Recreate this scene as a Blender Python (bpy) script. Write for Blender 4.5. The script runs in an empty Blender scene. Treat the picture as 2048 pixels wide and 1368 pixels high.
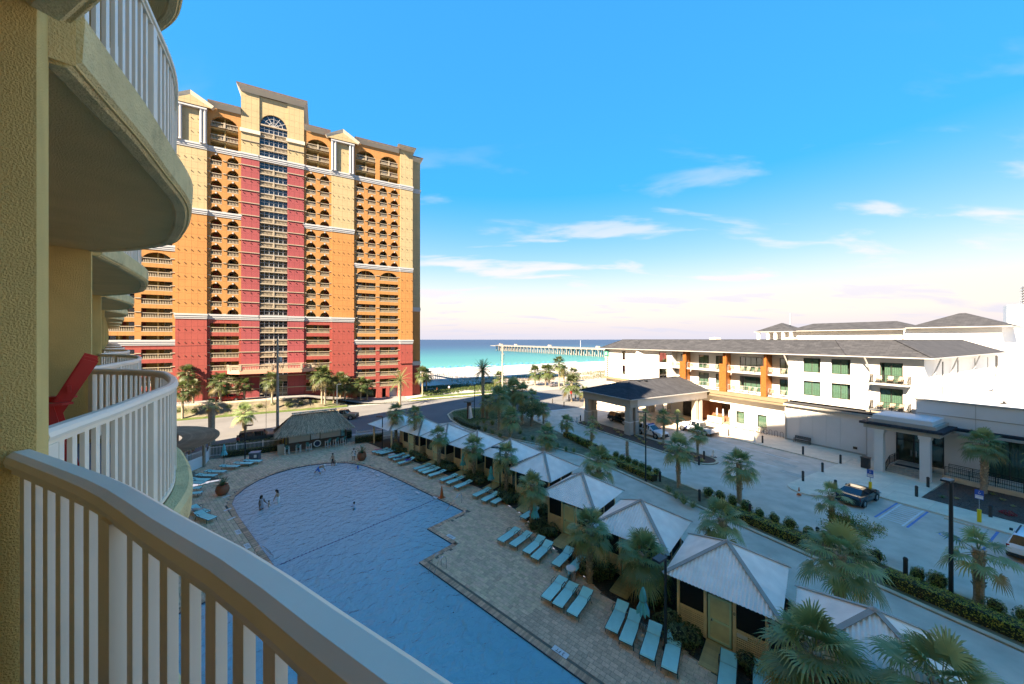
import bpy, math, random
from mathutils import Vector, Matrix, Euler
R = math.radians
random.seed(7)
scene = bpy.context.scene
COL = scene.collection

# ---------------------------------------------------------------- camera, sky, sun, exposure
EYE = 15.0                      # eye height above the pool deck (fifth-floor balcony)
FPX = 700.0                     # focal length in pixels of the 2048 px wide photograph
camd = bpy.data.cameras.new('camera')
cam = bpy.data.objects.new('camera', camd)
COL.objects.link(cam)
cam.location = (0, 0, EYE)
cam.rotation_euler = (R(90), 0, 0)
camd.sensor_width = 36.0
camd.lens = FPX / 2048 * 36.0
camd.shift_y = -5.0 / 2048
camd.clip_start = 0.05
camd.clip_end = 60000
scene.camera = cam

SUN_EL, SUN_AZ = R(40), R(220.2)       # azimuth clockwise from +Y (the viewing direction)
world = bpy.data.worlds.new('World')
scene.world = world
world.use_nodes = True
wn, wl = world.node_tree.nodes, world.node_tree.links
wn.clear()
w_out = wn.new('ShaderNodeOutputWorld')
w_bg = wn.new('ShaderNodeBackground')
w_sky = wn.new('ShaderNodeTexSky')
w_sky.sky_type = 'NISHITA'
w_sky.sun_disc = False
w_sky.sun_elevation = SUN_EL
w_sky.sun_rotation = SUN_AZ
w_sky.altitude = 0
w_sky.air_density = 1.0
w_sky.dust_density = 0.0
w_sky.ozone_density = 2.2
w_bg.inputs['Strength'].default_value = 0.15
# thin fair-weather clouds: noise laid on a flat cloud deck, all round the sky
w_tc = wn.new('ShaderNodeTexCoord')
w_sep = wn.new('ShaderNodeSeparateXYZ')
wl.new(w_tc.outputs['Generated'], w_sep.inputs[0])
def wmath(op, a, b=None, c=None):
    n = wn.new('ShaderNodeMath'); n.operation = op
    for i, s in enumerate((a, b, c)):
        if s is None: continue
        if isinstance(s, (int, float)): n.inputs[i].default_value = s
        else: wl.new(s, n.inputs[i])
    return n.outputs[0]
zc = wmath('ADD', wmath('MAXIMUM', w_sep.outputs['Z'], 0.0), 0.16)
w_cmb = wn.new('ShaderNodeCombineXYZ')
wl.new(wmath('DIVIDE', w_sep.outputs['X'], zc), w_cmb.inputs[0])
wl.new(wmath('DIVIDE', w_sep.outputs['Y'], zc), w_cmb.inputs[1])
w_map = wn.new('ShaderNodeMapping')
w_map.inputs['Location'].default_value = (2.6, 4.35, 0.0)
w_map.inputs['Scale'].default_value = (0.9, 2.1, 1.0)
wl.new(w_cmb.outputs[0], w_map.inputs[0])
w_noise = wn.new('ShaderNodeTexNoise')
w_noise.inputs['Scale'].default_value = 1.25
w_noise.inputs['Detail'].default_value = 6
w_noise.inputs['Roughness'].default_value = 0.52
w_noise.inputs['Distortion'].default_value = 0.35
wl.new(w_map.outputs[0], w_noise.inputs['Vector'])
w_cr = wn.new('ShaderNodeMapRange')
w_cr.interpolation_type = 'SMOOTHSTEP'
w_cr.inputs['From Min'].default_value = 0.52
w_cr.inputs['From Max'].default_value = 0.66
wl.new(w_noise.outputs['Fac'], w_cr.inputs['Value'])
w_low = wn.new('ShaderNodeMapRange')            # the deck thins overhead, as fair-weather cloud seen edge-on does
w_low.interpolation_type = 'SMOOTHSTEP'
w_low.inputs['From Min'].default_value = 0.55
w_low.inputs['From Max'].default_value = 0.10
wl.new(w_sep.outputs['Z'], w_low.inputs['Value'])
w_hz = wn.new('ShaderNodeMapRange')             # pale sea haze along the whole horizon
w_hz.interpolation_type = 'SMOOTHSTEP'
w_hz.inputs['From Min'].default_value = 0.22
w_hz.inputs['From Max'].default_value = -0.01
w_hz.inputs['To Max'].default_value = 1.0
wl.new(w_sep.outputs['Z'], w_hz.inputs['Value'])
w_fac = wmath('MULTIPLY', wmath('MULTIPLY', w_cr.outputs[0], w_low.outputs[0]), 0.85)
w_mix = wn.new('ShaderNodeMix'); w_mix.data_type = 'RGBA'
w_mix.inputs['B'].default_value = (0.62, 0.70, 0.98, 1)
wl.new(w_fac, w_mix.inputs['Factor'])
w_hsv = wn.new('ShaderNodeHueSaturation')
w_hsv.inputs['Saturation'].default_value = 1.52
w_hsv.inputs['Hue'].default_value = 0.518
def wvec(op, a, b):
    n = wn.new('ShaderNodeVectorMath'); n.operation = op
    for i, s in enumerate((a, b)):
        if isinstance(s, tuple): n.inputs[i].default_value = s
        else: wl.new(s, n.inputs[i])
    return n.outputs[0]
SKY_GAIN, SKY_CAP = 3.2, 0.45                     # gentle shoulder on the brightest, hazy part of the sky, the same in every direction
w_lum = wn.new('ShaderNodeVectorMath'); w_lum.operation = 'DOT_PRODUCT'
wl.new(w_sky.outputs[0], w_lum.inputs[0]); w_lum.inputs[1].default_value = (0.2, 0.5, 0.3)
w_fall = wmath('DIVIDE', SKY_GAIN, wmath('ADD', wmath('DIVIDE', w_lum.outputs['Value'], SKY_CAP), 1.0))
w_scl = wn.new('ShaderNodeVectorMath'); w_scl.operation = 'SCALE'
wl.new(w_sky.outputs[0], w_scl.inputs[0]); wl.new(w_fall, w_scl.inputs['Scale'])
w_roll = w_scl.outputs[0]
wl.new(w_roll, w_hsv.inputs['Color'])
wl.new(wvec('MULTIPLY', w_hsv.outputs[0], (1.18, 0.80, 0.56)), w_mix.inputs['A'])
w_mix2 = wn.new('ShaderNodeMix'); w_mix2.data_type = 'RGBA'
w_mix2.inputs['B'].default_value = (0.45, 0.55, 0.84, 1)
wl.new(w_hz.outputs[0], w_mix2.inputs['Factor'])
wl.new(w_mix.outputs['Result'], w_mix2.inputs['A'])
wl.new(w_mix2.outputs['Result'], w_bg.inputs['Color'])
wl.new(w_bg.outputs[0], w_out.inputs['Surface'])

sun_dir = Vector((math.sin(SUN_AZ) * math.cos(SUN_EL), math.cos(SUN_AZ) * math.cos(SUN_EL), math.sin(SUN_EL)))
sund = bpy.data.lights.new('sun', 'SUN')
sund.energy = 2.6
sund.angle = R(0.5)
sund.color = (1.0, 0.985, 0.96)
sun = bpy.data.objects.new('sun', sund)
COL.objects.link(sun)
sun.rotation_euler = (-sun_dir).to_track_quat('-Z', 'Y').to_euler()
sun.location = (-80, -80, 120)

vs = scene.view_settings
vs.view_transform = 'Standard'
vs.look = 'None'
vs.exposure = 3.3
vs.gamma = 1.0
vs.use_white_balance = True            # camera balanced for open shade
vs.white_balance_temperature = 9500
vs.white_balance_tint = 14
vs.use_curve_mapping = False
scene.cycles.max_bounces = 8
scene.cycles.diffuse_bounces = 5
scene.cycles.glossy_bounces = 3
scene.cycles.transmission_bounces = 4
scene.cycles.transparent_max_bounces = 12
scene.cycles.caustics_reflective = False
scene.cycles.caustics_refractive = False
scene.cycles.use_denoising = True

# ---------------------------------------------------------------- frames of the place
AE, AQ = R(28.5), R(48.88)      # bearing of the hotel / tower grid and of the pool / own-building grid
def EH(e, h, z=0.0):            # hotel grid: e towards the hotel, h towards the sea
    return Vector((e * math.cos(AE) - h * math.sin(AE), e * math.sin(AE) + h * math.cos(AE), z))
def QP(q, p, z=0.0):            # pool grid: q away from our facade, p along it
    return Vector((q * math.cos(AQ) - p * math.sin(AQ), q * math.sin(AQ) + p * math.cos(AQ), z))
def G(px, py, z=0.0):           # where a sight line meets the level z (survey of the photograph)
    Y = (EYE - z) * FPX / (py - 679.0)
    return Vector(((px - 1024.0) * Y / FPX, Y, z))
def toEH(v):
    return (v.x * math.cos(AE) + v.y * math.sin(AE), -v.x * math.sin(AE) + v.y * math.cos(AE))
def toQP(v):
    return (v.x * math.cos(AQ) + v.y * math.sin(AQ), -v.x * math.sin(AQ) + v.y * math.cos(AQ))
# ---------------------------------------------------------------- mesh builder
class MB:
    def __init__(s):
        s.v, s.f, s.m = [], [], []
    def add(s, vs_, fs, m=0):
        o = len(s.v)
        s.v.extend(vs_)
        for f in fs:
            s.f.append(tuple(i + o for i in f)); s.m.append(m)
        return s
    def box(s, x0, x1, y0, y1, z0, z1, m=0):
        if x0 > x1: x0, x1 = x1, x0
        if y0 > y1: y0, y1 = y1, y0
        if z0 > z1: z0, z1 = z1, z0
        return s.add([(x0,y0,z0),(x1,y0,z0),(x1,y1,z0),(x0,y1,z0),(x0,y0,z1),(x1,y0,z1),(x1,y1,z1),(x0,y1,z1)],
                     [(0,3,2,1),(4,5,6,7),(0,1,5,4),(1,2,6,5),(2,3,7,6),(3,0,4,7)], m)
    def bar(s, a, b, w, h, m=0, up=(0,0,1)):
        a, b = Vector(a), Vector(b); d = (b - a)
        if d.length < 1e-6: return s
        d.normalize(); u = Vector(up)
        if abs(d.dot(u)) > 0.98: u = Vector((1,0,0))
        x = d.cross(u).normalized(); y = x.cross(d).normalized()
        x *= w / 2; y *= h / 2
        vs_ = [a-x-y, a+x-y, a+x+y, a-x+y, b-x-y, b+x-y, b+x+y, b-x+y]
        return s.add([tuple(q) for q in vs_], [(0,1,2,3),(7,6,5,4),(4,5,1,0),(5,6,2,1),(6,7,3,2),(7,4,0,3)], m)
    def tube(s, pts, r, n=6, m=0, cap=True):
        pts = [Vector(p) for p in pts]; k = len(pts)
        rs = r if isinstance(r, (list, tuple)) else [r] * k
        o = len(s.v); prev = None
        for i, p in enumerate(pts):
            d = (pts[min(i+1,k-1)] - pts[max(i-1,0)]).normalized()
            if prev is None:
                u = Vector((0,0,1)) if abs(d.z) < 0.9 else Vector((1,0,0))
                x = d.cross(u).normalized()
            else:
                x = (prev - d * prev.dot(d)).normalized()
            prev = x; y = d.cross(x)
            for j in range(n):
                a = 2 * math.pi * j / n
                s.v.append(tuple(p + (x * math.cos(a) + y * math.sin(a)) * rs[i]))
        for i in range(k-1):
            for j in range(n):
                j2 = (j+1) % n
                s.f.append((o+i*n+j, o+i*n+j2, o+(i+1)*n+j2, o+(i+1)*n+j)); s.m.append(m)
        if cap:
            s.f.append(tuple(o+j for j in reversed(range(n)))); s.m.append(m)
            s.f.append(tuple(o+(k-1)*n+j for j in range(n))); s.m.append(m)
        return s
    def lathe(s, prof, n=12, c=(0,0,0), m=0, cap=True):
        o = len(s.v); k = len(prof)
        for r, z in prof:
            for j in range(n):
                a = 2*math.pi*j/n
                s.v.append((c[0]+r*math.cos(a), c[1]+r*math.sin(a), c[2]+z))
        for i in range(k-1):
            for j in range(n):
                j2 = (j+1) % n
                s.f.append((o+i*n+j, o+i*n+j2, o+(i+1)*n+j2, o+(i+1)*n+j)); s.m.append(m)
        if cap:
            s.f.append(tuple(o+j for j in reversed(range(n)))); s.m.append(m)
            s.f.append(tuple(o+(k-1)*n+j for j in range(n))); s.m.append(m)
        return s
    def prism(s, poly, z0, z1, m=0, mtop=None, bottom=True):
        k = len(poly)
        ar = sum(poly[i][0]*poly[(i+1)%k][1]-poly[(i+1)%k][0]*poly[i][1] for i in range(k))
        if ar < 0: poly = poly[::-1]
        o = len(s.v)
        s.v.extend([(p[0],p[1],z0) for p in poly]); s.v.extend([(p[0],p[1],z1) for p in poly])
        if bottom: s.f.append(tuple(o+i for i in reversed(range(k)))); s.m.append(m)
        s.f.append(tuple(o+k+i for i in range(k))); s.m.append(m if mtop is None else mtop)
        for i in range(k):
            j = (i+1) % k
            s.f.append((o+i, o+j, o+k+j, o+k+i)); s.m.append(m)
        return s
    def sweep(s, path, prof, m=0, closed=False):
        """profile (offset to the right of travel, up) carried along a level path of (x,y,z) points"""
        k = len(path); n = len(prof); o = len(s.v)
        for i in range(k):
            p = Vector(path[i])
            a = Vector(path[(i-1) % k]) if (i > 0 or closed) else p
            b = Vector(path[(i+1) % k]) if (i < k-1 or closed) else p
            d1 = (p - a); d2 = (b - p)
            d1.z = d2.z = 0
            if d1.length < 1e-9: d1 = d2
            if d2.length < 1e-9: d2 = d1
            d1 = d1.normalized(); d2 = d2.normalized()
            t = (d1 + d2).normalized(); nn = Vector((t.y, -t.x, 0))
            sc = 1.0 / max(0.35, nn.dot(Vector((d1.y, -d1.x, 0))))
            for a_, b_ in prof:
                s.v.append((p.x + nn.x*a_*sc, p.y + nn.y*a_*sc, p.z + b_))
        for i in range(k if closed else k-1):
            i2 = (i+1) % k
            for j in range(n):
                j2 = (j+1) % n
                s.f.append((o+i*n+j, o+i*n+j2, o+i2*n+j2, o+i2*n+j)); s.m.append(m)
        if not closed:
            s.f.append(tuple(o+j for j in range(n))); s.m.append(m)
            s.f.append(tuple(o+(k-1)*n+j for j in reversed(range(n)))); s.m.append(m)
        return s
    def mesh(s, name, mats, smooth=False):
        me = bpy.data.meshes.new(name)
        me.from_pydata(s.v, [], s.f)
        for mt in (mats if isinstance(mats, (list, tuple)) else [mats]): me.materials.append(mt)
        if len(me.polygons) == len(s.m):
            me.polygons.foreach_set('material_index', s.m)
        if smooth:
            me.polygons.foreach_set('use_smooth', [True]*len(me.polygons))
        me.update()
        return me
    def obj(s, name, mats, parent=None, loc=(0,0,0), rz=0.0, smooth=False):
        return link(name, s.mesh(name, mats, smooth), parent, loc, rz)

def link(name, data, parent=None, loc=(0,0,0), rz=0.0, rot=None, sc=None):
    o = bpy.data.objects.new(name, data)
    COL.objects.link(o)
    o.location = loc
    o.rotation_euler = rot if rot else (0, 0, rz)
    if sc: o.scale = sc if isinstance(sc, (list, tuple)) else (sc, sc, sc)
    if parent: o.parent = parent
    return o
def tag(o, label=None, cat=None, group=None, kind=None):
    if label: o['label'] = label
    if cat: o['category'] = cat
    if group: o['group'] = group
    if kind: o['kind'] = kind
    return o
def thing(name, label, cat, loc=(0,0,0), rz=0.0, group=None):
    o = link(name, None, None, loc, rz)
    o.empty_display_size = 0.2
    return tag(o, label, cat, group)
KIDS = {}
def kids(o):
    return [c for c in o.children]
def dup(root, loc, rz=0.0, label=None, group=None, sc=None):
    def cp(o, par):
        c = o.copy(); COL.objects.link(c); c.parent = par
        for ch in o.children: cp(ch, c)
        return c
    r = cp(root, None)
    r.location = loc; r.rotation_euler = (0, 0, rz)
    if sc: r.scale = (sc, sc, sc) if not isinstance(sc, (list, tuple)) else sc
    if label: r['label'] = label
    if group: r['group'] = group
    return r
def structure(name, mb, mats, **k):
    o = mb.obj(name, mats, **k); o['kind'] = 'structure'; return o

# ---------------------------------------------------------------- materials
def S(r, g, b):
    f = lambda c: (c/255/12.92) if c/255 <= 0.04045 else ((c/255+0.055)/1.055)**2.4
    return (f(r), f(g), f(b), 1)
MATS = {}
def mat(name, col, rough=0.7, var=0.0, scale=3.0, bump=0.0, bscale=None, metal=0.0, island=0.0, obj=0.0, hue=0.0, spec=0.4,
        detail=4, alpha=None, dirt=None):
    if name in MATS: return MATS[name]
    m = bpy.data.materials.new(name); m.use_nodes = True
    nt = m.node_tree; N, L = nt.nodes, nt.links
    b = N['Principled BSDF']
    col = tuple(col) + ((1,) if len(col) == 3 else ())
    b.inputs['Base Color'].default_value = col
    b.inputs['Roughness'].default_value = rough
    b.inputs['Metallic'].default_value = metal
    b.inputs['Specular IOR Level'].default_value = spec
    out = None
    if var or bump or dirt:
        tc = N.new('ShaderNodeTexCoord')
        no = N.new('ShaderNodeTexNoise'); no.inputs['Scale'].default_value = scale; no.inputs['Detail'].default_value = detail
        L.new(tc.outputs['Object'], no.inputs['Vector'])
    src = None
    def valmul(src, facsock, lo, hi):
        mr = N.new('ShaderNodeMapRange'); mr.inputs['To Min'].default_value = lo; mr.inputs['To Max'].default_value = hi
        L.new(facsock, mr.inputs['Value'])
        hs = N.new('ShaderNodeHueSaturation')
        if src is None: hs.inputs['Color'].default_value = col
        else: L.new(src, hs.inputs['Color'])
        L.new(mr.outputs[0], hs.inputs['Value'])
        return hs
    if var:
        mr = N.new('ShaderNodeMapRange'); mr.inputs['From Min'].default_value = 0.28; mr.inputs['From Max'].default_value = 0.72
        L.new(no.outputs['Fac'], mr.inputs['Value'])
        src = valmul(src, mr.outputs[0], 1-var, 1+var).outputs[0]
    if island:
        ge = N.new('ShaderNodeNewGeometry')
        hs = valmul(src, ge.outputs['Random Per Island'], 1-island, 1+island)
        if hue:
            wn_ = N.new('ShaderNodeTexWhiteNoise'); wn_.noise_dimensions = '1D'
            L.new(ge.outputs['Random Per Island'], wn_.inputs['W'])
            mr = N.new('ShaderNodeMapRange'); mr.inputs['To Min'].default_value = 0.5-hue; mr.inputs['To Max'].default_value = 0.5+hue
            L.new(wn_.outputs['Value'], mr.inputs['Value']); L.new(mr.outputs[0], hs.inputs['Hue'])
        src = hs.outputs[0]
    if obj:
        oi = N.new('ShaderNodeObjectInfo')
        src = valmul(src, oi.outputs['Random'], 1-obj, 1+obj).outputs[0]
    if dirt:
        n2 = N.new('ShaderNodeTexNoise'); n2.inputs['Scale'].default_value = dirt[1]; n2.inputs['Detail'].default_value = 7
        n2.inputs['Roughness'].default_value = 0.65
        L.new(tc.outputs['Object'], n2.inputs['Vector'])
        mr = N.new('ShaderNodeMapRange'); mr.interpolation_type = 'SMOOTHSTEP'
        mr.inputs['From Min'].default_value = dirt[2]; mr.inputs['From Max'].default_value = dirt[3]
        mr.inputs['To Max'].default_value = dirt[4] if len(dirt) > 4 else 1.0
        L.new(n2.outputs['Fac'], mr.inputs['Value'])
        mx = N.new('ShaderNodeMix'); mx.data_type = 'RGBA'
        L.new(mr.outputs[0], mx.inputs['Factor'])
        if src is None: mx.inputs['A'].default_value = col
        else: L.new(src, mx.inputs['A'])
        mx.inputs['B'].default_value = tuple(dirt[0]) + ((1,) if len(dirt[0]) == 3 else ())
        src = mx.outputs['Result']
    if src is not None: L.new(src, b.inputs['Base Color'])
    if bump:
        nb = no
        if bscale:
            nb = N.new('ShaderNodeTexNoise'); nb.inputs['Scale'].default_value = bscale; nb.inputs['Detail'].default_value = 3
            L.new(tc.outputs['Object'], nb.inputs['Vector'])
        bp = N.new('ShaderNodeBump'); bp.inputs['Strength'].default_value = bump; bp.inputs['Distance'].default_value = 0.02
        L.new(nb.outputs['Fac'], bp.inputs['Height']); L.new(bp.outputs[0], b.inputs['Normal'])
    MATS[name] = m
    return m
def glass(name, col, rough=0.06, spec=0.9):
    return mat(name, col, rough, spec=spec)
def leafmat(name, col, island=0.35, hue=0.03, rough=0.5, trans=0.35):
    if name in MATS: return MATS[name]
    m = mat(name, col, rough, island=island, hue=hue, spec=0.35)
    N, L = m.node_tree.nodes, m.node_tree.links
    b = N['Principled BSDF']; out = N['Material Output']
    tr = N.new('ShaderNodeBsdfTranslucent'); mx = N.new('ShaderNodeMixShader'); mx.inputs[0].default_value = trans
    src = b.inputs['Base Color'].links[0].from_socket
    hs = N.new('ShaderNodeHueSaturation'); hs.inputs['Value'].default_value = 1.3; hs.inputs['Saturation'].default_value = 1.1
    L.new(src, hs.inputs['Color']); L.new(hs.outputs[0], tr.inputs['Color'])
    L.new(b.outputs[0], mx.inputs[1]); L.new(tr.outputs[0], mx.inputs[2]); L.new(mx.outputs[0], out.inputs['Surface'])
    return m
rnd = random.uniform
# ---------------------------------------------------------------- common materials
M_sand = mat('beach_sand', (0.34, 0.32, 0.30), 0.95, var=0.10, scale=0.35, bump=0.5, bscale=1.4)
M_soil = mat('sandy_soil', (0.23, 0.185, 0.13), 0.95, var=0.3, scale=2.0, bump=0.6, bscale=9)
M_mulch = mat('dark_mulch', (0.075, 0.055, 0.04), 0.95, var=0.45, scale=14, bump=1.0, bscale=26)
M_mulch_red = mat('red_brown_mulch', (0.11, 0.062, 0.045), 0.95, var=0.5, scale=12, bump=1.0, bscale=22)
M_asph = mat('drive_asphalt', (0.58, 0.455, 0.35), 0.9, var=0.16, scale=0.7, bump=0.25, bscale=40, detail=8,
             dirt=((0.40, 0.315, 0.245), 0.22, 0.52, 0.75, 0.75))  # asphalt lightened and warmed in its colour because the drive lies in shade
M_road = mat('road_asphalt', (0.115, 0.115, 0.115), 0.9, var=0.12, scale=0.25, bump=0.2, bscale=30, detail=8,
             dirt=((0.085, 0.085, 0.085), 0.10, 0.5, 0.72, 0.7))  # the asphalt again, darkened in its colour for the sunlit road
M_conc = mat('concrete', (0.70, 0.56, 0.41), 0.85, var=0.12, scale=0.9, bump=0.15, bscale=25, dirt=((0.30, 0.24, 0.17), 0.5, 0.52, 0.8, 0.8))
M_kerb = mat('kerb_concrete', (0.54, 0.44, 0.30), 0.85, var=0.2, scale=1.1, bump=0.2, bscale=20)
M_lawn = mat('lawn_grass', (0.05, 0.08, 0.014), 0.9, var=0.3, scale=1.2, bump=0.9, bscale=22, dirt=((0.11, 0.11, 0.04), 0.3, 0.5, 0.75, 0.7))
M_paint = mat('road_paint_white', (0.62, 0.61, 0.57), 0.7, var=0.18, scale=5)
M_bluepaint = mat('road_paint_blue', (0.06, 0.20, 0.42), 0.7, var=0.25, scale=6)
M_blackmetal = mat('black_metal', (0.018, 0.019, 0.021), 0.4, spec=0.5)
M_whitepaint = mat('white_paint', (0.72, 0.72, 0.70), 0.45, var=0.04, scale=4)
M_steel = mat('brushed_steel', (0.62, 0.63, 0.64), 0.22, metal=1.0)

# ---------------------------------------------------------------- land and sea
prof = [(60,-.05),(84,-.05),(97,-.05),(103,-.25),(112,-.6),(126,-1.1),(150,-1.6),(185,-2.35),(196,-2.7),(203,-3.02),(212,-3.5),(240,-4.5),(420,-9)]
es = [-700,-400,-250,-160,-110,-70,-40,-20,0,15,25,35,50,70,95,125,160,200,260,340,450,700,1100]
mb = MB()
for h, z in prof:
    for e in es:
        hh = h + (0.09 * (e - 50) if h > 180 and e > 50 else 0)
        mb.v.append(tuple(EH(e, hh, z + (rnd(-.12, .12) if 100 < h < 190 else 0))))
n = len(es)
for i in range(len(prof)-1):
    for j in range(n-1):
        mb.f.append((i*n+j, i*n+j+1, (i+1)*n+j+1, (i+1)*n+j)); mb.m.append(0)
structure('beach', mb, M_sand, smooth=True)

POOL = [(13.65,-14),(13.65,20.2),(16.5,20.2),(16.5,23.3),(20.3,23.3),(20.3,34),(20.15,38),(19.75,41),(19.0,43.1),(17.5,44.7),(15.7,45.7),(13.8,46.1),
        (12,45.8),(10.4,45),(8.9,43.6),(7.8,42),(7.25,40.3),(7.1,37),(7.1,30),(7.1,26.4),(1.0,26.4),(1.0,-14)]
def inpoly(x, y, poly):
    c = False; j = len(poly)-1
    for i in range(len(poly)):
        xi, yi = poly[i]; xj, yj = poly[j]
        if (yi > y) != (yj > y) and x < (xj-xi)*(y-yi)/(yj-yi)+xi: c = not c
        j = i
    return c
def pdist(x, y, poly):
    d = 1e9
    for i in range(len(poly)):
        ax, ay = poly[i]; bx, by = poly[(i+1) % len(poly)]
        t = ((x-ax)*(bx-ax)+(y-ay)*(by-ay))/((bx-ax)**2+(by-ay)**2)
        t = max(0, min(1, t)); d = min(d, math.hypot(x-ax-t*(bx-ax), y-ay-t*(by-ay)))
    return d
mb = MB()
for i in range(-40, 62, 2):
    for j in range(-40, 60, 2):
        e, h = i*2.0, j*1.0
        pts = [EH(e, h), EH(e+4, h), EH(e+4, h+2), EH(e, h+2)]
        bad = False
        for p in pts:
            q, pp = toQP(p)
            if 0.6 < q < 20.9 and -14.4 < pp < 46.6: bad = True
        if bad: continue
        o = len(mb.v); mb.v.extend([(p.x, p.y, -.03) for p in pts]); mb.f.append((o,o+1,o+2,o+3)); mb.m.append(0)
structure('ground', mb, M_soil)

# sea: colour follows the depth of water over the sand, out from the shore
def sea_material():
    m = bpy.data.materials.new('sea_water'); m.use_nodes = True
    N, L = m.node_tree.nodes, m.node_tree.links; b = N['Principled BSDF']
    tc = N.new('ShaderNodeTexCoord'); sp = N.new('ShaderNodeSeparateXYZ'); L.new(tc.outputs['Object'], sp.inputs[0])
    no = N.new('ShaderNodeTexNoise'); no.inputs['Scale'].default_value = 0.012; no.inputs['Detail'].default_value = 5
    mp = N.new('ShaderNodeMapping'); mp.inputs['Scale'].default_value = (0.25, 1, 1); L.new(tc.outputs['Object'], mp.inputs[0]); L.new(mp.outputs[0], no.inputs['Vector'])
    ad = N.new('ShaderNodeMath'); ad.operation = 'MULTIPLY_ADD'; ad.inputs[1].default_value = 140; L.new(no.outputs['Fac'], ad.inputs[0]); L.new(sp.outputs['Y'], ad.inputs[2])
    mr = N.new('ShaderNodeMapRange'); mr.inputs['From Min'].default_value = 60; mr.inputs['From Max'].default_value = 1060; L.new(ad.outputs[0], mr.inputs['Value'])
    cr = N.new('ShaderNodeValToRGB'); L.new(mr.outputs[0], cr.inputs[0])
    e = cr.color_ramp.elements
    e[0].position = 0.0; e[0].color = (0.13, 0.235, 0.20, 1)
    e[1].position = 1.0; e[1].color = (0.003, 0.022, 0.065, 1)
    for p, c in ((0.05, (0.045, 0.20, 0.18, 1)), (0.16, (0.018, 0.14, 0.145, 1)), (0.33, (0.008, 0.078, 0.11, 1)), (0.55, (0.004, 0.040, 0.085, 1))):
        x = e.new(p); x.color = c
    L.new(cr.outputs[0], b.inputs['Base Color'])
    b.inputs['Roughness'].default_value = 0.35; b.inputs['Specular IOR Level'].default_value = 0.12
    wv = N.new('ShaderNodeTexNoise'); wv.inputs['Scale'].default_value = 0.35; wv.inputs['Detail'].default_value = 6
    m2 = N.new('ShaderNodeMapping'); m2.inputs['Scale'].default_value = (0.35, 1, 1); L.new(tc.outputs['Object'], m2.inputs[0]); L.new(m2.outputs[0], wv.inputs['Vector'])
    bp = N.new('ShaderNodeBump'); bp.inputs['Strength'].default_value = 0.5; bp.inputs['Distance'].default_value = 0.4
    L.new(wv.outputs['Fac'], bp.inputs['Height']); L.new(bp.outputs[0], b.inputs['Normal'])
    return m
mb = MB()
mb.add([(-45000,0,0),(45000,0,0),(45000,45000,0),(-45000,45000,0)], [(0,1,2,3)])
o = mb.obj('sea', sea_material(), loc=EH(50, 150, -3.0), rz=AE); o['kind'] = 'structure'
# the wash on the shore: low rolls of foam
M_foam = mat('foam', (0.4, 0.41, 0.41), 0.7, var=0.15, scale=0.6)
mb = MB()
for off in (0.4, 5.5, 12.0):
    e = -60.0
    while e < 420:
        ln = rnd(14, 46)
        pts = []
        for i in range(9):
            ee = e + ln*i/8
            hh = 203 + 0.09*max(0, ee-50) + off + 1.3*math.sin(ee*.11+off) + rnd(-.25,.25)
            pts.append(tuple(EH(ee, hh, -2.98)))
        wd = 1.6 if off < 1 else 0.8
        mb.sweep(pts, [(-wd,0),(-wd*.5,.09),(wd*.5,.12),(wd,0)])
        e += ln + (rnd(0, 3) if off < 1 else rnd(12, 60))
tag(mb.obj('shore_foam', M_foam), kind='stuff')['label'] = 'thin white line of surf along the beach'

# ---------------------------------------------------------------- drives and roads
def sheet(name, pts, z, m, kind='structure'):
    mb = MB(); mb.add([(p[0], p[1], z) for p in pts], [tuple(range(len(pts)))])
    o = mb.obj(name, m); o['kind'] = kind; return o
sheet('drive', [QP(17.0,-20), QP(22.9,-1.7), QP(24.5,3.6), QP(26.3,8.8), QP(28,14.3), QP(30.2,19.5), QP(31.2,25), QP(31.2,45), EH(9,61.5), EH(63,61.5), EH(63,-40)], 0.0, M_asph)
sheet('road', [EH(-170,61), EH(420,61), EH(420,86), EH(-170,86)], 0.008, M_road)
sheet('beach_car_park', [EH(52,86), EH(150,86), EH(150,103), EH(60,101), EH(52,92)], -0.02, mat('shell_paving', (0.23,0.205,0.18), 0.95, var=0.15, scale=0.5, bump=0.3, bscale=10))

def rounded(e0, e1, h0, h1, r=1.4, k=6):
    pts = []
    for cx, cy, a0 in ((e1-r,h0+r,-90),(e1-r,h1-r,0),(e0+r,h1-r,90),(e0+r,h0+r,180)):
        for i in range(k+1):
            a = R(a0+90*i/k); pts.append((cx+r*math.cos(a), cy+r*math.sin(a)))
    return pts
def island(name, poly, fill, kerbw=0.28):
    """kerbed planting island: a ring of kerb and a bed inside it (polygon in hotel-grid metres, counter-clockwise)"""
    mb = MB()
    mb.sweep([tuple(EH(e, h, 0)) for e, h in poly], [(0,-.02),(0,.09),(-.05,.13),(-kerbw,.13),(-kerbw,-.02)], closed=True)
    o = mb.obj(name, M_kerb); o['kind'] = 'structure'
    mb = MB(); mb.prism([EH(e, h)[:2] for e, h in poly], -.02, .085)
    b = mb.obj(name.replace('kerb', 'bed'), fill); b['kind'] = 'structure'
    return o
MED = [(29.5,-40),(32.9,-40),(32.9,36),(33.6,44),(34.3,53),(35.4,62),(35.0,67.5),(32.0,70.6),(27.8,72),(24.2,70.6),(21.9,67.5),(21.0,63),(20.9,57),(21.6,53.5),(23.4,49.5),(26.2,43.5),(28.2,39.5),(29.3,35.5),(29.5,31)]
island('median_kerb', MED, mat('thin_grass_soil', (0.17,0.15,0.085), 0.95, var=0.35, scale=1.4, bump=0.7, bscale=16, dirt=((0.07,0.085,0.03),0.5,0.5,0.7,0.8)))
island('forecourt_kerb', rounded(39.7, 43.5, 25.3, 50.2, 1.8), M_mulch_red)
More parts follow.
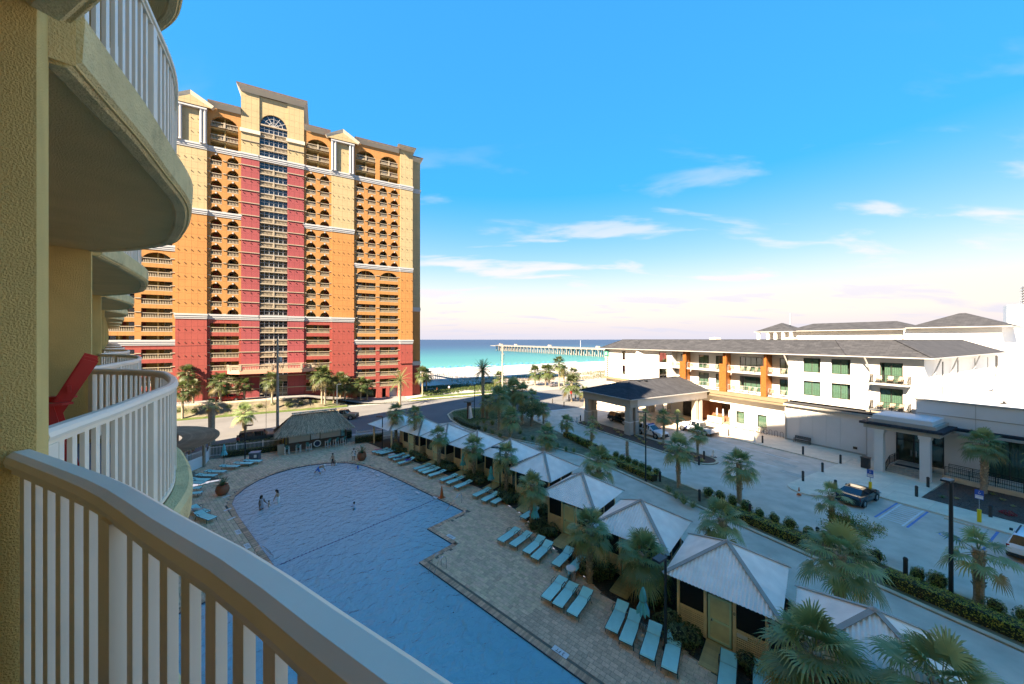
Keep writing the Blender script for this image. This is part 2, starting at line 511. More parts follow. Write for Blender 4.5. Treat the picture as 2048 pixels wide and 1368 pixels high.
sheet('island_lawn', [EH(*p) for p in ((23.2,68.5),(22.2,64),(22.2,58),(26,58.5),(32,59.5),(34,62),(33.5,66.5),(31.3,69.3),(27.8,70.7),(24.8,69.5))], 0.10, M_lawn)

# pavements: single slabs with open joints
def slabs(name, e0, e1, h0, h1, de, dh, top=0.13, m=M_conc, gap=0.012):
    root = link(name, None, None, EH(e0, h0), AE); root['kind'] = 'structure'
    ne, nh = max(1, round((e1-e0)/de)), max(1, round((h1-h0)/dh))
    a, b = (e1-e0)/ne, (h1-h0)/nh
    me = MB().box(gap/2, a-gap/2, gap/2, b-gap/2, -.02, top).mesh('paving_slab', m)
    for i in range(ne):
        for j in range(nh):
            link('paving_slab', me, root, (i*a, j*b, rnd(-.002,.002)))
    return root
slabs('hotel_pavement', 54.5, 61.0, 18.0, 40.0, 3.25, 3.0)
slabs('hotel_forecourt_paving', 54.5, 62.5, 40.0, 64.0, 4.0, 4.0, top=0.125)
slabs('hotel_plaza', 42.6, 54.48, 14.9, 18.2, 3.0, 3.3)
mb = MB(); c = [(42.58,14.9),(42.58,18.2)] + [(42.58-1.65*math.sin(R(a)), 16.55+1.65*math.cos(R(a))) for a in range(15, 180, 15)]
mb.prism([EH(e, h)[:2] for e, h in c], -.02, .13); structure('plaza_nose', mb, M_conc)
slabs('car_park_pavement', 46.4, 49.6, -30, 14.88, 3.2, 2.6)
slabs('entrance_paving', 49.62, 60.0, 10.6, 18.0, 3.4, 2.5, top=0.126)
sheet('red_mulch_bed', [EH(49.65,11.0), EH(49.65,-30), EH(60,-30), EH(60,10.5), EH(53,10.5)], 0.10, M_mulch_red)
# beyond the road: verge, footpath, bank and the tower's raised drive
mb = MB()
E0, E1 = -120, 5
for i in range(26):
    e = E0 + (E1-E0)*i/25
    f = 1.0 if e < -6 else max(0.06, 1-(e+6)/13.0)
    for h, z in ((86.02,.03),(86.2,.14),(87.2,.22),(88.3,.75*f+.1),(90,2.15*f+.1)):
        mb.v.append(tuple(EH(e, h, z)))
for i in range(25):
    for j in range(4):
        mb.f.append((i*5+j, i*5+5+j, i*5+6+j, i*5+j+1)); mb.m.append((0,0,1,1)[j])
structure('verge_bank', mb, [M_lawn, mat('bank_planting', (0.13,0.11,0.075), 0.95, var=0.4, scale=0.9, bump=0.8, bscale=8, dirt=((0.045,0.07,0.015),0.35,0.5,0.68,0.9))])
mb = MB()
for i in range(26):
    e = E0 + (19-E0)*i/25
    f = 1.0 if e < -4 else max(0.02, 1-(e+4)/14.0)
    mb.v.append(tuple(EH(e, 90 - (0 if e < 4 else min(3.9,(e-4)*.6)), 2.27*f+.012))); mb.v.append(tuple(EH(e, 97, 2.27*f+.012)))
for i in range(25): mb.f.append((2*i,2*i+2,2*i+3,2*i+1)); mb.m.append(0)
structure('tower_drive', mb, mat('pale_drive', (0.17,0.165,0.16), 0.9, var=0.12, scale=0.4))
mb = MB(); mb.sweep([tuple(EH(e, 90.0, 2.2)) for e in (-120, -60, -20, -7)], [(-.15,-.3),(.15,-.3),(.15,.22),(-.15,.22)])
structure('drive_kerb', mb, M_conc)
sheet('verge_lawn', [EH(14,86.05), EH(46,86.05), EH(50,88), EH(48,92.5), EH(24,92.5), EH(19,90)], 0.03, M_lawn)
sheet('footpath', [EH(10,87.3), EH(47,87.3), EH(49.5,88.6), EH(49.5,89.3), EH(46,88.6), EH(10,88.6)], 0.045, M_conc)
# painted markings
def strip(name, pts, w, m=M_paint, z=0.006):
    mb = MB(); mb.sweep([(p[0],p[1],z) for p in pts], [(-w/2,0),(w/2,0),(w/2,.002),(-w/2,.002)]); o = mb.obj(name, m); o['kind'] = 'structure'; return o
strip('lane_line', [EH(52.0,40), EH(51.2,20.8)], .12)
strip('lane_line', [EH(47.2,33), EH(47.0,21.2)], .12)
for e, h in ((48.6,22.6),(45.6,20.6),(50.8,24.3)):
    sheet('faded_paint_patch', [EH(e,h), EH(e+1.0,h), EH(e+1.0,h-2.4), EH(e,h-2.4)], .006, mat('faded_paint', (0.42,0.38,0.31), 0.85, var=0.15, scale=3))
for i in range(3):
    sheet('crosswalk_bar', [EH(16.3+1.9*i,60.6-i*1.2), EH(17.2+1.9*i,60.6-i*1.2), EH(17.2+1.9*i,57.6-i*1.2), EH(16.3+1.9*i,57.6-i*1.2)], .014, M_paint)
sheet('stop_line', [EH(36,61), EH(46,60.4), EH(46,60.9), EH(36,61.5)], .013, M_paint)
# accessible parking bay
strip('bay_line', [EH(41.0,11.35), EH(46.35,11.35)], .14, M_bluepaint); strip('bay_line', [EH(41.0,11.1), EH(46.35,11.1)], .12)
strip('bay_line', [EH(41.0,9.75), EH(46.35,9.75)], .12); strip('bay_line', [EH(41.0,9.5), EH(46.35,9.5)], .14, M_bluepaint)
for i in range(10):
    e = 41.25 + i*.5
    strip('hatch_line', [EH(e+.18,11.03), EH(e-.12+.3,9.82)], .1)
strip('bay_line', [EH(41.0,5.9), EH(46.35,5.9)], .14, M_bluepaint)
mb = MB()   # wheelchair symbol
c = EH(42.0, 7.6, .007)
mb.sweep([tuple(c + EH(.42*math.cos(R(a)), .42*math.sin(R(a)))) for a in range(-20, 230, 25)], [(-.05,0),(.05,0),(.05,.002),(-.05,.002)])
mb.sweep([tuple(c + EH(.95,.05)), tuple(c + EH(.2,.05)), tuple(c + EH(.15,-.45)), tuple(c + EH(-.5,-.75))], [(-.06,0),(.06,0),(.06,.002),(-.06,.002)])
o = mb.obj('wheelchair_symbol', mat('worn_blue_paint', (0.12,0.25,0.42), 0.8, var=0.4, scale=5)); o['kind'] = 'structure'
# ---------------------------------------------------------------- the red, orange and yellow tower across the road
def scored(name, col, rough=0.85, sx=1.0, sz=1.36):
    m = mat(name, col, rough, var=0.06, scale=0.5, spec=0.2)
    N, L = m.node_tree.nodes, m.node_tree.links; b = N['Principled BSDF']
    tc = N.new('ShaderNodeTexCoord'); mp = N.new('ShaderNodeMapping'); mp.inputs['Rotation'].default_value = (R(90), 0, 0)
    L.new(tc.outputs['Object'], mp.inputs[0])
    br = N.new('ShaderNodeTexBrick'); br.offset = 0.0
    br.inputs['Scale'].default_value = 1.0; br.inputs['Brick Width'].default_value = sx; br.inputs['Row Height'].default_value = sz
    br.inputs['Mortar Size'].default_value = 0.02; br.inputs['Color1'].default_value = (1,1,1,1); br.inputs['Color2'].default_value = (1,1,1,1)
    br.inputs['Mortar'].default_value = (0,0,0,1)
    L.new(mp.outputs[0], br.inputs['Vector'])
    bp = N.new('ShaderNodeBump'); bp.inputs['Strength'].default_value = 1.0; bp.inputs['Distance'].default_value = 0.03
    L.new(br.outputs['Color'], bp.inputs['Height']); L.new(bp.outputs[0], b.inputs['Normal'])
    src = b.inputs['Base Color'].links[0].from_socket
    mx = N.new('ShaderNodeMix'); mx.data_type = 'RGBA'; mx.blend_type = 'MULTIPLY'; mx.inputs['Factor'].default_value = 0.22
    L.new(src, mx.inputs['A']); L.new(br.outputs['Color'], mx.inputs['B']); L.new(mx.outputs['Result'], b.inputs['Base Color'])
    return m
T_or = scored('orange_stucco', (0.37, 0.172, 0.062)); T_ye = scored('yellow_stucco', (0.36, 0.28, 0.16)); T_re = scored('red_stucco', (0.27, 0.060, 0.050))
T_rd = scored('crimson_stucco', (0.25, 0.056, 0.062)); T_cream = mat('cream_balustrade', (0.30, 0.25, 0.185), 0.8, var=0.06, scale=2)
T_white = mat('white_moulding', (0.36, 0.37, 0.38), 0.7); T_back = mat('ochre_recess_wall', (0.26, 0.17, 0.055), 0.9)
T_door = mat('dark_red_door', (0.20, 0.03, 0.025), 0.5); T_glass = glass('tower_glass', (0.012, 0.014, 0.02), 0.08, 0.8); T_tile = mat('dark_roof_tile', (0.10, 0.055, 0.045), 0.8, var=0.3, scale=3)
T_eave = mat('pale_eave', (0.50, 0.44, 0.35), 0.8)  # lightened to stand in for ground bounce on the flared undersides
tower = thing('tower_block', 'tall red, orange and yellow tower block with rows of arched balconies across the road', 'building', EH(-9.56, 95, 0), AE)
FL, Z0 = 2.72, 2.95
def zf(k): return Z0 + FL*k
def panel(w, hgt, ow, top, arch, m, d=0.4, zb=0.0):
    """storey of front wall with one opening (arched or square), with its reveals"""
    mb = MB(); a, b = -w/2, w/2; l, r = -ow/2, ow/2
    if arch:
        rr = ow/2; ry = min(rr, top-zb-0.35); sp = top-ry
        pts = [(rr*math.cos(math.pi-math.pi*i/10), sp+ry*math.sin(math.pi-math.pi*i/10)) for i in range(11)]
    else:
        pts = [(l, top), (r, top)]; sp = top
    def quad(p, q, s_, t, mm=0): mb.add([p, q, s_, t], [(0,1,2,3)], mm)
    quad((a,0,0),(l,0,0),(l,0,hgt),(a,0,hgt)); quad((r,0,0),(b,0,0),(b,0,hgt),(r,0,hgt))
    for i in range(len(pts)-1):
        (x0,z0),(x1,z1) = pts[i], pts[i+1]
        quad((x0,0,z0),(x1,0,z1),(x1,0,hgt),(x0,0,hgt)); quad((x1,0,z1),(x0,0,z0),(x0,d,z0),(x1,d,z1))
    quad((l,0,0),(l,d,0),(l,d,sp),(l,0,sp)); quad((r,d,0),(r,0,0),(r,0,sp),(r,d,sp))
    return mb.mesh('wall_panel', m)
def balus(w, y=0.12, piers=0):
    mb = MB(); n = max(3, int(w/0.24))
    mb.box(-w/2, w/2, y-.11, y+.11, .0, .14); mb.box(-w/2, w/2, y-.13, y+.13, .93, 1.06)
    for i in range(n):
        x = -w/2 + (i+.5)*w/n
        mb.lathe([(.045,.14),(.075,.35),(.035,.62),(.05,.93)], 5, (x, y, 0), cap=False)
    for i in range(piers):
        x = -w/2 + (i+1)*w/(piers+1); mb.box(x-.16, x+.16, y-.17, y+.17, 0, 1.18)
    return mb.mesh('balustrade', T_cream)
me_door = MB().box(-.48,.48,-.05,0,0,2.05).mesh('door', T_door)
me_win = MB().box(-.5,.5,-.04,0,.75,2.0,0).box(-.56,.56,-.06,-.005,2.0,2.07,1).box(-.56,.56,-.06,-.005,.68,.75,1).box(-.56,-.5,-.06,-.005,.75,2.0,1).box(.5,.56,-.06,-.005,.75,2.0,1).box(-.5,.5,-.055,-.004,1.36,1.41,1).mesh('window', [T_glass, T_white])
me_key = MB().add([(-.16,-.14,.32),(.16,-.14,.32),(.11,-.14,0),(-.11,-.14,0),(-.16,0,.32),(.16,0,.32),(.11,0,0),(-.11,0,0)], [(0,1,2,3),(0,4,5,1),(1,5,6,2),(3,7,4,0),(2,6,7,3)]).mesh('keystone', T_white)
PAN, BAL = {}, {}
def bay(xc, k, w, ow, top, arch, m, rail=True, items=(), hgt=FL, y=0.0, spans=1, key=False):
    kk = (w, hgt, ow, top, arch, m.name)
    if kk not in PAN: PAN[kk] = panel(w, hgt, ow, top, arch, m)
    link('wall_panel', PAN[kk], tower, (xc, y, zf(k)))
    if rail:
        if ow not in BAL: BAL[ow] = balus(ow, piers=1 if (spans > 1) else 0)
        link('balustrade', BAL[ow], tower, (xc, y, zf(k)))
    for kind, dx in items:
        link('door' if kind == 'd' else 'window', me_door if kind == 'd' else me_win, tower, (xc+dx, y+1.69, zf(k)))
    if key: link('keystone', me_key, tower, (xc, y, zf(k)+top-.06))
def cornice(x0, x1, z, y=0.0):
    mb = MB()
    mb.box(x0-.03, x1+.03, y-.09, y+.2, z, z+.32); mb.box(x0-.1, x1+.1, y-.16, y+.19, z+.32, z+.72); mb.box(x0-.17, x1+.17, y-.24, y+.18, z+.72, z+1.08)
    mb.obj('cornice', T_white, tower)
def ledge(xc, w, z, y): link('ledge', MB().box(-w/2, w/2, -.22, .05, 0, .2).mesh('ledge', T_cream), tower, (xc, y, z))
def pegs(x0, x1, ks, y, n=5):
    mb = MB()
    for k in ks:
        for i in range(n):
            x = x0+.35+(x1-x0-.7)*i/(n-1); mb.box(x-.06, x+.06, y-.15, y-.005, zf(k)+.55, zf(k)+.67)
    o = mb.obj('drain_spouts', mat('spout', (0.2,0.12,0.08), 0.8), tower); o['kind'] = 'stuff'
me_led = {}
def led(xc, w, k, y):
    if w not in me_led: me_led[w] = MB().box(-w/2, w/2, -.11, .05, 0, .17).mesh('ledge', T_cream)
    link('ledge', me_led[w], tower, (xc, y, zf(k)+1.08))
for s in (-1, 1):
    # central red strips
    x0, x1 = 2.62, 5.87; xc = s*(x0+x1)/2
    MB().box(min(s*x0,s*x1), max(s*x0,s*x1), -.2, 1.7, 0, zf(19)).obj('wall', T_rd, tower)
    MB().box(min(s*x0,s*x1), max(s*x0,s*x1), -.2, 1.7, zf(19), 69.0).obj('wall', T_ye, tower)
    cornice(min(s*x0,s*x1), max(s*x0,s*x1), zf(19), -.2); cornice(min(s*x0,s*x1), max(s*x0,s*x1), zf(6), -.2)
    for k in list(range(0,6)) + list(range(7,19)) + [20]: led(xc, 3.3, k, -.22)
    MB().box(min(s*x0,s*x1)-.2, max(s*x0,s*x1)+.2, -.42, -.205, 60.2, 61.0).obj('cornice', T_eave, tower)
    pegs(min(s*x0,s*x1), max(s*x0,s*x1), [k for k in range(3,21)], -.2, 3)
    # two-arch section
    x0, x1 = 5.87, 11.58; xc = s*(x0+x1)/2; w = (x1-x0)
    for k in range(6, 19):
        m = T_or
        for c in (-1, 1):
            bay(xc+c*w/4, k, w/2, 1.95, 2.2, True, m, rail=k not in (6,14), items=(('d' if c*s > 0 else 'w', .35*s),), key=True)
        for xx in (-w/2+.2, 0, w/2-.2): led(xc+xx, .62, k, 0)
    for k in range(0, 6): bay(xc, k, w, 4.9, 1.9, False, T_re, items=(('d', 1.6*s), ('w', -.3*s))); led(xc-w/2+.2, .5, k, 0); led(xc+w/2-.2, .5, k, 0)
    for k in (19, 20): bay(xc, k, w, 4.7, FL, False, T_or, rail=k > 19, items=(('d', 1.3), ('w', -.4)), spans=2)
    bay(xc, 21, w, 4.7, 2.35, True, T_or, items=(('d', 1.3),), hgt=64.2-zf(21), spans=2)
    cornice(min(s*x0,s*x1), max(s*x0,s*x1), zf(19)); cornice(min(s*x0,s*x1), max(s*x0,s*x1), zf(14)); cornice(min(s*x0,s*x1), max(s*x0,s*x1), zf(6))
    MB().box(xc-w/2, xc+w/2, 0, 1.7, 0, zf(0)-.01).obj('wall', T_re, tower)
    # blank pier under a small gable
    x0, x1 = 11.58, 16.54; xc = s*(x0+x1)/2; xa, xb = min(s*x0,s*x1), max(s*x0,s*x1)
    MB().box(xa, xb, -.28, 1.7, zf(1)+.3, zf(6)+.5).obj('wall', T_re, tower); MB().box(xa+.02, xb-.02, -.05, 1.7, 0, zf(1)+.3).obj('wall', T_re, tower)
    MB().box(xa, xb, -.28, 1.7, zf(6)+.5, zf(14)+.5).obj('wall', T_or, tower); MB().box(xa, xb, -.28, 1.7, zf(14)+.5, 63.2).obj('wall', T_ye, tower)
    for k in (6, 14, 19): cornice(xa, xb, zf(k), -.28)
    pegs(xa, xb, list(range(2,6))+list(range(7,19))+[19,20,21], -.28)
    for dx in (-2.25, -1.62, 1.62, 2.25):
        MB().lathe([(.3,0),(.3,.2),(.25,.3),(.25,6.7),(.32,6.85),(.32,7.0)], 10, (xc+dx, -.5, zf(19)+1.08)).obj('column', T_white, tower, smooth=False)
    MB().box(xa-.1, xb+.1, -.85, -.25, zf(19)+8.1, zf(19)+8.4).obj('entablature', T_white, tower)
    mb = MB(); g0 = 63.25
    mb.add([(xa-.9,-.8,g0),(xb+.9,-.8,g0),(xc,-.8,g0+1.9),(xa-.9,3,g0),(xb+.9,3,g0),(xc,3,g0+1.9),
            (xa-1.3,-1.0,g0+.5),(xb+1.3,-1.0,g0+.5),(xc,-1.0,g0+2.75),(xa-1.3,3,g0+.5),(xb+1.3,3,g0+.5),(xc,3,g0+2.75)],
           [(0,2,5,3),(2,1,4,5),(6,8,2,0),(8,7,1,2),(0,3,9,6),(1,7,10,4)], 0)
    mb.add([(xa-.9,-.8,g0),(xb+.9,-.8,g0),(xc,-.8,g0+1.9)], [(0,1,2)], 2)
    mb.add([(xa-1.3,-1.0,g0+.5),(xb+1.3,-1.0,g0+.5),(xc,-1.0,g0+2.75),(xa-1.3,6,g0+.5),(xb+1.3,6,g0+.5),(xc,6,g0+2.75)], [(0,3,5,2),(2,5,4,1)], 1)
    mb.obj('gable', [T_eave, T_tile, T_ye], tower)
    # four-arch section
    x0, x1 = 16.54, 27.6; w = x1-x0; xc = s*(x0+x1)/2; xa, xb = min(s*x0,s*x1), max(s*x0,s*x1)
    for k in range(11, 19):
        for c in range(4):
            bay(xa+(c+.5)*w/4, k, w/4, 1.85, 2.1, True, T_or, rail=k != 11, items=(('w' if c % 2 == 0 else 'd', .2),), key=True)
        for c in range(5): led(xa+c*w/4+(.2 if c == 0 else -.2 if c == 4 else 0), .6, k, 0)
    for k in range(0, 11):
        m = T_re if k < 4 else T_or
        for c in (0, 1):
            arch = k == 10
            bay(xa+(c+.5)*w/2, k, w/2, 4.6, 2.2 if arch else 1.92, arch, m, rail=k != 4, items=(('w', -1.4), ('d', .1), ('w', 1.5)) if c == 0 else (('w', 1.2), ('w', -1.3) if False else ('d', -2.6)))
        for c in range(3): led(xa+c*w/2+(.35 if c == 0 else -.35 if c == 2 else 0), .9, k, 0)
    for k in (19, 20):
        for c in (0, 1): bay(xa+(c+.5)*w/2, k, w/2, 4.5, FL, False, T_or, rail=k > 19, items=(('d', .9), ('w', -.9)), spans=2)
    for c in (0, 1): bay(xa+(c+.5)*w/2, 21, w/2, 4.5, 2.3, True, T_or, items=(('d', .9), ('w', -.9)), hgt=64.2-zf(21), spans=2)
    for k in (4, 11, 19): cornice(xa, xb, zf(k))
    mb = MB()                      # ground storey: garage mouths
    for a, b in ((xa, xa+.7), (xa+5.2, xa+6.6), (xa+7.6, xa+8.4), (xb-.6, xb)): mb.box(a, b, 0, 1.7, 0, zf(0)-.01)
    mb.box(xa, xb, .02, 1.7, 2.45, zf(0)-.012); mb.obj('wall', T_re, tower)
    MB().box(xa+8.42, xb-.62, .9, 1.0, 0, 2.45).obj('garage_shutter', T_white, tower)
    MB().box(xa+.72, xa+8.38, 1.5, 1.6, 0, 2.44).obj('garage_mouth', mat('dark_void', (0.01,0.01,0.01), 0.9), tower)
    # outer piers
    x0, x1 = 27.6, 30.85; xa, xb = min(s*x0,s*x1), max(s*x0,s*x1)
    MB().box(xa, xb, -.24, 1.7, zf(2)+.3, zf(4)+.5).obj('wall', T_re, tower); MB().box(xa+.02, xb-.02, -.05, 1.7, 0, zf(2)+.3).obj('wall', T_re, tower)
    MB().box(xa, xb, -.24, 1.7, zf(4)+.5, zf(11)+.5).obj('wall', T_or, tower); MB().box(xa, xb, -.24, 1.7, zf(11)+.5, 65.2).obj('wall', T_ye, tower)
    for k in (4, 11, 19): cornice(xa, xb, zf(k), -.24)
    pegs(xa, xb, list(range(3,22)), -.24, 3)
    x0, x1 = 30.85, 33.1; xa, xb = min(s*x0,s*x1), max(s*x0,s*x1)
    MB().box(xa, xb, .9, 20, 0, 8.2).obj('wall', T_re, tower); MB().box(xa, xb, .9, 20, 8.2, 23).obj('wall', T_or, tower); MB().box(xa, xb, .9, 20, 23, 63.2).obj('wall', T_ye, tower)
    for z in (8.0, 22.6, zf(19)): cornice(xa, xb, z, .9)
    # roof over the outer pier
    xa, xb = min(s*26.9,s*31.6), max(s*26.9,s*31.6)
    mb = MB(); mb.add([(xa+.8,-.4,64.9),(xb-.8,-.4,64.9),(xb-.8,5,64.9),(xa+.8,5,64.9),(xa,-1.4,65.7),(xb,-1.4,65.7),(xb,6,65.7),(xa,6,65.7)], [(0,1,5,4),(1,2,6,5),(2,3,7,6),(3,0,4,7),(3,2,1,0)], 0)
    mb.add([(xa,-1.4,65.7),(xb,-1.4,65.7),(xb,6,65.7),(xa,6,65.7),((xa+xb)/2,2.3,67.0)], [(0,1,4),(1,2,4),(2,3,4),(3,0,4)], 1); mb.obj('roof', [T_eave, T_tile], tower)
# centre: stacked glazed landings
W = 5.24
mb = MB(); mb.box(-W/2, W/2, .25, .3, 1.18, 2.62, 0)
for i in range(7): x = -W/2+W*i/6; mb.box(x-.045, x+.045, .16, .27, 1.18, 2.62, 1)
for z in (1.18, 1.95, 2.56): mb.box(-W/2, W/2, .17, .265, z, z+.07, 1)
me_gl = mb.mesh('window', [T_glass, T_white]); me_cb = balus(W, 0.0, 1)
me_sp = MB().box(-W/2, W/2, -.16, .6, -.12, .0).box(-W/2, W/2, .2, .6, 0, 1.18).mesh('spandrel', T_cream)
for k in range(0, 22):
    link('window', me_gl, tower, (0, 0, zf(k)))
    if k not in (6, 19): link('balustrade', me_cb, tower, (0, 0, zf(k)))
    link('spandrel', me_sp, tower, (0, 0, zf(k)))
cornice(-W/2, W/2, zf(6), -.2); cornice(-W/2, W/2, zf(19), -.2)
mb = MB()                           # arched window at the head of the centre
zs = zf(22)+.2; rr = 2.5; k = 20
arc = [(rr*math.cos(math.pi*i/k), zs+rr*math.sin(math.pi*i/k)) for i in range(k+1)]
for i in range(k):
    (x0,z0),(x1,z1) = arc[i], arc[i+1]
    mb.add([(0,.3,zs),(x0,.3,z0),(x1,.3,z1)], [(0,1,2)], 0)
for a in (30, 60, 90, 120, 150): mb.bar((0,.25,zs), (rr*math.cos(R(a)),.25,zs+rr*math.sin(R(a))), .09, .09, 1, up=(0,1,0))
for r_ in (.9, 1.7): mb.tube([(r_*math.cos(math.pi*i/k), .25, zs+r_*math.sin(math.pi*i/k)) for i in range(k+1)], .05, 4, 1)
mb.obj('arched_window', [T_glass, T_white], tower)
MB().box(-W/2, W/2, -.1, .6, zs-.32, zs-.02).obj('sill', T_cream, tower)
mb = MB()
for i in range(k):
    (x0,z0),(x1,z1) = arc[i], arc[i+1]
    mb.add([(x0,0,z0),(x1,0,z1),(x1,0,69.0),(x0,0,69.0)], [(0,1,2,3)]); mb.add([(x0,0,z0),(x1,0,z1),(x1,.35,z1),(x0,.35,z0)], [(3,2,1,0)])
mb.box(2.5, 2.62, 0, .5, zs-.3, 69.0); mb.box(-2.62, -2.5, 0, .5, zs-.3, 69.0); mb.obj('wall', T_ye, tower)
# centre roof: a broad flared eave
def flare(x0, x1, y0, y1, z, d, hh, name='eave'):
    mb = MB()
    mb.add([(x0,y0,z),(x1,y0,z),(x1,y1,z),(x0,y1,z),(x0-d,y0-d,z+hh),(x1+d,y0-d,z+hh),(x1+d,y1+d,z+hh),(x0-d,y1+d,z+hh),
            (x0-d,y0-d,z+hh+.25),(x1+d,y0-d,z+hh+.25),(x1+d,y1+d,z+hh+.25),(x0-d,y1+d,z+hh+.25)],
           [(0,1,5,4),(1,2,6,5),(2,3,7,6),(3,0,4,7)], 0)
    o = len(mb.v)-12
    for q in ((4,5,9,8),(5,6,10,9),(6,7,11,10),(7,4,8,11)): mb.f.append(tuple(o+i for i in q)); mb.m.append(1)
    cx, cy = (x0+x1)/2, (y0+y1)/2; r_ = min(x1-x0, y1-y0)*.25
    mb.add([(x0-d,y0-d,z+hh+.25),(x1+d,y0-d,z+hh+.25),(x1+d,y1+d,z+hh+.25),(x0-d,y1+d,z+hh+.25),(cx-r_,cy,z+hh+1.6),(cx+r_,cy,z+hh+1.6)], [(0,1,5,4),(1,2,5),(2,3,4,5),(3,0,4)], 1)
    mb.obj(name, [T_eave, T_tile], tower)
MB().box(-5.87, 5.87, .6, 9, 64.5, 69.0).obj('wall', T_ye, tower)
flare(-5.9, 5.9, -.25, 9, 69.0, 0.7, 1.1)
# main eaves, one run each side
for s in (-1, 1):
    for x0, x1, yy in ((5.87, 11.4, 0), (16.7, 27.4, 0)):
        xa, xb = min(s*x0,s*x1), max(s*x0,s*x1); mb = MB()
        mb.add([(xa,yy-.05,63.9),(xb,yy-.05,63.9),(xa,yy-.75,64.9),(xb,yy-.75,64.9),(xa,yy-.75,65.1),(xb,yy-.75,65.1),(xa,6,66.6),(xb,6,66.6)], [(0,1,3,2)], 0)
        o = len(mb.v)-8; mb.f += [(o+2,o+3,o+5,o+4),(o+4,o+5,o+7,o+6)]; mb.m += [1,1]
        mb.obj('eave', [T_eave, T_tile], tower)
    flare(min(s*31.0,s*33.1), max(s*31.0,s*33.1), .9, 20, 63.2, .7, .9)
# body behind the balconies
MB().box(-30.8, 30.8, 1.7, 20, 0, 64.4).obj('recess_wall', T_back, tower)
slab_me = MB().box(-30.7, 30.7, .4, 1.69, -.24, -.02).mesh('floor_slab', mat('slab_stucco', (0.55,0.42,0.22), 0.9))
for k in range(0, 23): link('floor_slab', slab_me, tower, (0, 0, zf(k)))
mb = MB()
for s in (-1, 1):
    for x in (8.725, 19.3, 22.07, 24.83): mb.box(s*x-.1, s*x+.1, .42, 1.69, zf(0), 64)
mb.obj('party_walls', T_back, tower)
# porch over the entrance
mb = MB(); mb.prism([(-8.2,-.4),(-7.4,-2.2),(-5.6,-3.4),(5.6,-3.4),(7.4,-2.2),(8.2,-.4)], zf(2)-.7, zf(2)+.02)
mb.obj('porch', mat('pink_porch', (0.52,0.26,0.18), 0.85), tower)
pts = [(-8.1,-.5),(-7.3,-2.1),(-5.5,-3.25),(0,-3.25),(5.5,-3.25),(7.3,-2.1),(8.1,-.5)]
mb = MB()
for i in range(len(pts)-1):
    a, b = Vector(pts[i]), Vector(pts[i+1]); L_ = (b-a).length; n = int(L_/.28)
    mb.bar((a.x,a.y,zf(2)+.1),(b.x,b.y,zf(2)+.1),.22,.16); mb.bar((a.x,a.y,zf(2)+1.0),(b.x,b.y,zf(2)+1.0),.26,.14)
    for j in range(1, n): c = a.lerp(b, j/n); mb.lathe([(.05,.1),(.08,.4),(.04,.7),(.05,.95)], 5, (c.x,c.y,zf(2)), cap=False)
    mb.box(a.x-.2, a.x+.2, a.y-.2, a.y+.2, zf(2), zf(2)+1.2)
mb.obj('balustrade', T_cream, tower)
mb = MB(); mb.box(-2.6, 2.6, .1, .2, 0, zf(0)+2.0, 0)
for x in (-2.6,-1.7,-.8,.8,1.7,2.6): mb.box(x-.06, x+.06, .0, .12, 0, zf(0)+2.0, 1)
mb.box(-2.6, 2.6, .01, .13, zf(0)+1.3, zf(0)+1.4, 1); mb.obj('entrance_doors', [T_glass, T_white], tower)
# ---------------------------------------------------------------- the building we stand on: curved balconies along the left
B_wall = mat('ochre_stucco', (0.86, 0.58, 0.21), 0.92, var=0.10, scale=2.2, bump=0.7, bscale=150, detail=6, spec=0.15)
B_soffit = mat('tan_stucco', (0.86, 0.58, 0.25), 0.92, var=0.08, scale=2.0, bump=0.8, bscale=120, spec=0.1)
B_edge = mat('slab_edge_stucco', (0.80, 0.60, 0.30), 0.9, var=0.16, scale=5, bump=0.8, bscale=70, spec=0.15, dirt=((0.26,0.19,0.10), 2.5, 0.5, 0.75, 0.7))
B_rail = mat('cream_rail_paint', (0.92, 0.80, 0.63), 0.38, var=0.05, scale=3, bump=0.05, bscale=12, spec=0.45)
B_floor = mat('grey_deck_coating', (0.20, 0.23, 0.28), 0.6, var=0.12, scale=6, bump=0.3, bscale=90)
own = thing('balcony_block', 'ochre stucco apartment block with wavy cream-railed balconies, at the left edge', 'building', (0,0,0), AQ)
FZ = EYE - 1.485; ST = 3.0
SH = [(0,0),(.05,.09),(.125,.23),(.22,.38),(.36,.59),(.5,.67),(.62,.685),(.73,.66),(.87,.41),(.95,.17),(1,0)]
def smooth_curve(pts, n):
    """Catmull-Rom through (t, v) pairs, resampled to n points"""
    out = []
    k = len(pts)
    for i in range(n):
        t = pts[0][0] + (pts[-1][0]-pts[0][0])*i/(n-1)
        j = 0
        for a in range(k-1):
            if (pts[a][0]-t)*(pts[a+1][0]-t) <= 1e-12: j = a; break
        p0, p1, p2, p3 = pts[max(j-1,0)], pts[j], pts[j+1], pts[min(j+2,k-1)]
        u = (t-p1[0])/(p2[0]-p1[0])
        m1 = (p2[1]-p0[1])/(p2[0]-p0[0]) * (p2[0]-p1[0]); m2 = (p3[1]-p1[1])/(p3[0]-p1[0]) * (p2[0]-p1[0])
        v = (2*u**3-3*u**2+1)*p1[1] + (u**3-2*u**2+u)*m1 + (-2*u**3+3*u**2)*p2[1] + (u**3-u**2)*m2
        out.append((t, v))
    return out
U0 = [(2.28,-.19),(1.98,-.095),(1.565,.03),(1.147,.123),(.83,.198),(.59,.24),(.31,.29),(-.2,.37),(-.8,.43),(-1.6,.46),(-2.6,.42),(-3.8,.22),(-5.2,-.19)]
walls = [-5.4, 2.28, 7.97, 15.85, 23.7, 31.6, 39.5, 47.4, 55.3, 63.2]
units = []           # (list of (q,p) along the rail line)
units.append([(v, t) for t, v in smooth_curve(U0, 49)])
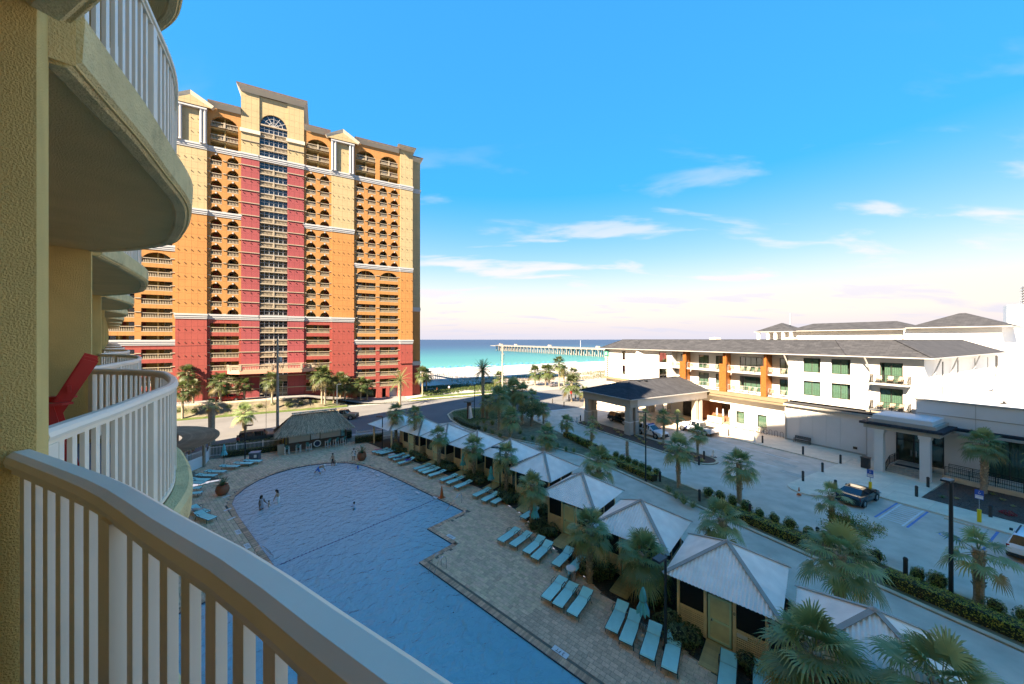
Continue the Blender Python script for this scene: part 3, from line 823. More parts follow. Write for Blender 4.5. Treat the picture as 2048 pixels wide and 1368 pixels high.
for i in range(1, len(walls)-1):
    a, b = walls[i]+.4, walls[i+1]
    n = 41 if i < 3 else 25
    units.append([(-.19+v, a+(b-a)*t) for t, v in smooth_curve(SH, n)])
units[0] = units[0][::-1]
for w in walls:
    MB().box(-2.7, -.19, w, w+.4, 0, 28).obj('partition_wall', B_wall, own)
MB().box(-2.9, -2.6, -45, 66.5, 0, 50).obj('facade_wall', B_wall, own)
for p0, p1, z in ((50, 66.5, 69.5), (20, 50, 59.5), (6, 20, 54.5), (-45, 6, 61.5)):
    MB().box(-20, -2.61, p0, p1, 0.0, z).obj('building_core', B_wall, own)
def offs(path, d):
    out = []
    for i, (q, p) in enumerate(path):
        a = path[max(i-1,0)]; b = path[min(i+1,len(path)-1)]
        t = Vector((b[0]-a[0], b[1]-a[1])).normalized()
        out.append((q + t.y*d, p - t.x*d))
    return out
pick_me = MB().box(-.010, .010, -.021, .021, .06, 1.0).mesh('picket', B_rail)
for f in range(-4, 4):
    z = FZ + f*ST
    for ui, path in enumerate(units):
        edge = offs(path, .085)
        poly = [(-2.62, path[0][1])] + edge + [(-2.62, path[-1][1])]
        mb = MB(); mb.prism(poly, z-.22, z-.004, 0, 1)
        sl = mb.obj('balcony_slab', [B_soffit, B_floor], own)
        # raised, rounded curb along the slab edge
        mb = MB(); mb.sweep([(q, p, z) for q, p in edge], [(-.15,-.19),(-.10,-.235),(-.03,-.235),(.02,-.19),(.03,.02),(0,.06),(-.10,.06),(-.13,.03)])
        mb.obj('curb', B_edge, sl, smooth=False)
        if f > 2: continue
        rl = offs(path, -.035)
        near = (ui == 0 and f == 0) or (ui == 1 and f in (0, 1)) or (ui == 2 and f == 0)
        mb = MB()
        pr = [(-.036,1.012),(.036,1.012),(.040,1.030),(.034,1.052),(.018,1.066),(-.018,1.066),(-.034,1.052),(-.040,1.030)]
        mb.sweep([(q, p, z) for q, p in rl], pr)
        mb.sweep([(q, p, z) for q, p in rl], [(-.022,.985),(.022,.985),(.022,1.010),(-.022,1.010)])
        mb.sweep([(q, p, z) for q, p in rl], [(-.018,.075),(.018,.075),(.018,.11),(-.018,.11)])
        rail = mb.obj('railing', B_rail, own, smooth=False)
        # pickets, one every 11 cm, a broader post every tenth
        d = 0.05; acc = 0.0; cnt = 0; mbp = MB()
        for i in range(len(rl)-1):
            a, b = Vector(rl[i]), Vector(rl[i+1]); L_ = (b-a).length
            while acc + L_ > d:
                c = a.lerp(b, (d-acc)/L_); ang = math.atan2(b.y-a.y, b.x-a.x) - math.pi/2
                step = .112 if ui < 3 else .16
                if cnt % 12 == 0:
                    post = MB().box(-.030, .030, -.038, .038, .055, .99)
                    ob = post.obj('post', B_rail, rail, (c.x, c.y, z), ang)
                elif near:
                    link('picket', pick_me, rail, (c.x, c.y, z), ang)
                else:
                    t = Vector((math.cos(ang), math.sin(ang))); nn = Vector((-t.y, t.x))
                    A = c - nn*.021; Bq = c + nn*.021
                    mbp.bar((c.x, c.y, z+.06), (c.x, c.y, z+1.0), .02 if False else .042, .02, up=(t.x, t.y, 0))
                d += step; cnt += 1
            acc += L_
        if mbp.v:
            o = mbp.obj('pickets', B_rail, rail); o['kind'] = 'stuff'
# counter-height garden chair and bar table on the next balcony
M_red = mat('red_poly_lumber', (0.80, 0.045, 0.03), 0.42, var=0.05, scale=6)
ch = thing('garden_chair', 'red counter-height slatted garden chair on the neighbouring balcony', 'chair', QP(-.58, 6.0, FZ), AQ)
for y in (-.24, -.12, 0, .12, .24): MB().bar((.12,y,.56),(.44,y,1.32 - abs(y)*.25),.105,.022, up=(0,1,0)).obj('back_slat', M_red, ch)
for x in (-.28,-.17,-.06,.05): MB().box(x-.05,x+.05,-.29,.29,.60-.06*(x+.28),.622-.06*(x+.28)).obj('seat_slat', M_red, ch)
for s in (-1, 1):
    MB().add([(-.42,s*.31-.065,.86),(.26,s*.31-.05,.83),(.33,s*.31,.83),(.26,s*.31+.065,.83),(-.42,s*.31+.075,.86),(-.46,s*.31,.86),
              (-.42,s*.31-.065,.885),(.26,s*.31-.05,.855),(.33,s*.31,.855),(.26,s*.31+.065,.855),(-.42,s*.31+.075,.885),(-.46,s*.31,.885)],
             [(5,4,3,2,1,0),(6,7,8,9,10,11),(0,1,7,6),(1,2,8,7),(2,3,9,8),(3,4,10,9),(4,5,11,10),(5,0,6,11)]).obj('armrest', M_red, ch)
    MB().bar((-.33,s*.27,0),(-.33,s*.27,.86),.03,.11, up=(1,0,0)).obj('leg', M_red, ch)
    MB().bar((.30,s*.27,0),(.14,s*.27,.84),.03,.12, up=(1,0,0)).obj('leg', M_red, ch)
    MB().bar((-.36,s*.255,.545),(.20,s*.255,.50),.03,.10).obj('seat_rail', M_red, ch)
    MB().bar((-.34,s*.255,.22),(.25,s*.255,.22),.03,.07).obj('stretcher', M_red, ch)
MB().bar((.30,-.3,.98),(.30,.3,.98),.025,.07).obj('back_rail', M_red, ch)
tb = thing('bar_table', 'edge of a white round bar table beside the red chair', 'table', QP(-.85, 5.0, FZ), AQ)
MB().lathe([(.40,1.03),(.42,1.05),(.42,1.075),(.40,1.085)], 24).obj('table_top', M_whitepaint, tb); MB().lathe([(.05,.03),(.04,.5),(.05,1.03)], 10).obj('stem', M_whitepaint, tb); MB().lathe([(.26,0),(.25,.03)], 16).obj('base', M_whitepaint, tb)
# ---------------------------------------------------------------- the white three-storey hotel on the right
def clear_glass(name, tint=(0.75, 0.82, 0.80), ior=1.5, rough=0.02):
    m = bpy.data.materials.new(name); m.use_nodes = True; N, L = m.node_tree.nodes, m.node_tree.links
    N.remove(N['Principled BSDF']); o = N['Material Output']
    t = N.new('ShaderNodeBsdfTransparent'); t.inputs[0].default_value = tuple(tint)+(1,)
    g = N.new('ShaderNodeBsdfGlossy'); g.inputs['Roughness'].default_value = rough
    f = N.new('ShaderNodeFresnel'); f.inputs['IOR'].default_value = ior
    x = N.new('ShaderNodeMixShader'); L.new(f.outputs[0], x.inputs[0]); L.new(t.outputs[0], x.inputs[1]); L.new(g.outputs[0], x.inputs[2]); L.new(x.outputs[0], o.inputs['Surface'])
    MATS[name] = m; return m
H_wall = mat('white_stucco', (0.62, 0.60, 0.57), 0.85, var=0.03, scale=0.6, bump=0.15, bscale=60, spec=0.2)
H_beige = mat('beige_stucco', (0.36, 0.33, 0.28), 0.88, var=0.05, scale=0.8)
H_tan = mat('tan_fascia', (0.17, 0.135, 0.085), 0.8, var=0.08, scale=1.0)
H_dark = mat('bronze_frame', (0.030, 0.026, 0.022), 0.45)
H_rust = mat('rust_wood_panel', (0.25, 0.078, 0.016), 0.6, var=0.18, scale=4, dirt=((0.16,0.05,0.01), 3.0, 0.45, 0.7, 0.7))
H_glass = clear_glass('window_glass', (0.62, 0.74, 0.70), 1.7)
H_curt = mat('green_curtain', (0.13, 0.20, 0.155), 0.9, var=0.2, scale=8)
H_gutter = mat('gutter_white', (0.36, 0.35, 0.33), 0.5)
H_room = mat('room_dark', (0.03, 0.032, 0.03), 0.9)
H_brick = mat('brown_brick_wall', (0.22, 0.085, 0.045), 0.85, var=0.2, scale=4)
def shingle(name, col):
    m = mat(name, col, 0.9, var=0.14, scale=1.2, spec=0.2)
    N, L = m.node_tree.nodes, m.node_tree.links; b = N['Principled BSDF']; tc = N.new('ShaderNodeTexCoord')
    br = N.new('ShaderNodeTexBrick'); br.inputs['Scale'].default_value = 1; br.inputs['Brick Width'].default_value = .9; br.inputs['Row Height'].default_value = .28
    br.inputs['Color1'].default_value = (.62,.62,.62,1); br.inputs['Color2'].default_value = (1.25,1.22,1.18,1); br.inputs['Mortar'].default_value = (.45,.45,.45,1); br.inputs['Mortar Size'].default_value = .03
    mp = N.new('ShaderNodeMapping'); mp.inputs['Rotation'].default_value = (0,0,R(90)); L.new(tc.outputs['Object'], mp.inputs[0]); L.new(mp.outputs[0], br.inputs['Vector'])
    mx = N.new('ShaderNodeMix'); mx.data_type = 'RGBA'; mx.blend_type = 'MULTIPLY'; mx.inputs['Factor'].default_value = 0.8
    L.new(b.inputs['Base Color'].links[0].from_socket, mx.inputs['A']); L.new(br.outputs['Color'], mx.inputs['B']); L.new(mx.outputs['Result'], b.inputs['Base Color'])
    return m
H_roof = shingle('grey_shingle', (0.040, 0.042, 0.048))

def facade(u0, u1, z0, z1, ops, xf, d=0.14):
    """flat wall with rectangular openings (u0,u1,z0,z1) and their reveals; xf(u, depth, z) -> point"""
    mb = MB(); us = sorted({u0, u1} | {o[0] for o in ops} | {o[1] for o in ops}); zs = sorted({z0, z1} | {o[2] for o in ops} | {o[3] for o in ops})
    us = [u for u in us if u0 <= u <= u1]; zs = [z for z in zs if z0 <= z <= z1]
    for i in range(len(us)-1):
        for j in range(len(zs)-1):
            cu, cz = (us[i]+us[i+1])/2, (zs[j]+zs[j+1])/2
            if any(o[0] < cu < o[1] and o[2] < cz < o[3] for o in ops): continue
            mb.add([xf(us[i],0,zs[j]), xf(us[i+1],0,zs[j]), xf(us[i+1],0,zs[j+1]), xf(us[i],0,zs[j+1])], [(0,1,2,3)])
    for a, b, c, e in ops:
        for (p, q) in (((a,c),(b,c)), ((b,c),(b,e)), ((b,e),(a,e)), ((a,e),(a,c))):
            mb.add([xf(p[0],0,p[1]), xf(q[0],0,q[1]), xf(q[0],d,q[1]), xf(p[0],d,p[1])], [(3,2,1,0)])
    return mb
def window(root, a, b, c, e, xf, n=2, d=0.10, curtain=True, name='window'):
    """framed window in an opening: frame (thing part), glass pane and curtains (sub-parts)"""
    fr = MB(); t = 0.07
    def bx(u0, u1, z0, z1, d0, d1):
        p = [xf(u, dd, z) for z in (z0, z1) for u, dd in ((u0,d0),(u1,d0),(u1,d1),(u0,d1))]
        fr.add(p, [(0,3,2,1),(4,5,6,7),(0,1,5,4),(1,2,6,5),(2,3,7,6),(3,0,4,7)])
    bx(a+.002, b-.002, c+.002, c+t, d-.06, d+.04); bx(a+.002, b-.002, e-t, e-.002, d-.06, d+.04)
    for i in range(n+1):
        u = a + .002 + (b-a-.004)*i/n; h = t if i in (0, n) else t*.6
        u_a, u_b = (u, u+h) if i == 0 else (u-h, u) if i == n else (u-h/2, u+h/2)
        bx(u_a, u_b, c+t, e-t, d-.055, d+.035)
    f = fr.obj(name, H_dark, root)
    for i in range(n):
        ua, ub = a+(b-a)*i/n+.05, a+(b-a)*(i+1)/n-.05
        MB().add([xf(ua,d,c+t), xf(ub,d,c+t), xf(ub,d,e-t), xf(ua,d,e-t)], [(0,1,2,3)]).obj('pane', H_glass, f)
    if curtain:
        cu = MB(); k = max(6, int((b-a)/.09))
        for i in range(k+1):
            u = a+(b-a)*i/k; dd = d+.16+(.045 if i % 2 else 0)
            cu.v.append(xf(u, dd, c)); cu.v.append(xf(u, dd, e))
        gap = random.choice((-1, int(k*.5), int(k*.12), int(k*.9)))
        for i in range(k):
            if abs(i-gap) <= (k*.06 if k > 20 else 0) and gap > 0: continue
            cu.f.append((2*i, 2*i+2, 2*i+3, 2*i+1)); cu.m.append(0)
        cu.obj('curtain', H_curt, f)
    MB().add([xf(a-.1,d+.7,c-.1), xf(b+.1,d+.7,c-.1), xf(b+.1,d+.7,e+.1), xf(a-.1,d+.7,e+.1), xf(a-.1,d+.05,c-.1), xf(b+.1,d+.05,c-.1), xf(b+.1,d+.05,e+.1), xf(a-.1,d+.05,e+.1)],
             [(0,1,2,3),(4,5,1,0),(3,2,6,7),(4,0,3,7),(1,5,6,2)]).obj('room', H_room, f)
    return f
hotel = thing('hotel', 'white three-storey hotel with grey shingle roof and rust wood panels, right side', 'hotel', EH(62, 0, 0), AE)
fx = lambda x0: (lambda u, d, z: (x0+d, u, z))          # facade facing the drive
fy = lambda y0: (lambda u, d, z: (u, y0+d, z))          # end wall facing the car park
def ribbon(name, m, x0, x1, y0, y1, z0, z1): return MB().box(x0, x1, y0, y1, z0, z1).obj(name, m, hotel)
# upper storeys, drive side
up = []
for a, b in ((59.0, 59.9), (47.8, 49.7), (22.7, 24.7), (19.5, 21.5)):
    for c, e in ((10.25, 12.3), (6.9, 9.0)): up.append((a, b, c, e))
segs = [(56.1, 65.6, 0.0), (46.7, 53.6, 0.0), (13.0, 26.5, 0.0)]
bay_ops = [(14.7, 16.7, 9.62, 12.1), (14.7, 16.7, 6.35, 8.9)]
for y0, y1, x in segs:
    ops = [o for o in up if y0 < o[0] < y1] + ([o for o in bay_ops] if y0 == 13.0 else [])
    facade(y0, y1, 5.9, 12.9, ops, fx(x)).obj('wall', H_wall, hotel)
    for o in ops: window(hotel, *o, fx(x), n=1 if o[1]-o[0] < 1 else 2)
    for z in (9.42, 6.12): ribbon('string_course', H_beige, x-.035, x+.01, y0+.005, y1-.005, z, z+.07)
mb = MB()                                   # splayed bay between the two left wall runs
mb.add([(0,56.1,5.9),(-.75,54.9,5.9),(0,53.6,5.9),(0,56.1,12.9),(-.75,54.9,12.9),(0,53.6,12.9)], [(0,1,4,3),(1,2,5,4)]); mb.obj('wall', H_wall, hotel)
# recessed balcony run
rec = [(44.1,45.7,1),(39.9,41.9,2),(36.9,38.6,2),(30.9,34.4,4),(26.9,28.4,2)]
ops = []
for a, b, n in rec: ops += [(a, b, 6.3, 8.75), (a, b, 9.6, 12.05)]
facade(26.5, 46.7, 5.9, 12.9, ops, fx(1.5)).obj('wall', H_wall, hotel)
for (a, b, n) in rec:
    for c, e in ((6.3, 8.75), (9.6, 12.05)): window(hotel, a, b, c, e, fx(1.5), n=max(2, n))
for y in (26.5, 46.7): ribbon('wall', H_wall, .002, 1.5, y-.1, y+.1, 5.9, 12.9)
for z in (5.98, 9.32):
    for y0, y1 in ((26.6, 29.3), (30.2, 35.55), (36.85, 43.25), (44.6, 46.6)):
        ribbon('balcony_slab', mat('slab_white', (0.40,0.40,0.39), 0.7, var=0.06, scale=2), -.15, 1.495, y0+.02, y1-.02, z, z+.22)
        mb = MB()
        mb.bar((-.08, y0+.05, z+1.25), (-.08, y1-.05, z+1.25), .04, .04); mb.bar((-.08, y0+.05, z+.32), (-.08, y1-.05, z+.32), .03, .03)
        k = int((y1-y0)/.9)+1
        for i in range(k+1): yy = y0+.06+(y1-y0-.12)*i/k; mb.bar((-.08,yy,z+.22),(-.08,yy,z+1.25),.035,.035)
        rl = mb.obj('balcony_rail', mat('rail_grey', (0.32,0.31,0.30), 0.5), hotel)
        MB().box(-.07, -.062, y0+.08, y1-.08, z+.36, z+1.2).obj('glass_panel', clear_glass('rail_glass', (0.93,0.96,0.95), 1.35) if 'rail_glass' not in MATS else MATS['rail_glass'], rl)
for y0, y1 in ((43.3, 44.55), (35.6, 36.8), (29.35, 30.15)):
    n = 14
    fr = ribbon('wood_panel', H_rust, -.5, -.32, y0, y1, 5.75, 10.75)
    for i in range(n): MB().box(-.525, -.501, y0+.01, y1-.01, 5.78+i*(4.95/n), 5.78+(i+1)*(4.95/n)-.03).obj('plank', H_rust, fr)
    ribbon('wood_fin', H_rust, -.45, -.05, y0+.02, y0+.16, 10.75, 12.85)
    ribbon('partition', H_rust, -.3, 1.48, (y0+y1)/2-.3, (y0+y1)/2+.05, 6.2, 12.85)
# two projecting balconies at the right end
for z in (9.36, 6.06):
    ribbon('balcony_slab', MATS['slab_white'], -1.15, -.002, 14.0, 17.35, z, z+.2)
    mb = MB()
    path = [(-.02,14.05),(-1.1,14.05),(-1.1,17.3),(-.02,17.3)]
    for i in range(3):
        a, b = Vector(path[i]), Vector(path[i+1]); k = int((b-a).length/.13)
        mb.bar((a.x,a.y,z+1.22),(b.x,b.y,z+1.22),.05,.05); mb.bar((a.x,a.y,z+.30),(b.x,b.y,z+.30),.04,.04)
        for j in range(k+1): c = a.lerp(b, j/k); mb.bar((c.x,c.y,z+.2),(c.x,c.y,z+1.22),.05 if j in (0,k) else .018,.05 if j in (0,k) else .018)
    mb.obj('balcony_rail', H_dark, hotel)
# ground storey
ribbon('fascia', H_tan, -.6, 1.4, 26.55, 46.5, 4.95, 5.9)
ribbon('fascia_groove', mat('dark_groove', (0.06,0.045,0.03), 0.9), -.63, -.55, 26.6, 46.4, 5.28, 5.36)
ribbon('ledge', H_beige, -1.5, -.002, 13.2, 26.6, 5.22, 5.5); ribbon('ledge_shingles', H_roof, -1.42, -.003, 13.25, 26.5, 5.5, 5.68)
gops = [(33.1,34.45,.75,2.8),(29.75,31.1,.75,2.8)]
facade(26.5, 35.4, 0, 4.95, gops, fx(.5)).obj('wall', H_wall, hotel)
for o in gops: window(hotel, *o, fx(.5), n=1)
facade(40.9, 46.7, 0, 4.95, [(41.8,44.6,.1,3.2)], fx(.5)).obj('wall', H_wall, hotel)
ribbon('lintel', H_wall, .5, .8, 35.4, 40.9, 3.75, 4.95)
ribbon('alcove_wall', H_brick, 3.4, 3.5, 35.2, 41.0, 0, 4); ribbon('alcove_wall', H_brick, .8, 3.4, 40.9, 41.0, 0, 4); ribbon('alcove_wall', H_brick, .8, 3.4, 35.3, 35.4, 0, 4); ribbon('alcove_ceiling', H_beige, .8, 3.4, 35.4, 40.9, 3.9, 4.0)
window(hotel, 37.0, 38.6, .9, 3.2, fx(3.3), n=2)
facade(46.7, 65.6, 0, 5.9, [(47.2,49.2,.1,3.1),(51,52.6,.1,3.1),(54,55.4,.4,3.0)], fx(.5)).obj('wall', H_wall, hotel)
for a, b in ((47.2,49.2),(51,52.6)): window(hotel, a, b, .1, 3.1, fx(.5), n=2, curtain=False)
ribbon('poster', mat('dark_poster', (0.03,0.026,0.024), 0.5, var=0.5, scale=1.3), .44, .49, 42.0, 44.4, .5, 3.0)
ribbon('ledge', H_tan, -.4, .5, 46.7, 66, 5.45, 5.88)
# blank ground-floor panels under the right-hand rooms, each panel a slab of its own
root_w = facade(17.5, 26.4, 0, 5.2, [], fx(-1.0)).obj('wall', H_wall, hotel)
for a, b in ((17.7,20.1),(20.2,21.6),(21.7,23.1),(23.2,24.6),(24.7,26.35)): MB().box(-1.03, -1.002, a, b, .35, 5.15).obj('wall_panel', H_wall, root_w)
ribbon('wall_base', H_beige, -1.06, -1.004, 17.5, 26.4, 0, .33); ribbon('wall', H_wall, -.998, .5, 26.39, 26.41, 0, 5.2)
for y in (26.45, 17.55): ribbon('downpipe', H_gutter, -1.2, -1.07, y-.07, y+.07, .1, 5.2); ribbon('downpipe', H_gutter, -.16, -.04, y-.06, y+.06, 5.7, 10.9); MB().bar((-.1,y,10.9),(-1.0,y+.3,12.75),.12,.12).obj('downpipe', H_gutter, hotel)
ribbon('wall_vent', H_dark, -1.12, -1.03, 18.5, 18.9, .75, 1.05)
# end wall
ew = []
for px in (1885.7, 1916, 1950, 1975.6, 1996.5):
    k = (px-1024)/700; Y = 13/(math.cos(AE)-math.sin(AE)*k); e = Y*(math.cos(AE)*k+math.sin(AE))-62
    ew += [(e-.3, e+.3, 10.2, 12.2), (e-.3, e+.3, 8.0, 9.0)]
facade(0, 38, 5.9, 12.9, ew, fy(13.0)).obj('wall', H_wall, hotel)
for o in ew: window(hotel, *o, fy(13.0), n=1)
for z in (9.42,): ribbon('string_course', H_beige, .0, 38, 12.965, 13.01, z, z+.07)
for x in (3.0, 10.5, 22.5): ribbon('downpipe', H_gutter, x, x+.14, 12.86, 12.99, 7.5, 10.6); MB().bar((x+.07,12.9,10.6),(x+.9,12.4,12.8),.1,.1).obj('downpipe', H_gutter, hotel)
# roofs: front wing and the wing running back from its right end
mb = MB(); zE, zR = 12.87, 14.97
P = {'a':(-1,66.6,zE),'b':(-1,12.1,zE),'c':(3,16.1,zR),'d':(3,62.6,zR),'e':(7,66.6,zE),'f':(7,20.1,zE),'g':(40,12.1,zE),'h':(36,16.1,zR),'i':(40,20.1,zE)}
ks = list(P); mb.v = [P[k] for k in ks]; ix = {k: i for i, k in enumerate(ks)}
for f in ('abcd', 'bghc', 'dcfe', 'ade', 'chif', 'hgi'): mb.f.append(tuple(ix[c] for c in f)[::-1]); mb.m.append(0)
mb.obj('roof', H_roof, hotel)
mb = MB()
for a, b in (((-1,66.6),(-1,12.1)),((-1,12.1),(40,12.1)),((-1,66.6),(7,66.6))): mb.bar((a[0],a[1],zE-.07),(b[0],b[1],zE-.07),.14,.13)
mb.obj('gutter', H_gutter, hotel)
MB().box(-.9, 6.9, 12.2, 66.5, zE-.03, zE-.012).box(6.9, 39.9, 12.2, 20, zE-.03, zE-.011).obj('soffit', H_beige, hotel)
for a, b in (((-1,12.1,zE+.04),(3,16.1,zR+.04)),((-1,66.6,zE+.04),(3,62.6,zR+.04)),((3,16.1,zR+.04),(3,62.6,zR+.04)),((3,16.1,zR+.04),(36,16.1,zR+.04)),((-1,19.5,zE+.05),(3,22,zR+.04)),((-1,55.5,zE+.05),(3,57,zR+.04))):
    MB().bar(a, b, .28, .05).obj('ridge_cap', H_roof, hotel)
MB().box(.4, 7, 13.1, 65.5, .2, 12.8).box(7, 38, 13.2, 19.8, 0, 12.7).obj('building_core', H_room, hotel) if False else None
ribbon('rear_wall', H_wall, 6.6, 6.9, 20, 65.6, 0, 12.8); ribbon('end_wall', H_wall, .5, 6.7, 65.4, 65.6, 0, 12.85)
ribbon('roof_sign_box', mat('green_sign', (0.02,0.16,0.12), 0.5), -.35, -.05, 64.2, 65.5, 11.0, 12.3)
sg = ribbon('sign_post', mat('brown_sign', (0.10,0.055,0.035), 0.6), -.30, -.06, 64.35, 65.35, 5.6, 10.9)
for i in range(10): MB().box(-.33, -.301, 64.5, 65.2, 10.5-i*.5, 10.8-i*.5).obj('letter', M_whitepaint, sg)
MB().add([(-.37,64.45,11.3),(-.37,65.3,11.3),(-.37,64.8,12.05)], [(0,1,2)]).obj('emblem', mat('pale_green', (0.35,0.7,0.6), 0.6), hotel)
# low wing on the right with the side entrance
facade(-26, 13.2, 4.9, 8.1, [], fx(-2.0)).obj('wall', H_wall, hotel)
wo = [(5.6, 8.4, .9, 4.75), (-9, -6, .9, 4.75), (11.2, 14.9, .7, 4.4)]
facade(-26, 17.4, 0, 4.9, wo, fx(-1.6), d=.2).obj('wall', H_wall, hotel)
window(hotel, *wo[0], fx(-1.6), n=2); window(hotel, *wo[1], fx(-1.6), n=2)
ribbon('parapet_cap', H_beige, -2.12, -1.7, -26, 13.3, 8.1, 8.25); ribbon('string_course', H_beige, -2.04, -1.99, -26, 13.1, 6.62, 6.7)
ribbon('flat_roof', mat('white_membrane', (0.55,0.55,0.54), 0.8, var=0.06, scale=0.8), -1.99, 60, -26, 12.98, 7.3, 7.45)
ribbon('ledge', H_beige, -2.9, -1.62, -26, 10.4, 4.98, 5.25); ribbon('ledge_shingles', H_roof, -2.8, -1.995, -26, 10.4, 5.25, 5.5)
for y in (-2.0, 3.5, 9.0): ribbon('wall_joint', H_beige, -2.02, -1.995, y, y+.03, 5.5, 8.1)
# entrance porch
ribbon('porch_beam', H_beige, -6.9, -1.7, 10.5, 16.2, 4.9, 5.35); ribbon('porch_shingles', H_roof, -7.2, -1.65, 10.2, 16.5, 5.35, 5.6); ribbon('porch_parapet', H_beige, -6.6, -2.01, 10.8, 15.9, 5.6, 5.95)
ribbon('porch_parapet', H_wall, -6.3, -2.02, 11.1, 15.6, 5.95, 6.4); ribbon('porch_roof', MATS['white_membrane'], -6.1, -2.03, 11.3, 15.4, 6.4, 6.43)
for y in (11.55, 15.0):
    MB().box(-6.75, -6.0, y-.36, y+.36, .12, 4.75).box(-6.82, -5.93, y-.43, y+.43, 4.5, 4.7).box(-6.86, -5.9, y-.46, y+.46, 4.7, 4.9).obj('column', H_wall, hotel)
for i in range(4): ribbon('step', mat('step_concrete', (0.34,0.31,0.26), 0.9, var=0.12, scale=2), -5.9+i*.34, -1.62, 11.95, 14.62, .1+i*.14, .1+(i+1)*.14)
ribbon('door_mat', mat('black_mat', (0.02,0.022,0.025), 0.95), -4.3, -3.5, 12.2, 14.4, .662, .675)
df = MB()
for y in (11.22, 12.1, 13.45, 14.82): df.box(-1.6, -1.45, y-.06, y+.06, .66, 4.38)
df.box(-1.6, -1.46, 11.22, 14.82, 4.26, 4.38); df.box(-1.6, -1.46, 11.22, 14.82, 3.1, 3.2); df.box(-1.6, -1.46, 11.22, 14.82, .66, .78)
dfo = df.obj('entrance_door', H_dark, hotel)
for a, b in ((11.28,12.04),(12.16,13.39),(13.51,14.76)): MB().box(-1.53, -1.51, a, b, .78, 4.26).obj('pane', H_glass, dfo)
for y in (13.25, 13.65): MB().bar((-1.66,y,1.4),(-1.66,y,2.1),.04,.04).obj('door_handle', M_steel, dfo)
ribbon('lobby', mat('lobby_dim', (0.16,0.15,0.13), 0.9), -.6, -.5, 11, 15, .6, 4.5)
def railing(name, pts, h=0.95, step=0.13, m=None, z=0.0, parent=None, label=None):
    mb = MB(); m = m or H_dark
    for i in range(len(pts)-1):
        a, b = Vector(pts[i]), Vector(pts[i+1]); k = max(1, int((b-a).length/step))
        up_ = Vector((0,0,1))
        mb.bar(a+up_*h, b+up_*h, .05, .05, 0); mb.bar(a+up_*(h-.14), b+up_*(h-.14), .03, .03, 0); mb.bar(a+up_*.12, b+up_*.12, .035, .035, 0)
        for j in range(k+1):
            c = a.lerp(b, j/k); big = j % 12 == 0 or j == k
            mb.bar(c, c+up_*(h if big else h-.14), .05 if big else .018, .05 if big else .018, 0)
    return mb.obj(name, m, parent)
railing('ramp_rail', [(-4.0,10.7,.62),(-3.9,4,.45),(-3.9,-3,.25),(-3.9,-14,.12)], parent=hotel)
railing('ramp_rail', [(-2.5,10.7,.62),(-2.4,-3,.25)], parent=hotel)
railing('step_rail', [(-5.8,14.66,.12),(-4.6,14.66,.68),(-1.7,14.66,.68)], parent=hotel); railing('step_rail', [(-5.8,11.92,.12),(-4.6,11.92,.68)], parent=hotel)
mb = MB(); mb.add([(-4.1,10.8,.1),(-4.1,-14,.1),(-1.62,-14,.1),(-1.62,10.8,.1),(-4.1,10.8,.62),(-4.1,-14,.12),(-1.62,-14,.12),(-1.62,10.8,.62)], [(4,5,6,7),(0,1,5,4),(1,2,6,5),(3,0,4,7)]); mb.obj('ramp', M_conc, hotel)
# drive-through canopy
can = 'canopy'
mb = MB(); z0, z1 = 5.75, 7.75; a = (-20.5,38.4,z0); b = (-20.5,50.6,z0); c = (-.4,50.6,z0); d = (-.4,38.4,z0); r1 = (-14.4,44.5,z1); r2 = (-.4,44.5,z1)
mb.v = [a,b,c,d,r1,r2]; mb.f = [(0,4,1),(0,3,5,4),(1,4,5,2),(0,1,2,3)]; mb.m = [0,0,0,1]
mb.obj('canopy_roof', [H_roof, H_beige], hotel)
mb = MB()
for p, q in ((a,b),(a,d),(b,c)): mb.bar((p[0],p[1],z0-.06),(q[0],q[1],z0-.06),.16,.14)
mb.obj('gutter', H_gutter, hotel)
for p, q in ((a,r1),(b,r1),(r1,r2)): MB().bar((p[0],p[1],p[2]+.05),(q[0],q[1],q[2]+.05),.3,.06).obj('ridge_cap', H_roof, hotel)
H_col = mat('grey_beige_stucco', (0.42, 0.39, 0.34), 0.88, var=0.05, scale=1)
ribbon('canopy_beam', H_beige, -20.0, -18.4, 38.9, 50.1, 4.35, 5.62); ribbon('canopy_beam', H_wall, -18.4, -.6, 38.9, 39.6, 4.35, 5.62); ribbon('canopy_beam', H_wall, -18.4, -.6, 49.4, 50.1, 4.35, 5.62)
for y in (39.6, 49.2):
    for x in (-19.6, -18.3): ribbon('canopy_column', H_col, x-.42, x+.42, y-.55, y+.55, .05, 2.05); ribbon('canopy_column', H_beige, x-.36, x+.36, y-.48, y+.48, 2.05, 4.35); ribbon('column_band', H_wall, x-.45, x+.45, y-.58, y+.58, 2.0, 2.14)
for y in (39.4, 49.6):
    for x in (-3.4, -2.2): ribbon('canopy_column', H_beige, x-.36, x+.36, y-.4, y+.4, .12, 4.35)
for x, y in ((-12.5,44),(-11.5,44.3),(-11,43.7)): MB().lathe([(.3,0),(.36,.18),(.1,.3)], 10, (x,y,7.55)).obj('roof_vent', M_blackmetal, hotel)
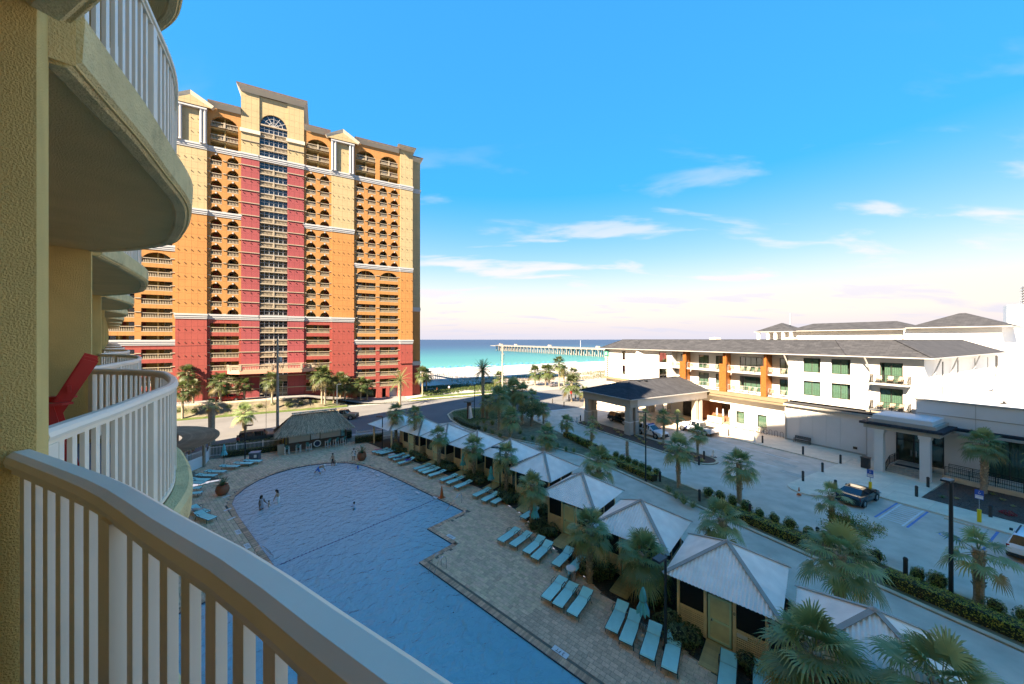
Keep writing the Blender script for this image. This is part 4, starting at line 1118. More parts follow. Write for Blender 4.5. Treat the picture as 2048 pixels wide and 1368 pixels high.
# the block behind, with its own hipped roofs
back = thing('hotel_rear_block', 'white rear hotel block with hipped grey roofs behind the front wing', 'building', EH(110, 0, 0), AE)
facade(13.6, 26, 0, 17.4, [], fx(0)).obj('wall', H_wall, back); facade(26, 53, 0, 17.2, [], fx(1.0)).obj('wall', H_wall, back); MB().box(.1, 30, 13.6, 13.8, 0, 17.4).obj('wall', H_wall, back)
def hip(x0, x1, y0, y1, z, rise, name='roof', along='y'):
    w = min(x1-x0, y1-y0)/2; mb = MB(); mb.v = [(x0,y0,z),(x1,y0,z),(x1,y1,z),(x0,y1,z)]
    if y1-y0 > x1-x0: mb.v += [((x0+x1)/2, y0+w, z+rise), ((x0+x1)/2, y1-w, z+rise)]; mb.f = [(0,1,4),(1,2,5,4),(2,3,5),(3,0,4,5),(3,2,1,0)]
    else: mb.v += [(x0+w, (y0+y1)/2, z+rise), (x1-w, (y0+y1)/2, z+rise)]; mb.f = [(0,1,5,4),(1,2,5),(2,3,4,5),(3,0,4),(3,2,1,0)]
    mb.m = [0]*5; o = mb.obj(name, H_roof, back)
    MB().box(x0-.05, x1+.05, y0-.05, y1+.05, z-.16, z-.004).obj('gutter', H_gutter, back)
hip(-1.2, 11, 12.4, 25.4, 17.5, 2.9); hip(-.2, 9, 23.5, 48, 17.3, 1.9)
hip(-2.2, 8, 45.2, 54.5, 17.2, 2.4)
for y in (45.8, 47.6, 49.4, 51.2, 53.6):
    for x in (-1.7, 7): MB().box(x-.3, x+.3, y-.3, y+.3, 14.5, 17.03).obj('tower_post', H_wall, back)
MB().bar((3,48,19),(3,48,22.2),.25,.25).obj('chimney_pipe', mat('grey_pipe', (0.2,0.22,0.25), 0.5), back)
MB().box(-.05, 0.0, 13.7, 25.9, 13.2, 13.25).box(-.04,0,13.7,53,10.2,10.25).obj('string_course', H_beige, back)
# rooftop plant
M_ac = mat('ac_grey', (0.50, 0.49, 0.46), 0.6, var=0.05, scale=2)
def ac_unit(name, label, loc, w, d, h):
    t = thing(name, label, 'air conditioner', loc, AE, 'rooftop air conditioners')
    MB().box(-w/2, w/2, -d/2, d/2, .25, h).obj('casing', M_ac, t); MB().box(-w/2-.05, w/2+.05, -d/2-.05, d/2+.05, 0, .25).obj('base', M_conc, t)
    n = int(d/.14)
    for i in range(n): y = -d/2+.1+(d-.2)*i/(n-1); MB().box(-w/2-.04, -w/2-.002, y-.02, y+.02, .4, h-.15).obj('fin', mat('ac_fin', (0.36,0.35,0.33), 0.6), t)
    n = int(w/.14)
    for i in range(n): x = -w/2+.1+(w-.2)*i/(n-1); MB().box(x-.02, x+.02, -d/2-.04, -d/2-.002, .4, h-.15).obj('fin', MATS['ac_fin'], t)
    for i in (-1, 1): MB().lathe([(.45,0),(.48,.12),(.42,.14),(.4,.02)], 14, (i*w*.24,0,h)).obj('fan_shroud', M_ac, t)
ac_unit('air_conditioner', 'large louvred air conditioner on the low white roof at the right edge', EH(86, 10.0, 7.46), 3.6, 2.2, 2.1)
for e, h, s in ((100, 61, 'leftmost, above the front roof ridge'), (104, 44.0, 'below the small lookout roof'), (107, 24.5, 'against the rear white wall')):
    ac_unit('air_conditioner', 'small pale air conditioner ' + s, EH(e, h, 14.0 if e < 105 else 13.4), 2.2, 2.0, 1.5)
    tag(MB().box(-1.5, 1.5, -1.5, 1.5, -14, 0).obj('plant_room', H_wall, loc=EH(e, h, 14.0 if e < 105 else 13.4), rz=AE), 'white plant room under the ' + ('leftmost' if e == 100 else 'middle' if e == 104 else 'rear') + ' rooftop air conditioner', 'plant room')
for i, y in enumerate((4.5, 1.0, -3.0)):
    tag(MB().lathe([(.3,0),(.3,.1),(.12,.12),(.12,.3),(.2,.32)], 10).obj('roof_drain', M_blackmetal, loc=EH(70+i*3, y+4, 7.46)), ('nearest', 'middle', 'farthest')[2-i] + ' dark vent cap on the low white flat roof', 'roof vent', 'vent caps on the flat roof')
# far tower behind
ft = thing('distant_tower', 'pale distant high-rise with dark balconies at the far right horizon', 'building', EH(440, 22, -2), AE + .2)
MB().box(0, 22, 0, 30, 0, 42).obj('wall', M_whitepaint, ft); MB().box(2, 20, 4, 22, 42, 56).obj('wall', mat('brown_concrete', (0.2,0.13,0.11), 0.9), ft)
for i in range(7): MB().box(1, 21, 2.5, 23, 43+i*1.9, 43.5+i*1.9).obj('floor_slab', M_whitepaint, ft)
for i in range(12): MB().box(-1, 0, 3, 27, 3+i*3.2, 4.1+i*3.2).obj('balcony', M_whitepaint, ft)
# patio chairs on the hotel balconies
H_chair = mat('cream_sling', (0.30, 0.24, 0.18), 0.7)
pc = thing('patio_chair', 'x', 'chair', EH(61.9, 45.2, 9.55), AE, 'cream patio chairs on the hotel balconies')
MB().bar((-.25,0,.38),(.22,0,.36),.5,.04).obj('seat', H_chair, pc); MB().bar((.22,0,.36),(.42,0,.92),.5,.04).obj('backrest', H_chair, pc)
for x in (-.22, .25):
    for y in (-.26, .26): MB().bar((x,y,0),(x,y,.58),.035,.035).obj('leg', H_dark, pc)
for y in (-.27, .27): MB().bar((-.26,y,.58),(.3,y,.6),.05,.03).obj('armrest', H_chair, pc)
spots = [(45.3,1),(42.4,1),(41.0,0),(39.2,1),(37.6,1),(36.95,0),(34.7,1),(33.3,1),(32.2,1),(31.2,1),(28.9,1),(27.3,1),(16.6,2),(15.6,2),(14.8,2)]
first = True; ci = 0
for lvl, zz in ((1, 9.55), (0, 6.21)):
    for j, (y, f) in enumerate(spots):
        if f == 0 and lvl == 1: continue
        where = 'right-hand corner balcony' if f == 2 else 'balcony between the rust panels' if y < 43 else 'leftmost balcony'
        lb = 'cream patio chair, %s from the left on the %s hotel balcony floor' % (('first second third fourth fifth sixth seventh eighth ninth tenth eleventh twelfth thirteenth fourteenth fifteenth'.split())[j], 'upper' if lvl else 'lower')
        loc = EH(61.9 if f < 2 else 61.35, y, zz if f < 2 else (9.57 if lvl else 6.27)); rz = AE + rnd(-.5, .5)
        if first: pc.location = loc; pc.rotation_euler = (0,0,rz); pc['label'] = lb; first = False
        else: dup(pc, loc, rz, lb)
# ---------------------------------------------------------------- pool terrace
random.seed(21)
D_pav = mat('concrete_paver', (0.64, 0.41, 0.26), 0.85, var=0.16, scale=7, island=0.17, obj=0.16, hue=0.010, bump=0.25, bscale=45)
D_grout = mat('paver_joint', (0.17, 0.13, 0.095), 0.95, var=0.2, scale=5)
D_brick = mat('coping_brick', (0.58, 0.31, 0.19), 0.85, var=0.15, scale=9, island=0.35, obj=0.3)
D_tile = mat('dark_waterline_tile', (0.035, 0.05, 0.075), 0.35)
D_gutter = mat('pale_gutter_stone', (0.50, 0.50, 0.50), 0.6, var=0.1, scale=3)
BED = [(-18,15.4),(-10,16.2),(0,17.2),(5,18.2),(9.5,19.1),(14.4,21.0),(19.6,23.4),(25,24.4),(60,24.4)]
def bedq(p):
    for i in range(len(BED)-1):
        if BED[i][0] <= p <= BED[i+1][0]: return BED[i][1]+(BED[i+1][1]-BED[i][1])*(p-BED[i][0])/(BED[i+1][0]-BED[i][0])
    return 24.4
def ondeck(q, p, m=0.0):
    if q < -1.2 or p < -16 or q > bedq(p)-m: return False
    h = toEH(QP(q, p))[1]
    if h > 56.4: return False
    if p > 48 and q < 8 - (p-48)*.35: return False
    if p > 30 and q < 3.2 and p > 50: return False
    if inpoly(q, p, POOL): return False
    return True
deck = link('pool_terrace', None, None, (0,0,0), AQ); deck['kind'] = 'structure'
mb = MB(); c = .4
for i in range(-4, 66):
    for j in range(-40, 150):
        q, p = i*c, j*c
        if ondeck(q+c/2, p+c/2) and (pdist(q+c/2, p+c/2, POOL) > .3): mb.add([(q,p,-.016),(q+c,p,-.016),(q+c,p+c,-.016),(q,p+c,-.016)], [(0,1,2,3)])
mb.obj('joint_bed', D_grout, deck)
row = .24; pv = []
i = 0; q = -1.2
while q < 24.5:
    p = -16 + rnd(0, .3)
    while p < 60:
        ln = random.choice((.24, .24, .36, .36, .48)); pc_ = p+ln/2
        if ondeck(q+row/2, pc_, .03) and pdist(q+row/2, pc_, POOL) > .42: pv.append((q+row/2, pc_, ln))
        p += ln
    q += row
pv.sort(key=lambda t: math.hypot(*(QP(t[0], t[1])-Vector((3,15.5,0)))[:2]))
pme = {}
def paver_mesh(ln):
    g = .006; b = .008; a, c2 = row/2-g, ln/2-g
    mb = MB(); mb.add([(-a,-c2,-.03),(a,-c2,-.03),(a,c2,-.03),(-a,c2,-.03),(-a,-c2,-b),(a,-c2,-b),(a,c2,-b),(-a,c2,-b),(-a+b,-c2+b,0),(a-b,-c2+b,0),(a-b,c2-b,0),(-a+b,c2-b,0)],
       [(0,1,5,4),(1,2,6,5),(2,3,7,6),(3,0,4,7),(4,5,9,8),(5,6,10,9),(6,7,11,10),(7,4,8,11),(8,9,10,11)]); return mb
mbj = MB()
for n_, (q, p, ln) in enumerate(pv):
    if n_ < 300:
        if ln not in pme: pme[ln] = paver_mesh(ln).mesh('paver', D_pav)
        link('paver', pme[ln], deck, (q, p, rnd(-.002,.002)))
    else:
        g = .006; a, c2 = row/2-g, ln/2-g; z = rnd(-.003,.002)
        mbj.add([(q-a,p-c2,-.02),(q+a,p-c2,-.02),(q+a,p+c2,-.02),(q-a,p+c2,-.02),(q-a,p-c2,z),(q+a,p-c2,z),(q+a,p+c2,z),(q-a,p+c2,z)], [(0,1,5,4),(1,2,6,5),(2,3,7,6),(3,0,4,7),(4,5,6,7)])
o = mbj.obj('pavers', D_pav, deck); o['kind'] = 'stuff'
# coping: a soldier course of brick round the water
cop = []
for i in range(len(POOL)):
    a, b = Vector(POOL[i]), Vector(POOL[(i+1) % len(POOL)]); L_ = (b-a).length
    d = (b-a)/L_; nn = Vector((d.y, -d.x)); k = max(1, int(L_/.115))
    for j in range(k):
        c = a + d*((j+.5)*L_/k) + nn*.2; cop.append((c.x, c.y, math.atan2(d.y, d.x)))
cop = [t for t in cop if t[1] > -13 and t[0] < 30]
cop.sort(key=lambda t: math.hypot(*(QP(t[0], t[1])-Vector((1,15.5,0)))[:2]))
bme = MB().box(-.052, .052, -.16, .2, -.02, .006).mesh('coping_brick', D_brick)
mbj = MB()
for n_, (x, y, a) in enumerate(cop):
    if n_ < 300: link('coping_brick', bme, deck, (x, y, rnd(-.002,.002)), a)
    else:
        ca, sa = math.cos(a), math.sin(a); z = .006+rnd(-.002,.002)
        pts = [(-.052,-.16),(.052,-.16),(.052,.2),(-.052,.2)]
        v = [(x+u*ca-w*sa, y+u*sa+w*ca) for u, w in pts]
        mbj.add([(p_[0],p_[1],-.02) for p_ in v]+[(p_[0],p_[1],z) for p_ in v], [(0,1,5,4),(1,2,6,5),(2,3,7,6),(3,0,4,7),(4,5,6,7)])
o = mbj.obj('coping_bricks', D_brick, deck); o['kind'] = 'stuff'
# basin
pool = thing('swimming_pool', 'large blue swimming pool with a rounded shallow end below the balcony', 'pool', (0,0,0), AQ)
def sea_path(z, d=0.0): return [(q, p, z) for q, p in POOL]
mb = MB(); mb.sweep([(q,p,0) for q,p in POOL], [(.0,-.01),(.035,-.01),(.035,-.11),(.0,-.11)], closed=True)
# travel runs counter-clockwise, so "right of travel" points outwards: keep linings on the inside with negative offsets
mb = MB(); mb.sweep([(q,p,0) for q,p in POOL], [(.04,.0),(-.02,.0),(-.02,-.085),(.04,-.085)], closed=True); mb.obj('waterline_tile', D_tile, pool)
mb = MB(); mb.sweep([(q,p,0) for q,p in POOL], [(.04,-.087),(-.30,-.087),(-.33,-.11),(-.33,-.16),(.04,-.16)], closed=True); mb.obj('gutter_ledge', D_gutter, pool)
D_plaster = mat('pool_plaster', (0.70, 0.84, 0.86), 0.7, var=0.03, scale=0.8)
mb = MB(); mb.sweep([(q,p,0) for q,p in POOL], [(.05,-.16),(-.29,-.16),(-.29,-2.2),(.05,-2.2)], closed=True); mb.obj('pool_wall', D_plaster, pool)
def depth(q, p):
    if p > 44: return .12
    if p > 36: return .12+(44-p)/8*.42
    if p > 27: return .54+(36-p)/9*.5
    return 1.04+min(1, (27-p)/16)*.75
mb = MB(); n = 0; qs = [i*1.0 for i in range(0, 23)]; ps = [-14.5+i*1.0 for i in range(0, 63)]
for p in ps:
    for q in qs: mb.v.append((q, p, -.12-depth(q, p)))
for j in range(len(ps)-1):
    for i in range(len(qs)-1): a = j*len(qs)+i; mb.f.append((a, a+1, a+1+len(qs), a+len(qs))); mb.m.append(0)
mb.obj('pool_floor', D_plaster, pool, smooth=True)
def water_mat():
    m = bpy.data.materials.new('pool_water'); m.use_nodes = True; N, L = m.node_tree.nodes, m.node_tree.links
    N.remove(N['Principled BSDF']); o = N['Material Output']
    t = N.new('ShaderNodeBsdfTransparent'); g = N.new('ShaderNodeBsdfGlossy'); g.inputs['Roughness'].default_value = 0.03
    f = N.new('ShaderNodeFresnel'); f.inputs['IOR'].default_value = 1.33; x = N.new('ShaderNodeMixShader')
    tc = N.new('ShaderNodeTexCoord')
    n1 = N.new('ShaderNodeTexNoise'); n1.inputs['Scale'].default_value = 1.7; n1.inputs['Detail'].default_value = 4; n1.inputs['Distortion'].default_value = 0.6
    n2 = N.new('ShaderNodeTexNoise'); n2.inputs['Scale'].default_value = 6.0; n2.inputs['Detail'].default_value = 2
    ad = N.new('ShaderNodeMath'); ad.operation = 'MULTIPLY_ADD'; ad.inputs[1].default_value = 0.3
    for n in (n1, n2): L.new(tc.outputs['Object'], n.inputs['Vector'])
    L.new(n2.outputs['Fac'], ad.inputs[0]); L.new(n1.outputs['Fac'], ad.inputs[2])
    b = N.new('ShaderNodeBump'); b.inputs['Strength'].default_value = 0.9; b.inputs['Distance'].default_value = 0.22
    L.new(ad.outputs[0], b.inputs['Height']); L.new(b.outputs[0], g.inputs['Normal']); L.new(b.outputs[0], f.inputs['Normal'])
    sp = N.new('ShaderNodeSeparateXYZ'); L.new(tc.outputs['Object'], sp.inputs[0])      # water colour deepens with the depth of the basin
    mr = N.new('ShaderNodeMapRange'); mr.inputs['From Min'].default_value = 45; mr.inputs['From Max'].default_value = 12; L.new(sp.outputs['Y'], mr.inputs['Value'])
    cr = N.new('ShaderNodeValToRGB'); L.new(mr.outputs[0], cr.inputs[0]); el = cr.color_ramp.elements
    el[0].color = (0.80, 0.80, 0.76, 1); el[1].color = (0.07, 0.60, 0.70, 1); q_ = el.new(0.45); q_.color = (0.52, 0.74, 0.76, 1); q_ = el.new(0.72); q_.color = (0.20, 0.66, 0.74, 1)
    df = N.new('ShaderNodeBsdfDiffuse'); L.new(cr.outputs[0], df.inputs['Color']); L.new(b.outputs[0], df.inputs['Normal'])
    mm = N.new('ShaderNodeMixShader'); mm.inputs[0].default_value = 0.62; L.new(t.outputs[0], mm.inputs[1]); L.new(df.outputs[0], mm.inputs[2])
    L.new(f.outputs[0], x.inputs[0]); L.new(mm.outputs[0], x.inputs[1]); L.new(g.outputs[0], x.inputs[2]); L.new(x.outputs[0], o.inputs['Surface'])
    v = N.new('ShaderNodeVolumeAbsorption'); v.inputs['Color'].default_value = (0.10, 0.90, 0.87, 1); v.inputs['Density'].default_value = 0.20
    L.new(v.outputs[0], o.inputs['Volume'])
    return m
mb = MB(); inner = []
for i, (q, p) in enumerate(POOL):
    a = Vector(POOL[i-1]); b = Vector(POOL[(i+1) % len(POOL)]); c = Vector((q, p))
    d1 = (c-a).normalized(); d2 = (b-c).normalized(); n1 = Vector((-d1.y, d1.x)); n2 = Vector((-d2.y, d2.x)); nn = (n1+n2)
    inner.append((q + nn.x/(1+n1.dot(n2))*.015, p + nn.y/(1+n1.dot(n2))*.015))
mb.prism(inner, -2.1, -.072); mb.obj('water', water_mat(), pool)
# steps in the corner, lane rope, lights, depth markers
for i in range(4): MB().box(18.3+i*.5, 20.28, 23.32, 25.6, -1.2, -.78+i*.18).obj('pool_step', D_plaster, pool)
for i in range(4): MB().box(18.26+i*.5, 18.31+i*.5, 23.33, 25.6, -.80+i*.18, -.775+i*.18).obj('step_edge', D_tile, pool)
MB().box(7.15, 20.25, 27.0, 27.28, -1.165, -1.15).obj('floor_line', mat('navy_tile', (0.02,0.03,0.09), 0.5), pool)
rope = thing('lane_rope', 'thin dark float rope stretched across the pool', 'rope', QP(7.4, 27.1, -.07), AQ)
MB().tube([(i*.63, .03*math.sin(i*.7), 0) for i in range(21)], .014, 5).obj('cord', mat('rope_dark', (0.10,0.10,0.16), 0.7), rope)
fme = MB().lathe([(.02,-.06),(.045,-.03),(.045,.03),(.02,.06)], 7).mesh('float', mat('float_purple', (0.14,0.10,0.20), 0.5), True)
for i in range(50):
    o = link('float', fme, rope, (.13+i*.25, .03*math.sin(i*.28), .0), rot=(0, R(90), 0))
me = MB().lathe([(.11,0),(.12,.02),(.09,.03)], 12).mesh('pool_light', mat('light_lens', (0.8,0.82,0.85), 0.2))
for q, p in ((13.25, 9.8), (1.4, 18)):
    link('pool_light', me, pool, (q, p, -.6), rot=(0, R(-90) if q > 5 else R(90), 0))
# text pieces
def text_obj(txt, size, loc, rz, m, parent=None, name='lettering', rot=None, ext=0.001):
    cu = bpy.data.curves.new(name, 'FONT'); cu.body = txt; cu.size = size; cu.align_x = 'CENTER'; cu.align_y = 'CENTER'; cu.extrude = ext
    t = bpy.data.objects.new(name, cu); COL.objects.link(t)
    dg = bpy.context.evaluated_depsgraph_get(); me = bpy.data.meshes.new_from_object(t.evaluated_get(dg))
    bpy.data.objects.remove(t); me.materials.clear(); me.materials.append(m)
    return link(name, me, parent, loc, rz, rot)
M_black = mat('black_print', (0.02,0.02,0.02), 0.6)
D_mark = mat('white_marker_tile', (0.66,0.65,0.62), 0.5)
for q, p, rz, tx, lb in ((14.18,9.3,R(90),'3 FT','white depth tile reading 3 FT on the near coping'),(17.0,21.0,R(90),'3 FT','white depth tile at the stepped pool corner'),(6.5,34,R(-90),'2 FT','white depth tile on the left coping beside the bathers'),(6.5,31.2,R(-90),'2 FT','white depth tile on the left coping near the handrail')):
    t = thing('depth_marker', lb, 'depth marker', QP(q, p, .008), AQ+rz-R(90)+R(90))
    MB().box(-.42, .42, -.15, .15, 0, .006).obj('tile', D_mark, t); text_obj(tx, .26, (0,0,.0085), 0, M_black, t)
for i, (px, py) in enumerate(((452,993),(455,1019),(463,1037),(746,943),(756,950),(789,960),(835,985),(870,995))):
    l = G(px, py, .004); tag(MB().box(-.3,.3,-.11,.11,0,.005).obj('deck_tile', D_mark, loc=l, rz=AQ + (R(90) if px > 700 else .4)), '%s pale marker tile set in the deck %s of the pool' % ('first second third fourth fifth sixth seventh eighth'.split()[i], 'left' if px < 600 else 'right'), 'marker tile', 'marker tiles set in the deck')
# handrails
def hoop(name, label, loc, rz, pts, pairs=(0,), treads=()):
    t = thing(name, label, 'handrail', loc, rz)
    for y in pairs: MB().tube([(x, y, z) for x, z in pts], .024, 7).obj('rail', M_steel, t, smooth=True)
    for x, z in treads: MB().box(x-.04, x+.04, min(pairs), max(pairs), z-.015, z+.015).obj('tread', M_steel, t)
    return t
arc = lambda cx, cz, r, a0, a1, n=7: [(cx+r*math.cos(R(a0+(a1-a0)*i/n)), cz+r*math.sin(R(a0+(a1-a0)*i/n))) for i in range(n+1)]
hoop('stair_handrail', 'slanting steel handrail at the corner pool steps', QP(20.6, 24.6, 0), AQ, [(.55,0),(.55,.75)] + arc(.33,.75,.22,0,110) + [(-1.9,-.5)])
hoop('pool_ladder', 'steel pool ladder with two hoops at the stepped deck edge', QP(13.9, 18.6, 0), AQ, [(.55,0),(.55,.55)] + arc(.2,.55,.35,0,160) + [(-.45,.1),(-.45,-1.1)], (-.27,.27), ((-.45,-.3),(-.45,-.6),(-.45,-.9)))
hoop('pool_ladder', 'steel handrails behind the balcony rail at the left pool edge', QP(6.9, 28.6, 0), AQ+math.pi, [(.5,0),(.5,.5)] + arc(.2,.5,.3,0,150) + [(-.45,.1),(-.45,-1.0)], (-.3,.3), ((-.45,-.3),(-.45,-.6)))
# mulch beds between terrace and cabanas
sheet('cabana_bed', [QP(bedq(p), p) for p in (-18,-10,0,5,9.5,14.4,19.6,25,49)] + [QP(31.1,49), QP(31.1,25), QP(30.1,19.5), QP(27.9,14.3), QP(26.2,8.8), QP(24.4,3.6), QP(22.8,-1.7), QP(16.8,-20)], -.012, M_mulch)
mb = MB(); mb.sweep([tuple(QP(q, p, 0)) for q, p in ((16.9,-20),(22.85,-1.7),(24.45,3.6),(26.25,8.8),(27.95,14.3),(30.15,19.5),(31.15,25),(31.15,47))], [(-.1,-.02),(.1,-.02),(.1,.12),(-.1,.12)])
structure('drive_edge_kerb', mb, M_conc)
# ---------------------------------------------------------------- cabanas
C_cream = mat('cream_timber', (0.86, 0.68, 0.42), 0.65, var=0.08, scale=5, bump=0.1, bscale=30)
C_slat = mat('cream_slat', (0.86, 0.68, 0.43), 0.65, var=0.10, scale=4, obj=0.08)
C_mint = mat('mint_door_frame', (0.56, 0.76, 0.56), 0.5); C_mintp = mat('olive_door_panel', (0.66, 0.66, 0.40), 0.55, var=0.12, scale=2.5)
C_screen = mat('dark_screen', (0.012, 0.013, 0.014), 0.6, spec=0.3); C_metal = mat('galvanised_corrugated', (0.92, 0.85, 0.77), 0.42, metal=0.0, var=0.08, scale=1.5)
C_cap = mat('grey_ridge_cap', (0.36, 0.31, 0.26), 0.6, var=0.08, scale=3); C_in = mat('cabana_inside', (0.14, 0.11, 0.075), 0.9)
C_ramp = mat('ramp_plank', (0.50, 0.37, 0.16), 0.7, var=0.12, scale=5, obj=0.1)
def corrugated(s, z0, z1, pitch=0.16, amp=0.030):
    """one triangular slope of the roof: eave along y at x=-s, apex at the centre; ribs run up the slope"""
    mb = MB(); n = int(2*s/pitch)*4; sl = Vector((s, 0, z1-z0)).normalized(); nrm = Vector((-sl.z, 0, sl.x))
    for i in range(n+1):
        y = -s + 2*s*i/n; w = amp*math.sin(i*math.pi/2)
        top = max(0.0, s-abs(y))
        a = Vector((-s, y, z0)) + nrm*w; b = Vector((-s+top, y, z0+(z1-z0)*top/s)) + nrm*w
        mb.v.append(tuple(a)); mb.v.append(tuple(b))
    for i in range(n): mb.f.append((2*i, 2*i+1, 2*i+3, 2*i+2)); mb.m.append(0)
    return mb
S_, ZE, ZA, WB = 2.45, 2.82, 4.33, 1.88
me_slope = corrugated(S_, ZE, ZA).mesh('roof_slope', C_metal)
me_post = MB().box(-.06,.06,-.06,.06,.12,2.75).mesh('corner_post', C_cream)
me_slat = MB().box(-.012,.012,-.74,.74,-.032,.032).mesh('slat', C_slat)
me_slat2 = MB().box(-.012,.012,-1.76,1.76,-.032,.032).mesh('slat', C_slat)
me_hip = MB().bar((-S_-.03,-S_-.03,ZE+.02),(0,0,ZA+.05),.22,.03).mesh('ridge_cap', C_cap)
me_scr = MB().box(-.006,.006,-.72,.72,1.28,2.55).mesh('screen', C_screen)
me_plank = MB().box(-.06,.06,-.55,.55,-.02,.02).mesh('plank', C_ramp)
me_frm = MB().box(-.03,.03,-.5,-.41,.2,2.4).box(-.03,.03,.41,.5,.2,2.4).box(-.03,.03,-.41,.41,2.3,2.4).box(-.03,.03,-.41,.41,1.16,1.27).box(-.03,.03,-.41,.41,.2,.31).mesh('door', C_mint)
me_dp = MB().box(-.012,.012,-.41,.41,.31,1.16).box(-.012,.012,-.41,.41,1.27,2.3).mesh('door_panel', C_mintp)
def cabana(loc, rz, label, num=None, ramp=True, detail=True):
    t = thing('cabana', label, 'cabana', loc, rz, 'pool cabanas in a row')
    for a in range(4):
        r = a*math.pi/2
        link('roof_slope', me_slope, t, (0,0,0), r); link('ridge_cap', me_hip, t, (0,0,0), r)
        link('corner_post', me_post, t, (-WB if a in (0,1) else WB, -WB if a in (0,3) else WB, 0))
    MB().lathe([(.16,ZA+.02),(.05,ZA+.12)], 8).obj('roof_cap', C_cap, t)
    MB().box(-WB, WB, -WB, WB, .10, .2).obj('floor', C_ramp, t)
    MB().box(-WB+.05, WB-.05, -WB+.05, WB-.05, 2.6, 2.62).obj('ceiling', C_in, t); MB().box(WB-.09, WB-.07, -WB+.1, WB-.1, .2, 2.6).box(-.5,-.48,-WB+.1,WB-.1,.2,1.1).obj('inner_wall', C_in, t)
    for y in (-WB+.075, -.62, .62, WB-.075):
        if abs(y) < 1: MB().box(-WB-.05, -WB+.05, y-.07, y+.07, .12, 2.7).obj('post', C_cream, t)
    MB().box(-WB-.045, -WB+.04, -WB, WB, 2.55, 2.72).box(-WB, WB, -WB-.04, -WB+.04, 2.55, 2.72).box(-WB, WB, WB-.04, WB+.04, 2.55, 2.72).box(WB-.04, WB+.045, -WB, WB, 2.55, 2.72).obj('top_plate', C_cream, t)
    for s in (-1, 1):
        yc = s*1.25
        for i in range(10): link('slat', me_slat if False else MATSL, t, (-WB-.01, yc, .26+i*.098))
        link('screen', me_scr2, t, (-WB, yc, 0))
        MB().box(-WB-.06, -WB+.06, yc-.56, yc+.56, 1.22, 1.29).box(-WB-.03,-WB+.01,yc-.55,yc+.55,.14,.2).obj('window_sill', C_cream, t)
    me_side = me_slat2
    for s in (-1, 1):
        for i in range(10): link('slat', me_side, t, (0, s*(WB+.01), .26+i*.098), R(90))
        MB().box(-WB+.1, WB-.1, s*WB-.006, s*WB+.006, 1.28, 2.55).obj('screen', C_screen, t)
        MB().box(-WB, WB, s*WB-.05, s*WB+.05, 1.22, 1.29).box(-.06,.06,s*WB-.05,s*WB+.05,.2,2.6).obj('window_sill', C_cream, t)
    for i in range(10): link('slat', me_side, t, (WB+.01, 0, .26+i*.098))
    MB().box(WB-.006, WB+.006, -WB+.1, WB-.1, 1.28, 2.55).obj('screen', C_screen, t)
    d = link('door', me_frm, t, (-WB, 0, 0)); link('door_panel', me_dp, d, (0, 0, 0)); MB().box(-.08,-.02,.30,.36,1.15,1.25).obj('handle', M_steel, d)
    if ramp:
        rm = MB().box(-.03,.0,-.55,-.5,-.05,.0).obj('ramp', C_ramp, t, (-WB-.05, 0, .17))
        for i in range(13): o = link('plank', me_plank, rm, (-.09-i*.125, 0, -.004-i*.0115), rot=(0, R(-5), 0))
    MB().tube([(-WB-.3,-WB-.1,2.55),(-WB-.12,-WB,2.6)], .015, 5).obj('lamp_arm', H_dark, t); MB().lathe([(.06,0),(.09,.06),(.05,.14)], 8, (-WB-.3,-WB-.1,2.38)).obj('lantern', mat('brown_lantern', (0.10,0.05,0.035), 0.6), t)
    if num:
        text_obj(num, .2, (-WB-.056, -.62, 1.95), 0, M_black, t, 'house_number', rot=(R(90), 0, R(-90)))
        MB().box(-WB-.05, -WB-.035, -1.15, -.72, .95, 1.13).obj('notice_board', M_whitepaint, t)
    return t
MATSL = MB().box(-.012,.012,-.555,.555,-.032,.032).mesh('slat', C_slat); me_scr2 = MB().box(-.006,.006,-.55,.55,1.28,2.55).mesh('screen', C_screen)
CAB = [(19.8,-1.7),(21.4,3.6),(23.1,8.8),(24.75,14.2),(27.0,19.55),(28.2,24.9),(28.2,30.0),(28.0,35.2),(27.9,40.35)]
clab = ['cabana nearest the camera, cut by the lower right edge, silver hipped roof', 'cabana numbered 8 with mint door and corrugated hipped roof', 'cabana between two front palms, next beyond the number 8 cabana', 'fourth cabana from the camera, screened window beside a leaning closed parasol',
        'fifth cabana from the camera, behind the tall black lamp post', 'sixth cabana from the camera, halfway along the row', 'seventh cabana from the camera, closed parasol at its ramp', 'third cabana from the far end of the row', 'second cabana from the far end of the row']
for (q, p), lb in zip(CAB, clab): cabana(QP(q, p, 0), AQ, lb, '8' if lb.startswith('cabana numbered') else None)
# open pavilion at the far end
pav = thing('shade_pavilion', 'open pavilion with the largest pale metal roof, far end of the cabana row', 'pavilion', QP(27.4, 45.9, 0), AQ, 'pool cabanas in a row')
for a in range(4): link('roof_slope', me_slope, pav, (0,0,0), a*math.pi/2, sc=(1.25,1.25,1)); link('ridge_cap', me_hip, pav, (0,0,0), a*math.pi/2, sc=(1.25,1.25,1))
for x in (-2.4, 2.4):
    for y in (-2.4, 2.4): MB().box(x-.08, x+.08, y-.08, y+.08, 0, 2.8).obj('post', C_cream, pav)
MB().box(.4, 2.3, -2.0, 0.2, 0, 2.5).obj('service_room', C_cream, pav); MB().box(.35, .4, -1.6, -.7, .05, 2.1).obj('door', C_mint, pav)
